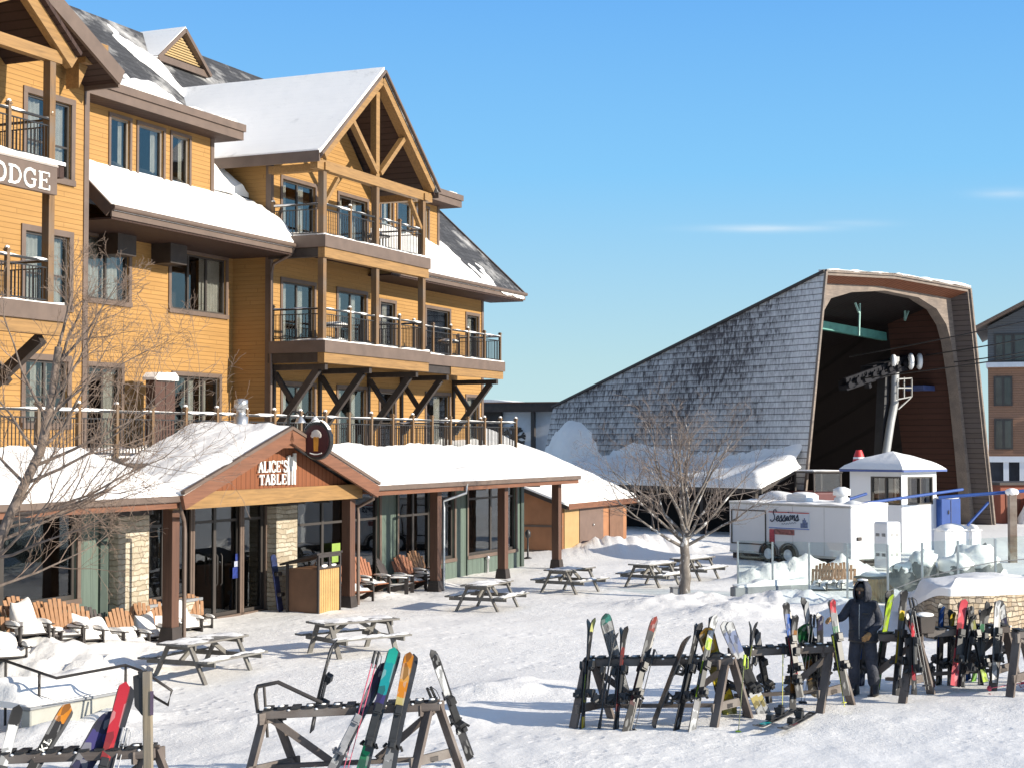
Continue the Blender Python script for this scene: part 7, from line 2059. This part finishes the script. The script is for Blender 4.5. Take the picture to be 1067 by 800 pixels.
# rack 2, bottom centre
skis('single dark thin ski standing behind the left half of the looped rack', 2, (325, 759), (348, 664), [BK, DG, (0.1, .09, .08), BK], face=-25, single=True, w=0.105)
skis('navy and silver skis leaning far left over on the looped rack', 2, (330, 828), (401, 690), [LG, GY_, LG, DG, NV, NV, NV, NV], face=-85, single=False, shift=0.04, pat=0.5, bind='bindg')
skis('teal tipped skis with green tails on the looped rack', 2, (370, 822), (411, 674), [DG, (0.03, .2, .12), GN, (0.02, .25, .13), NV, PU, TE, TE, (0.02, .45, .36)], face=-85, shift=0.035, w=0.145)
skis('orange tipped white skis on the looped rack', 2, (398, 822), (427, 679), [WH, LG, GY_, BK, WH, (0.6, .5, .2), OR, (0.72, .35, .08), OR], [WH, WH, WH, DG, BK, WH, WH, YL_], face=-85, shift=0.06, w=0.135)
poles('ski poles with pink shafts and black grips at the looped rack', 2, (355, 818), (393, 678), (0.55, 0.10, 0.16), BK, 2)
skis('white skis with a black looped tip on the back of the looped rack', 2, (490, 788), (451, 680), [BK, DG, LG, BK, WH, WH, WH, BK], face=-60, shift=0.03, w=0.11)
poles('dark ski poles behind the right legs of the looped rack', 2, (478, 792), (447, 716), (0.12, 0.12, 0.13), BK, 2)
# rack 3, centre
skis('black and yellow skis at the left end of the middle rack', 3, (607, 759), (617, 643), [YL_, BK, (0.3, .32, .05), LM_, BK, BK, BK, (0.55, .55, .2)], face=-30, shift=0.02, drop=0.02)
board('white and black zebra patterned board with a teal tip behind the middle rack', 3, (654, 735), (629, 637), [WH, WH, WH, WH, WH, WH, WH, WH, (0.1, .5, .42)], face=-70, w=0.2, pat=1.0, bindings=False)
skis('all black skis with bulky bindings, second from the left on the middle rack', 3, (625, 760), (641, 658), [BK, BK, DG, BK], face=-10, shift=0.01)
skis('charcoal skis with a dark red stripe leaning on the middle rack', 3, (651, 763), (682, 642), [BK, BK, (0.09, .03, .035), (0.16, .03, .04), (0.08, .05, .05), DG, DG, (0.3, .05, .04)], face=-62, shift=0.05, w=0.12)
poles('thin black ski pole right of the charcoal skis', 3, (660, 762), (682, 676), (0.05, 0.05, 0.05), BK, 1)
board('white snowboard seen edge on with black bindings sticking out', 3, (678, 759), (716, 660), [WH, LG, WH, LG], face=8, w=0.26)
board('yellow round tipped snowboard behind the right end of the middle rack', 3, (762, 745), (733, 652), [(0.62, .55, .12), YL_, YL_, (0.4, .32, .05), YL_, (0.62, .33, .03), (0.66, .36, .04)], face=-75, w=0.27, bindings=True)
skis('white and lime skis in front on the middle rack', 3, (720, 763), (744, 640), [LG, WH, GY_, LM_, WH, LM_, DG, LM_, WH, WH], [BK, BK, DG, BK], face=-58, shift=0.03, w=0.125)
skis('long white skis with blue printing leaning right at the middle rack', 3, (795, 745), (752, 646), [LG, (0.6, .5, .2), WH, WH, WH, WH, (0.25, .3, .5), (0.3, .35, .52), WH], face=-75, shift=0.075, w=0.14, pair='side', drop=0.05)
poles('black ski pole with lime marks at the right legs of the middle rack', 3, (769, 764), (776, 682), (0.10, 0.12, 0.03), (0.45, .6, .05), 1)
# rack 4
skis('slim black skis at the left end of the rack the skier reaches to', 4, (802, 732), (788, 657), [BK, DG, BK, GY_], face=-60, shift=0.03)
skis('short black skis hanging tip up beside the lime pole', 4, (776, 748), (786, 647), [BK, BK, (0.1, .12, .02), BK], face=-20, shift=0.015)
skis('red and blue skis with crossed tips on the skier\'s rack', 4, (833, 724), (818, 627), [DG, BK, RD, (0.3, .04, .04), RD, BL_, BL_, BK], face=-60, shift=0.05, bind='bind')
board('dark green snowboard tip showing behind the skier\'s rack', 4, (852, 722), (836, 648), [(0.10, .08, .05), (0.30, .15, .05), (0.02, .14, .05), (0.02, .16, .05)], face=-80, w=0.27)
skis('dark skis with white tips leaning left on the skier\'s rack', 4, (856, 722), (838, 625), [BK, BK, DG, BK, LG, LG], [BK], face=-50, shift=0.05)
poles('black and yellow banded ski pole hanging before the skier\'s rack', 4, (815, 748), (816, 670), (0.50, 0.48, 0.06), BK, 1)
poles('grey ski poles behind the skier\'s rack', 4, (836, 733), (847, 640), (0.25, 0.25, 0.26), BK, 2)
skis('red tipped grey skis under the skier\'s reaching hand', 4, (882, 722), (866, 624), [BK, BK, GY_, BK, (0.1, .25, .15), GY_, RD], face=-65, shift=0.03)
poles('thin yellow ski pole by the right legs of the skier\'s rack', 4, (880, 734), (868, 662), (0.6, 0.6, 0.05), (0.6, .6, .05), 1)
# rack 5
skis('lime green skis standing right behind the skier', 5, (913, 722), (928, 617), [LM_, (0.1, .3, .1), BK, (0.05, .25, .1), LM_, LM_, LM_], face=-60, shift=0.02, w=0.13)
skis('black skis with yellow middles right of the lime skis', 5, (933, 722), (942, 614), [DG, DG, BK, YL_, YL_, (0.5, .35, .03), GY_, YL_, BK, BK], [BK, BK, YL_, BK], face=-60, shift=0.045, w=0.13)
poles('grey ski poles with straps beside the small bin', 5, (966, 716), (949, 622), (0.25, 0.24, 0.22), BK, 2)
skis('red and white skis under the right legs of the bin rack', 5, (972, 715), (946, 642), [RD, LG, BK, RD, BK, (0.4, .05, .05), RD], face=-55, shift=0.07, w=0.12)
poles('black ski pole on the front leg of the bin rack', 5, (944, 722), (952, 662), BK, BK, 1)
# rack 6
skis('short blue skis at the left end of the stone wall rack', 6, (978, 714), (981, 630), [BK, DG, BK, (0.1, .15, .5), BL_, BL_], face=-60, shift=0.04, w=0.12)
skis('pink red skis on the stone wall rack', 6, (994, 712), (1004, 624), [PK, PK, PK, (0.1, .02, .02), RD, PK, PK], [BK, BK, DG], face=-75, shift=0.05, w=0.15)
skis('blue tailed black skis crossing behind the pink skis', 6, (1009, 706), (1002, 630), [BL_, BL_, BK, BK, BK], face=-70, shift=0.02)
skis('black skis with lime tails leaning left on the stone wall rack', 6, (1027, 708), (1010, 631), [LM_, BK, BK, BK, (0.25, .25, .05), BK], face=-65, shift=0.03)
skis('black skis with green tails leaning right on the stone wall rack', 6, (1014, 710), (1031, 629), [(0.2, .5, .05), BK, BK, DG, BK, GY_, BK], face=-60, shift=0.03)
skis('white skis at the right end of the stone wall rack', 6, (1036, 709), (1039, 625), [WH, WH, LG, WH, WH, WH], [BK, BK, LG], face=-65, shift=0.05, w=0.11)
skis('navy skis with pale tips behind the white skis', 6, (1056, 703), (1043, 628), [BK, DG, NV, NV, WH], face=-70, shift=0.04)
skis('slim dark red skis between the zebra board and the charcoal skis', 3, (642, 762), (651, 652), [BK, (0.2, .03, .03), BK, (0.15, .02, .02), BK], face=-40, shift=0.02)
skis('plain black skis left of the white and lime skis', 3, (704, 762), (729, 648), [BK, BK, DG, BK, BK, DG], face=-50, shift=0.03)
skis('grey and teal skis near the left legs of the looped rack', 2, (300, 828), (322, 686), [DG, GY_, (0.02, .2, .22), DG, GY_, DG], face=-75, shift=0.04) if False else None
skis('black skis with orange dots at the middle of the skier\'s rack', 4, (826, 736), (828, 640), [BK, (0.3, .12, .02), BK, BK, (0.3, .12, .02), BK], face=-60, shift=0.03)
skis('navy skis with white middles left of the skier\'s reaching arm', 4, (856, 736), (854, 640), [NV, NV, LG, NV, BK, NV], face=-60, shift=0.035)
skis('dark blue skis standing behind the skier\'s legs', 5, (897, 715), (902, 640), [NV, BK, BL_, NV, NV], face=-65, shift=0.04)
skis('red black skis on the front of the bin rack', 5, (953, 721), (951, 634), [BK, RD, BK, BK, RD, BK], face=-50, shift=0.03)
skis('grey skis with yellow tips between the blue and the pink skis', 6, (990, 714), (992, 636), [DG, BK, GY_, DG, YL_], face=-60, shift=0.03)
skis('thin black skis beside the pink skis', 6, (1003, 713), (1014, 640), [BK, DG, BK, BK], face=-45, shift=0.02)
skis('dark green skis just left of the white skis', 6, (1022, 711), (1024, 634), [BK, (0.02, .12, .05), BK, (0.02, .14, .06), BK], face=-60, shift=0.03)
# skis and poles lying on the snow
def lying(lbl, a_, b_, cols):
    A, B = onG(*a_, 0.05), onG(*b_, 0.08)
    L = (B-A).length
    o = thing('ski', lbl, 'ski', A, 0, 'skis lying on the snow')
    ax = (B-A).normalized(); f = V((0.0, -0.25, 1)); f = (f-ax*f.dot(ax)).normalized(); y = -f; x = y.cross(ax)
    m = Matrix((x, y, ax)).transposed().to_4x4(); m.translation = A
    o.location = A; o.rotation_euler = m.to_euler()
    mb = MB(); ski_shape(mb, L, 0.115, 0.014); mb.build('blade', [ski_mat(cols), M['ptex']], o)
    mb = MB(); binding_(mb, L*0.55); mb.build('binding', M['bind'], o, 0.007)
lying('ski with a teal front lying flat on the snow below the skier', (831, 742), (786, 765), [BK, DG, BK, DG, TE, BK])
lying('black and grey ski lying flat on the snow nearer the camera', (847, 746), (812, 767), [BK, DG, BK, (0.2, .08, .1), GY_, BK])
poles('two pink ski poles lying on the snow at the right edge', None, (1028, 724), (1072, 717), (0.65, 0.08, 0.14), (0.5, .06, .1), 2, ground_=True, sep=0.12)
# small bin on the rack
_, a, b = RK[5]
q = a.lerp(b, 0.99)
bn = thing('small_bin', 'small black bin with snow on top sitting on the rack end', 'bin', (q.x+0.05, q.y, q.z+0.045), R(20))
mb = MB(); mb.add([(-.12, -.1, 0), (.12, -.1, 0), (.12, .1, 0), (-.12, .1, 0), (-.15, -.12, .26), (.15, -.12, .26), (.15, .12, .26), (-.15, .12, .26)], [(0,3,2,1),(4,5,6,7),(0,1,5,4),(1,2,6,5),(2,3,7,6),(3,0,4,7)]); mb.build('body', M['dark'], bn, 0.01)
mb = MB(); mb.blob((0, 0, 0.28), (0.16, 0.13, 0.04), 2, 0.1); mb.build('snow', M['snow'], bn)

# ================================================================== THE SKIER
pf = onG(900, 724)
per = thing('person', 'person in a dark navy hooded ski suit and tan gloves reaching to a ski rack', 'person', pf, 0)
face_dir = R(-122)                 # looks towards the camera and to the left
per.rotation_euler = (0, 0, face_dir + math.pi/2)   # local -y is forward
def skin(name, pts, edges, rad, mats, sub=2, parent=per, root=0, split=None):
    me = bpy.data.meshes.new(name+'_sk'); me.from_pydata([tuple(p) for p in pts], edges, [])
    o = bpy.data.objects.new(name+'_sk', me); COL.objects.link(o)
    m = o.modifiers.new('s', 'SKIN'); m.use_smooth_shade = True
    sv = me.skin_vertices[0].data
    for i, r in enumerate(rad): sv[i].radius = (r, r) if not isinstance(r, tuple) else r
    sv[root].use_root = True
    s = o.modifiers.new('d', 'SUBSURF'); s.levels = sub; s.render_levels = sub
    dg = bpy.context.evaluated_depsgraph_get(); dg.update()
    me2 = bpy.data.meshes.new_from_object(o.evaluated_get(dg))
    bpy.data.objects.remove(o)
    me2.name = name
    me2.materials.clear()
    for mm in mats: me2.materials.append(mm)
    for f in me2.polygons:
        f.use_smooth = True
        f.material_index = split(f.center) if split else 0
    o2 = bpy.data.objects.new(name, me2); COL.objects.link(o2); o2.parent = parent
    return o2
jk = plain('dark navy jacket', (0.021, 0.024, 0.036), 0.7, 0.45, 5, 1.0, 0, 7, None, 0.05)
tr_ = plain('charcoal navy ski trousers', (0.034, 0.038, 0.055), 0.7, 0.4, 5, 1.0, 0, 7, None, 0.05)
glv = plain('tan leather glove', (0.45, 0.24, 0.09), 0.6, 0.25, 14, 0.2)
# joints, local: x to the person's left (picture right when facing us), -y forward
P_ = dict(pelvis=(0, 0, .98), waist=(0, -.01, 1.12), chest=(0, -.015, 1.32), neck=(0, -.02, 1.50), head=(0, -.045, 1.60), crown=(0, -.03, 1.72),
          hipL=(.11, 0, .93), kneeL=(.15, -.04, .52), ankL=(.17, .02, .12), hipR=(-.11, 0, .93), kneeR=(-.14, -.06, .52), ankR=(-.15, .0, .12),
          shL=(.19, -.01, 1.42), elL=(.27, .02, 1.15), wrL=(.17, -.20, .99), shR=(-.19, -.02, 1.42), elR=(-.31, -.12, 1.20), wrR=(-.40, -.32, 1.20))
nm = list(P_); ix = {k: i for i, k in enumerate(nm)}
E_ = [('pelvis','waist'),('waist','chest'),('chest','neck'),('neck','head'),('head','crown'),('pelvis','hipL'),('hipL','kneeL'),('kneeL','ankL'),('pelvis','hipR'),('hipR','kneeR'),('kneeR','ankR'),
      ('chest','shL'),('shL','elL'),('elL','wrL'),('chest','shR'),('shR','elR'),('elR','wrR')]
RAD = dict(pelvis=(.17,.145), waist=(.175,.14), chest=(.19,.145), neck=.075, head=.10, crown=.085, hipL=.12, kneeL=.10, ankL=.10, hipR=.12, kneeR=.10, ankR=.10, shL=.098, elL=.075, wrL=.055, shR=.098, elR=.075, wrR=.055)
skin('body', [P_[k] for k in nm], [(ix[a], ix[b]) for a, b in E_], [RAD[k] for k in nm], [tr_, jk], 2, split=lambda c: 1 if c.z > 0.90 else 0)
mb = MB(); vs_ = []
ring = lambda z, rx, ry, cy: [V((rx*math.cos(2*math.pi*i/24), cy+ry*math.sin(2*math.pi*i/24), z+0.012*math.sin(4*2*math.pi*i/24))) for i in range(24)]
rows = [ring(.84, .235, .185, 0), ring(.93, .235, .185, -.005), ring(1.04, .22, .17, -.01), ring(1.16, .225, .165, -.012), ring(1.3, .235, .165, -.015), ring(1.42, .20, .14, -.018), ring(1.49, .11, .10, -.02)]
vs_ = [p for r_ in rows for p in r_]
mb.add(vs_, [(j*24+i, j*24+(i+1) % 24, (j+1)*24+(i+1) % 24, (j+1)*24+i) for j in range(len(rows)-1) for i in range(24)], 0, True)
mb.build('jacket', jk, per)
mb = MB()     # hood round the head, with an opening in front
def hood(s, q):
    a = R(38) + s*R(284)           # around, open at the front (-y)
    z = 1.46 + 0.36*q
    rr_ = 0.155*math.sqrt(max(0.0, 1-((q-0.42)/0.60)**2))
    return V((rr_*math.sin(a)*0.95, -0.03 - rr_*math.cos(a)*1.08, z))
mb.grid(hood, 22, 12); 
h_ = mb.build('hood', jk, per); md_ = h_.modifiers.new('thick', 'SOLIDIFY'); md_.thickness = 0.018
mb = MB(); mb.blob((0, -0.075, 1.64), (0.095, 0.085, 0.125), 1, 0.03, 16, 10); mb.build('balaclava', plain('black face covering', (0.012, 0.012, 0.014), 0.75, 0.2, 9, 0.2), per)
mb = MB(); mb.blob((0, -0.125, 1.672), (0.082, 0.045, 0.04), 2, 0.02, 16, 8); mb.build('goggles', plain('smoked goggle lens', (0.10, 0.06, 0.03), 0.08, 0.1, 9, 0), per)
mb = MB(); mb.blob((0, -0.158, 1.625), (0.016, 0.02, 0.028), 2, 0.02, 10, 6); mb.build('nose', plain('skin shade', (0.30, 0.15, 0.10), 0.6, 0.1), per)
mb = MB(); mb.tube([(0, -.185, .9), (0, -.185, 1.2), (0, -.165, 1.44)], 0.006, 5); mb.build('zip', M['galv'], per)
for x_, z_ in ((-0.12, 1.02), (0.12, 1.02), (0.11, 1.30)):
    mb = MB(); mb.box(x_-0.055, x_+0.055, -0.185, -0.172, z_-0.007, z_+0.007); mb.build('pocket_zip', M['sash'], per)
mb = MB(); mb.lathe([(0.238, -0.012), (0.245, 0.0), (0.238, 0.012)], (0, 0, 0.855), 24); mb.v = [V((p.x, p.y*0.8, p.z)) for p in mb.v]; mb.build('hem', M['sash'], per)
mb = MB(); mb.blob((0, -0.01, 1.815), (0.09, 0.08, 0.02), 2, 0.2, 12, 5); mb.build('snow', M['snow'], per)
def hand(side, wr, direc, palmn, curl, thumbside):
    wr = V(wr); d = V(direc).normalized(); n_ = V(palmn); n_ = (n_-d*n_.dot(d)).normalized(); sdir = d.cross(n_)*thumbside
    pts = [wr-d*.03, wr+d*.03, wr+d*.085]; rad = [.042, .040, (.046)]; ed = [(0, 1), (1, 2)]
    for k in range(4):
        o_ = (k-1.5)*0.022
        b_ = wr+d*.09+sdir*(-o_)
        Lf = (.062, .075, .07, .055)[k]
        c1, c2 = R(curl), R(curl*2)
        p1 = b_+(d*math.cos(c1*.5)+n_*math.sin(c1*.5))*Lf*.5
        p2 = p1+(d*math.cos(c1)+n_*math.sin(c1))*Lf*.4
        p3 = p2+(d*math.cos(c2)+n_*math.sin(c2))*Lf*.35
        i0 = len(pts); pts += [b_, p1, p2, p3]; rad += [.0125, .0125, .012, .010]
        ed += [(2, i0), (i0, i0+1), (i0+1, i0+2), (i0+2, i0+3)]
    i0 = len(pts); t0 = wr+d*.04+sdir*.035; t1 = t0+(d*.6+sdir*.5+n_*.5).normalized()*.035; t2 = t1+(d*.8+n_*.6).normalized()*.03
    pts += [t0, t1, t2]; rad += [.017, .015, .012]; ed += [(1, i0), (i0, i0+1), (i0+1, i0+2)]
    return skin('glove', pts, ed, rad, [glv], 1)
hand('L', P_['wrL'], (-.25, -.75, -.5), (-.7, .2, -.4), 40, 1)
hand('R', P_['wrR'], (-.2, -.9, -.05), (.2, .1, -.95), 50, -1)
for s, a, ang in ((1, 'ankL', 0.35), (-1, 'ankR', -0.1)):
    x, y, z = P_[a]
    mb = MB(); c, sn_ = math.cos(ang), math.sin(ang)
    def bt(px_, py_, pz_): return V((x+px_*c-py_*sn_, y+px_*sn_+py_*c, pz_))
    prof = [(.075, .10, .02), (.075, .10, .06), (.07, .09, .12), (.075, .085, .2), (.085, .09, .3)]
    rings = []
    for i, (hw_, bk_, zz) in enumerate(prof):
        fw = (.20, .205, .15, .08, .075)[i]
        rings.append([bt(hw_*math.cos(t_*math.pi/8), (-fw if math.sin(t_*math.pi/8) < 0 else bk_)*abs(math.sin(t_*math.pi/8)), zz) for t_ in range(16)])
    vs_ = [p for r_ in rings for p in r_]
    mb.add(vs_, [(j*16+i, j*16+(i+1) % 16, (j+1)*16+(i+1) % 16, (j+1)*16+i) for j in range(4) for i in range(16)]+[tuple(range(16))[::-1]], 0, True)
    mb.box(x-.06, x+.06, y-.16, y+.06, -.02, .018)
    mb.build('ski_boot', plain('black ski boot', (0.02, 0.02, 0.024), 0.35, 0.2, 8, 0), per)

# ================================================================== CAMERA, LIGHT, SKY
cam = bpy.data.cameras.new('Camera'); co = bpy.data.objects.new('Camera', cam); COL.objects.link(co)
cam.sensor_fit = 'HORIZONTAL'; cam.sensor_width = 36; cam.lens = 36*FPX/1067
co.location = (0, 0, CAM_H); co.rotation_euler = (math.pi/2+PITCH, 0, 0)
cam.shift_x = (533.5-CX)/1067
cam.clip_start = 0.1; cam.clip_end = 9000
scene.camera = co
SAZ, SEL = math.atan2(0.925, -0.38), R(19)      # sun azimuth from +y towards +x
sd = V((math.sin(SAZ)*math.cos(SEL), math.cos(SAZ)*math.cos(SEL), math.sin(SEL)))
sl = bpy.data.lights.new('Sun', 'SUN'); sl.energy = 5.0; sl.angle = R(0.53); sl.color = (1.0, 0.92, 0.78)
so = bpy.data.objects.new('Sun', sl); COL.objects.link(so); so.rotation_euler = (-sd).to_track_quat('-Z', 'Y').to_euler()
wd_ = bpy.data.worlds.new('World'); scene.world = wd_; wd_.use_nodes = True
nt = wd_.node_tree; bg = nt.nodes['Background']
sky = nt.nodes.new('ShaderNodeTexSky'); sky.sky_type = 'NISHITA'; sky.sun_disc = False
sky.sun_elevation = SEL; sky.sun_rotation = SAZ; sky.altitude = 800; sky.air_density = 1.0; sky.dust_density = 0.05; sky.ozone_density = 3.0
# two thin cirrus streaks, fixed by direction
tc = nt.nodes.new('ShaderNodeTexCoord'); sx = nt.nodes.new('ShaderNodeSeparateXYZ'); nt.links.new(tc.outputs['Generated'], sx.inputs[0])
def wm(op_, a_, b_=0.0):
    n_ = nt.nodes.new('ShaderNodeMath'); n_.operation = op_
    for i, q_ in enumerate((a_, b_)):
        if hasattr(q_, 'links'): nt.links.new(q_, n_.inputs[i])
        else: n_.inputs[i].default_value = q_
    return n_.outputs[0]
az = wm('DIVIDE', sx.outputs[0], sx.outputs[1]); el = wm('DIVIDE', sx.outputs[2], sx.outputs[1])
wn_ = nt.nodes.new('ShaderNodeTexNoise'); cb = nt.nodes.new('ShaderNodeCombineXYZ')
nt.links.new(wm('MULTIPLY', az, 30), cb.inputs[0]); nt.links.new(wm('MULTIPLY', el, 260), cb.inputs[1]); nt.links.new(cb.outputs[0], wn_.inputs['Vector'])
wn_.inputs['Scale'].default_value = 1.0; wn_.inputs['Detail'].default_value = 5
def streak(px, py, hw_, hh_, amp):
    a0_ = (px-CX)/FPX; r_ = ray(px, py); e0_ = r_.z/r_.y
    dx = wm('DIVIDE', wm('SUBTRACT', az, a0_), hw_/FPX); dy = wm('DIVIDE', wm('SUBTRACT', el, e0_), hh_/FPX)
    s_ = wm('ADD', wm('MULTIPLY', dx, dx), wm('MULTIPLY', dy, dy))
    return wm('MULTIPLY', wm('POWER', 2.718, wm('MULTIPLY', s_, -1.0)), amp)
m_ = wm('ADD', wm('ADD', streak(800, 238.5, 62, 3.6, 0.42), streak(895, 233, 35, 3.5, 0.16)), streak(1055, 202, 34, 5, 0.26))
m_ = wm('MULTIPLY', m_, wm('ADD', wm('MULTIPLY', wn_.outputs['Fac'], 1.2), 0.2))
front = wm('GREATER_THAN', sx.outputs[1], 0.0); m_ = wm('MULTIPLY', m_, front)
mx = nt.nodes.new('ShaderNodeMix'); mx.data_type = 'RGBA'; nt.links.new(m_, mx.inputs[0]); nt.links.new(sky.outputs[0], mx.inputs[6]); mx.inputs[7].default_value = (4.3, 4.4, 4.4, 1)
SKS = 0.15
hsv = nt.nodes.new('ShaderNodeHueSaturation'); hsv.inputs['Saturation'].default_value = 0.72; nt.links.new(sky.outputs[0], hsv.inputs['Color'])
# the lower sky: clear winter azure paling to the horizon, given by elevation
rp_ = nt.nodes.new('ShaderNodeValToRGB'); cr = rp_.color_ramp
stops = [(0.0, (0.30, 0.43, 0.46)), (0.05, (0.265, 0.415, 0.465)), (0.163, (0.122, 0.344, 0.569)), (0.27, (0.074, 0.262, 0.559)), (0.5, (0.05, 0.17, 0.44))]
while len(cr.elements) < len(stops): cr.elements.new(0.5)
for e_, (p_, c_) in zip(cr.elements, stops): e_.position = p_; e_.color = (*c_, 1)
nt.links.new(sx.outputs[2], rp_.inputs[0])
scl = nt.nodes.new('ShaderNodeVectorMath'); scl.operation = 'SCALE'; nt.links.new(rp_.outputs[0], scl.inputs[0]); scl.inputs['Scale'].default_value = 1.06/SKS
wz = nt.nodes.new('ShaderNodeMapRange'); nt.links.new(sx.outputs[2], wz.inputs[0]); wz.inputs[1].default_value = 0.28; wz.inputs[2].default_value = 0.5; wz.inputs[3].default_value = 0.9; wz.inputs[4].default_value = 0.0
m2 = nt.nodes.new('ShaderNodeMix'); m2.data_type = 'RGBA'; nt.links.new(wz.outputs[0], m2.inputs[0]); nt.links.new(hsv.outputs[0], m2.inputs[6]); nt.links.new(scl.outputs[0], m2.inputs[7])
nt.links.new(m2.outputs[2], mx.inputs[6])
nt.links.new(mx.outputs[2], bg.inputs[0]); bg.inputs[1].default_value = SKS
vs_ = scene.view_settings; vs_.view_transform = 'Standard'; vs_.look = 'None'; vs_.exposure = 0.64; vs_.gamma = 1.0; vs_.use_curve_mapping = False
scene.render.engine = 'CYCLES'
scene.cycles.max_bounces = 8; scene.cycles.transparent_max_bounces = 12
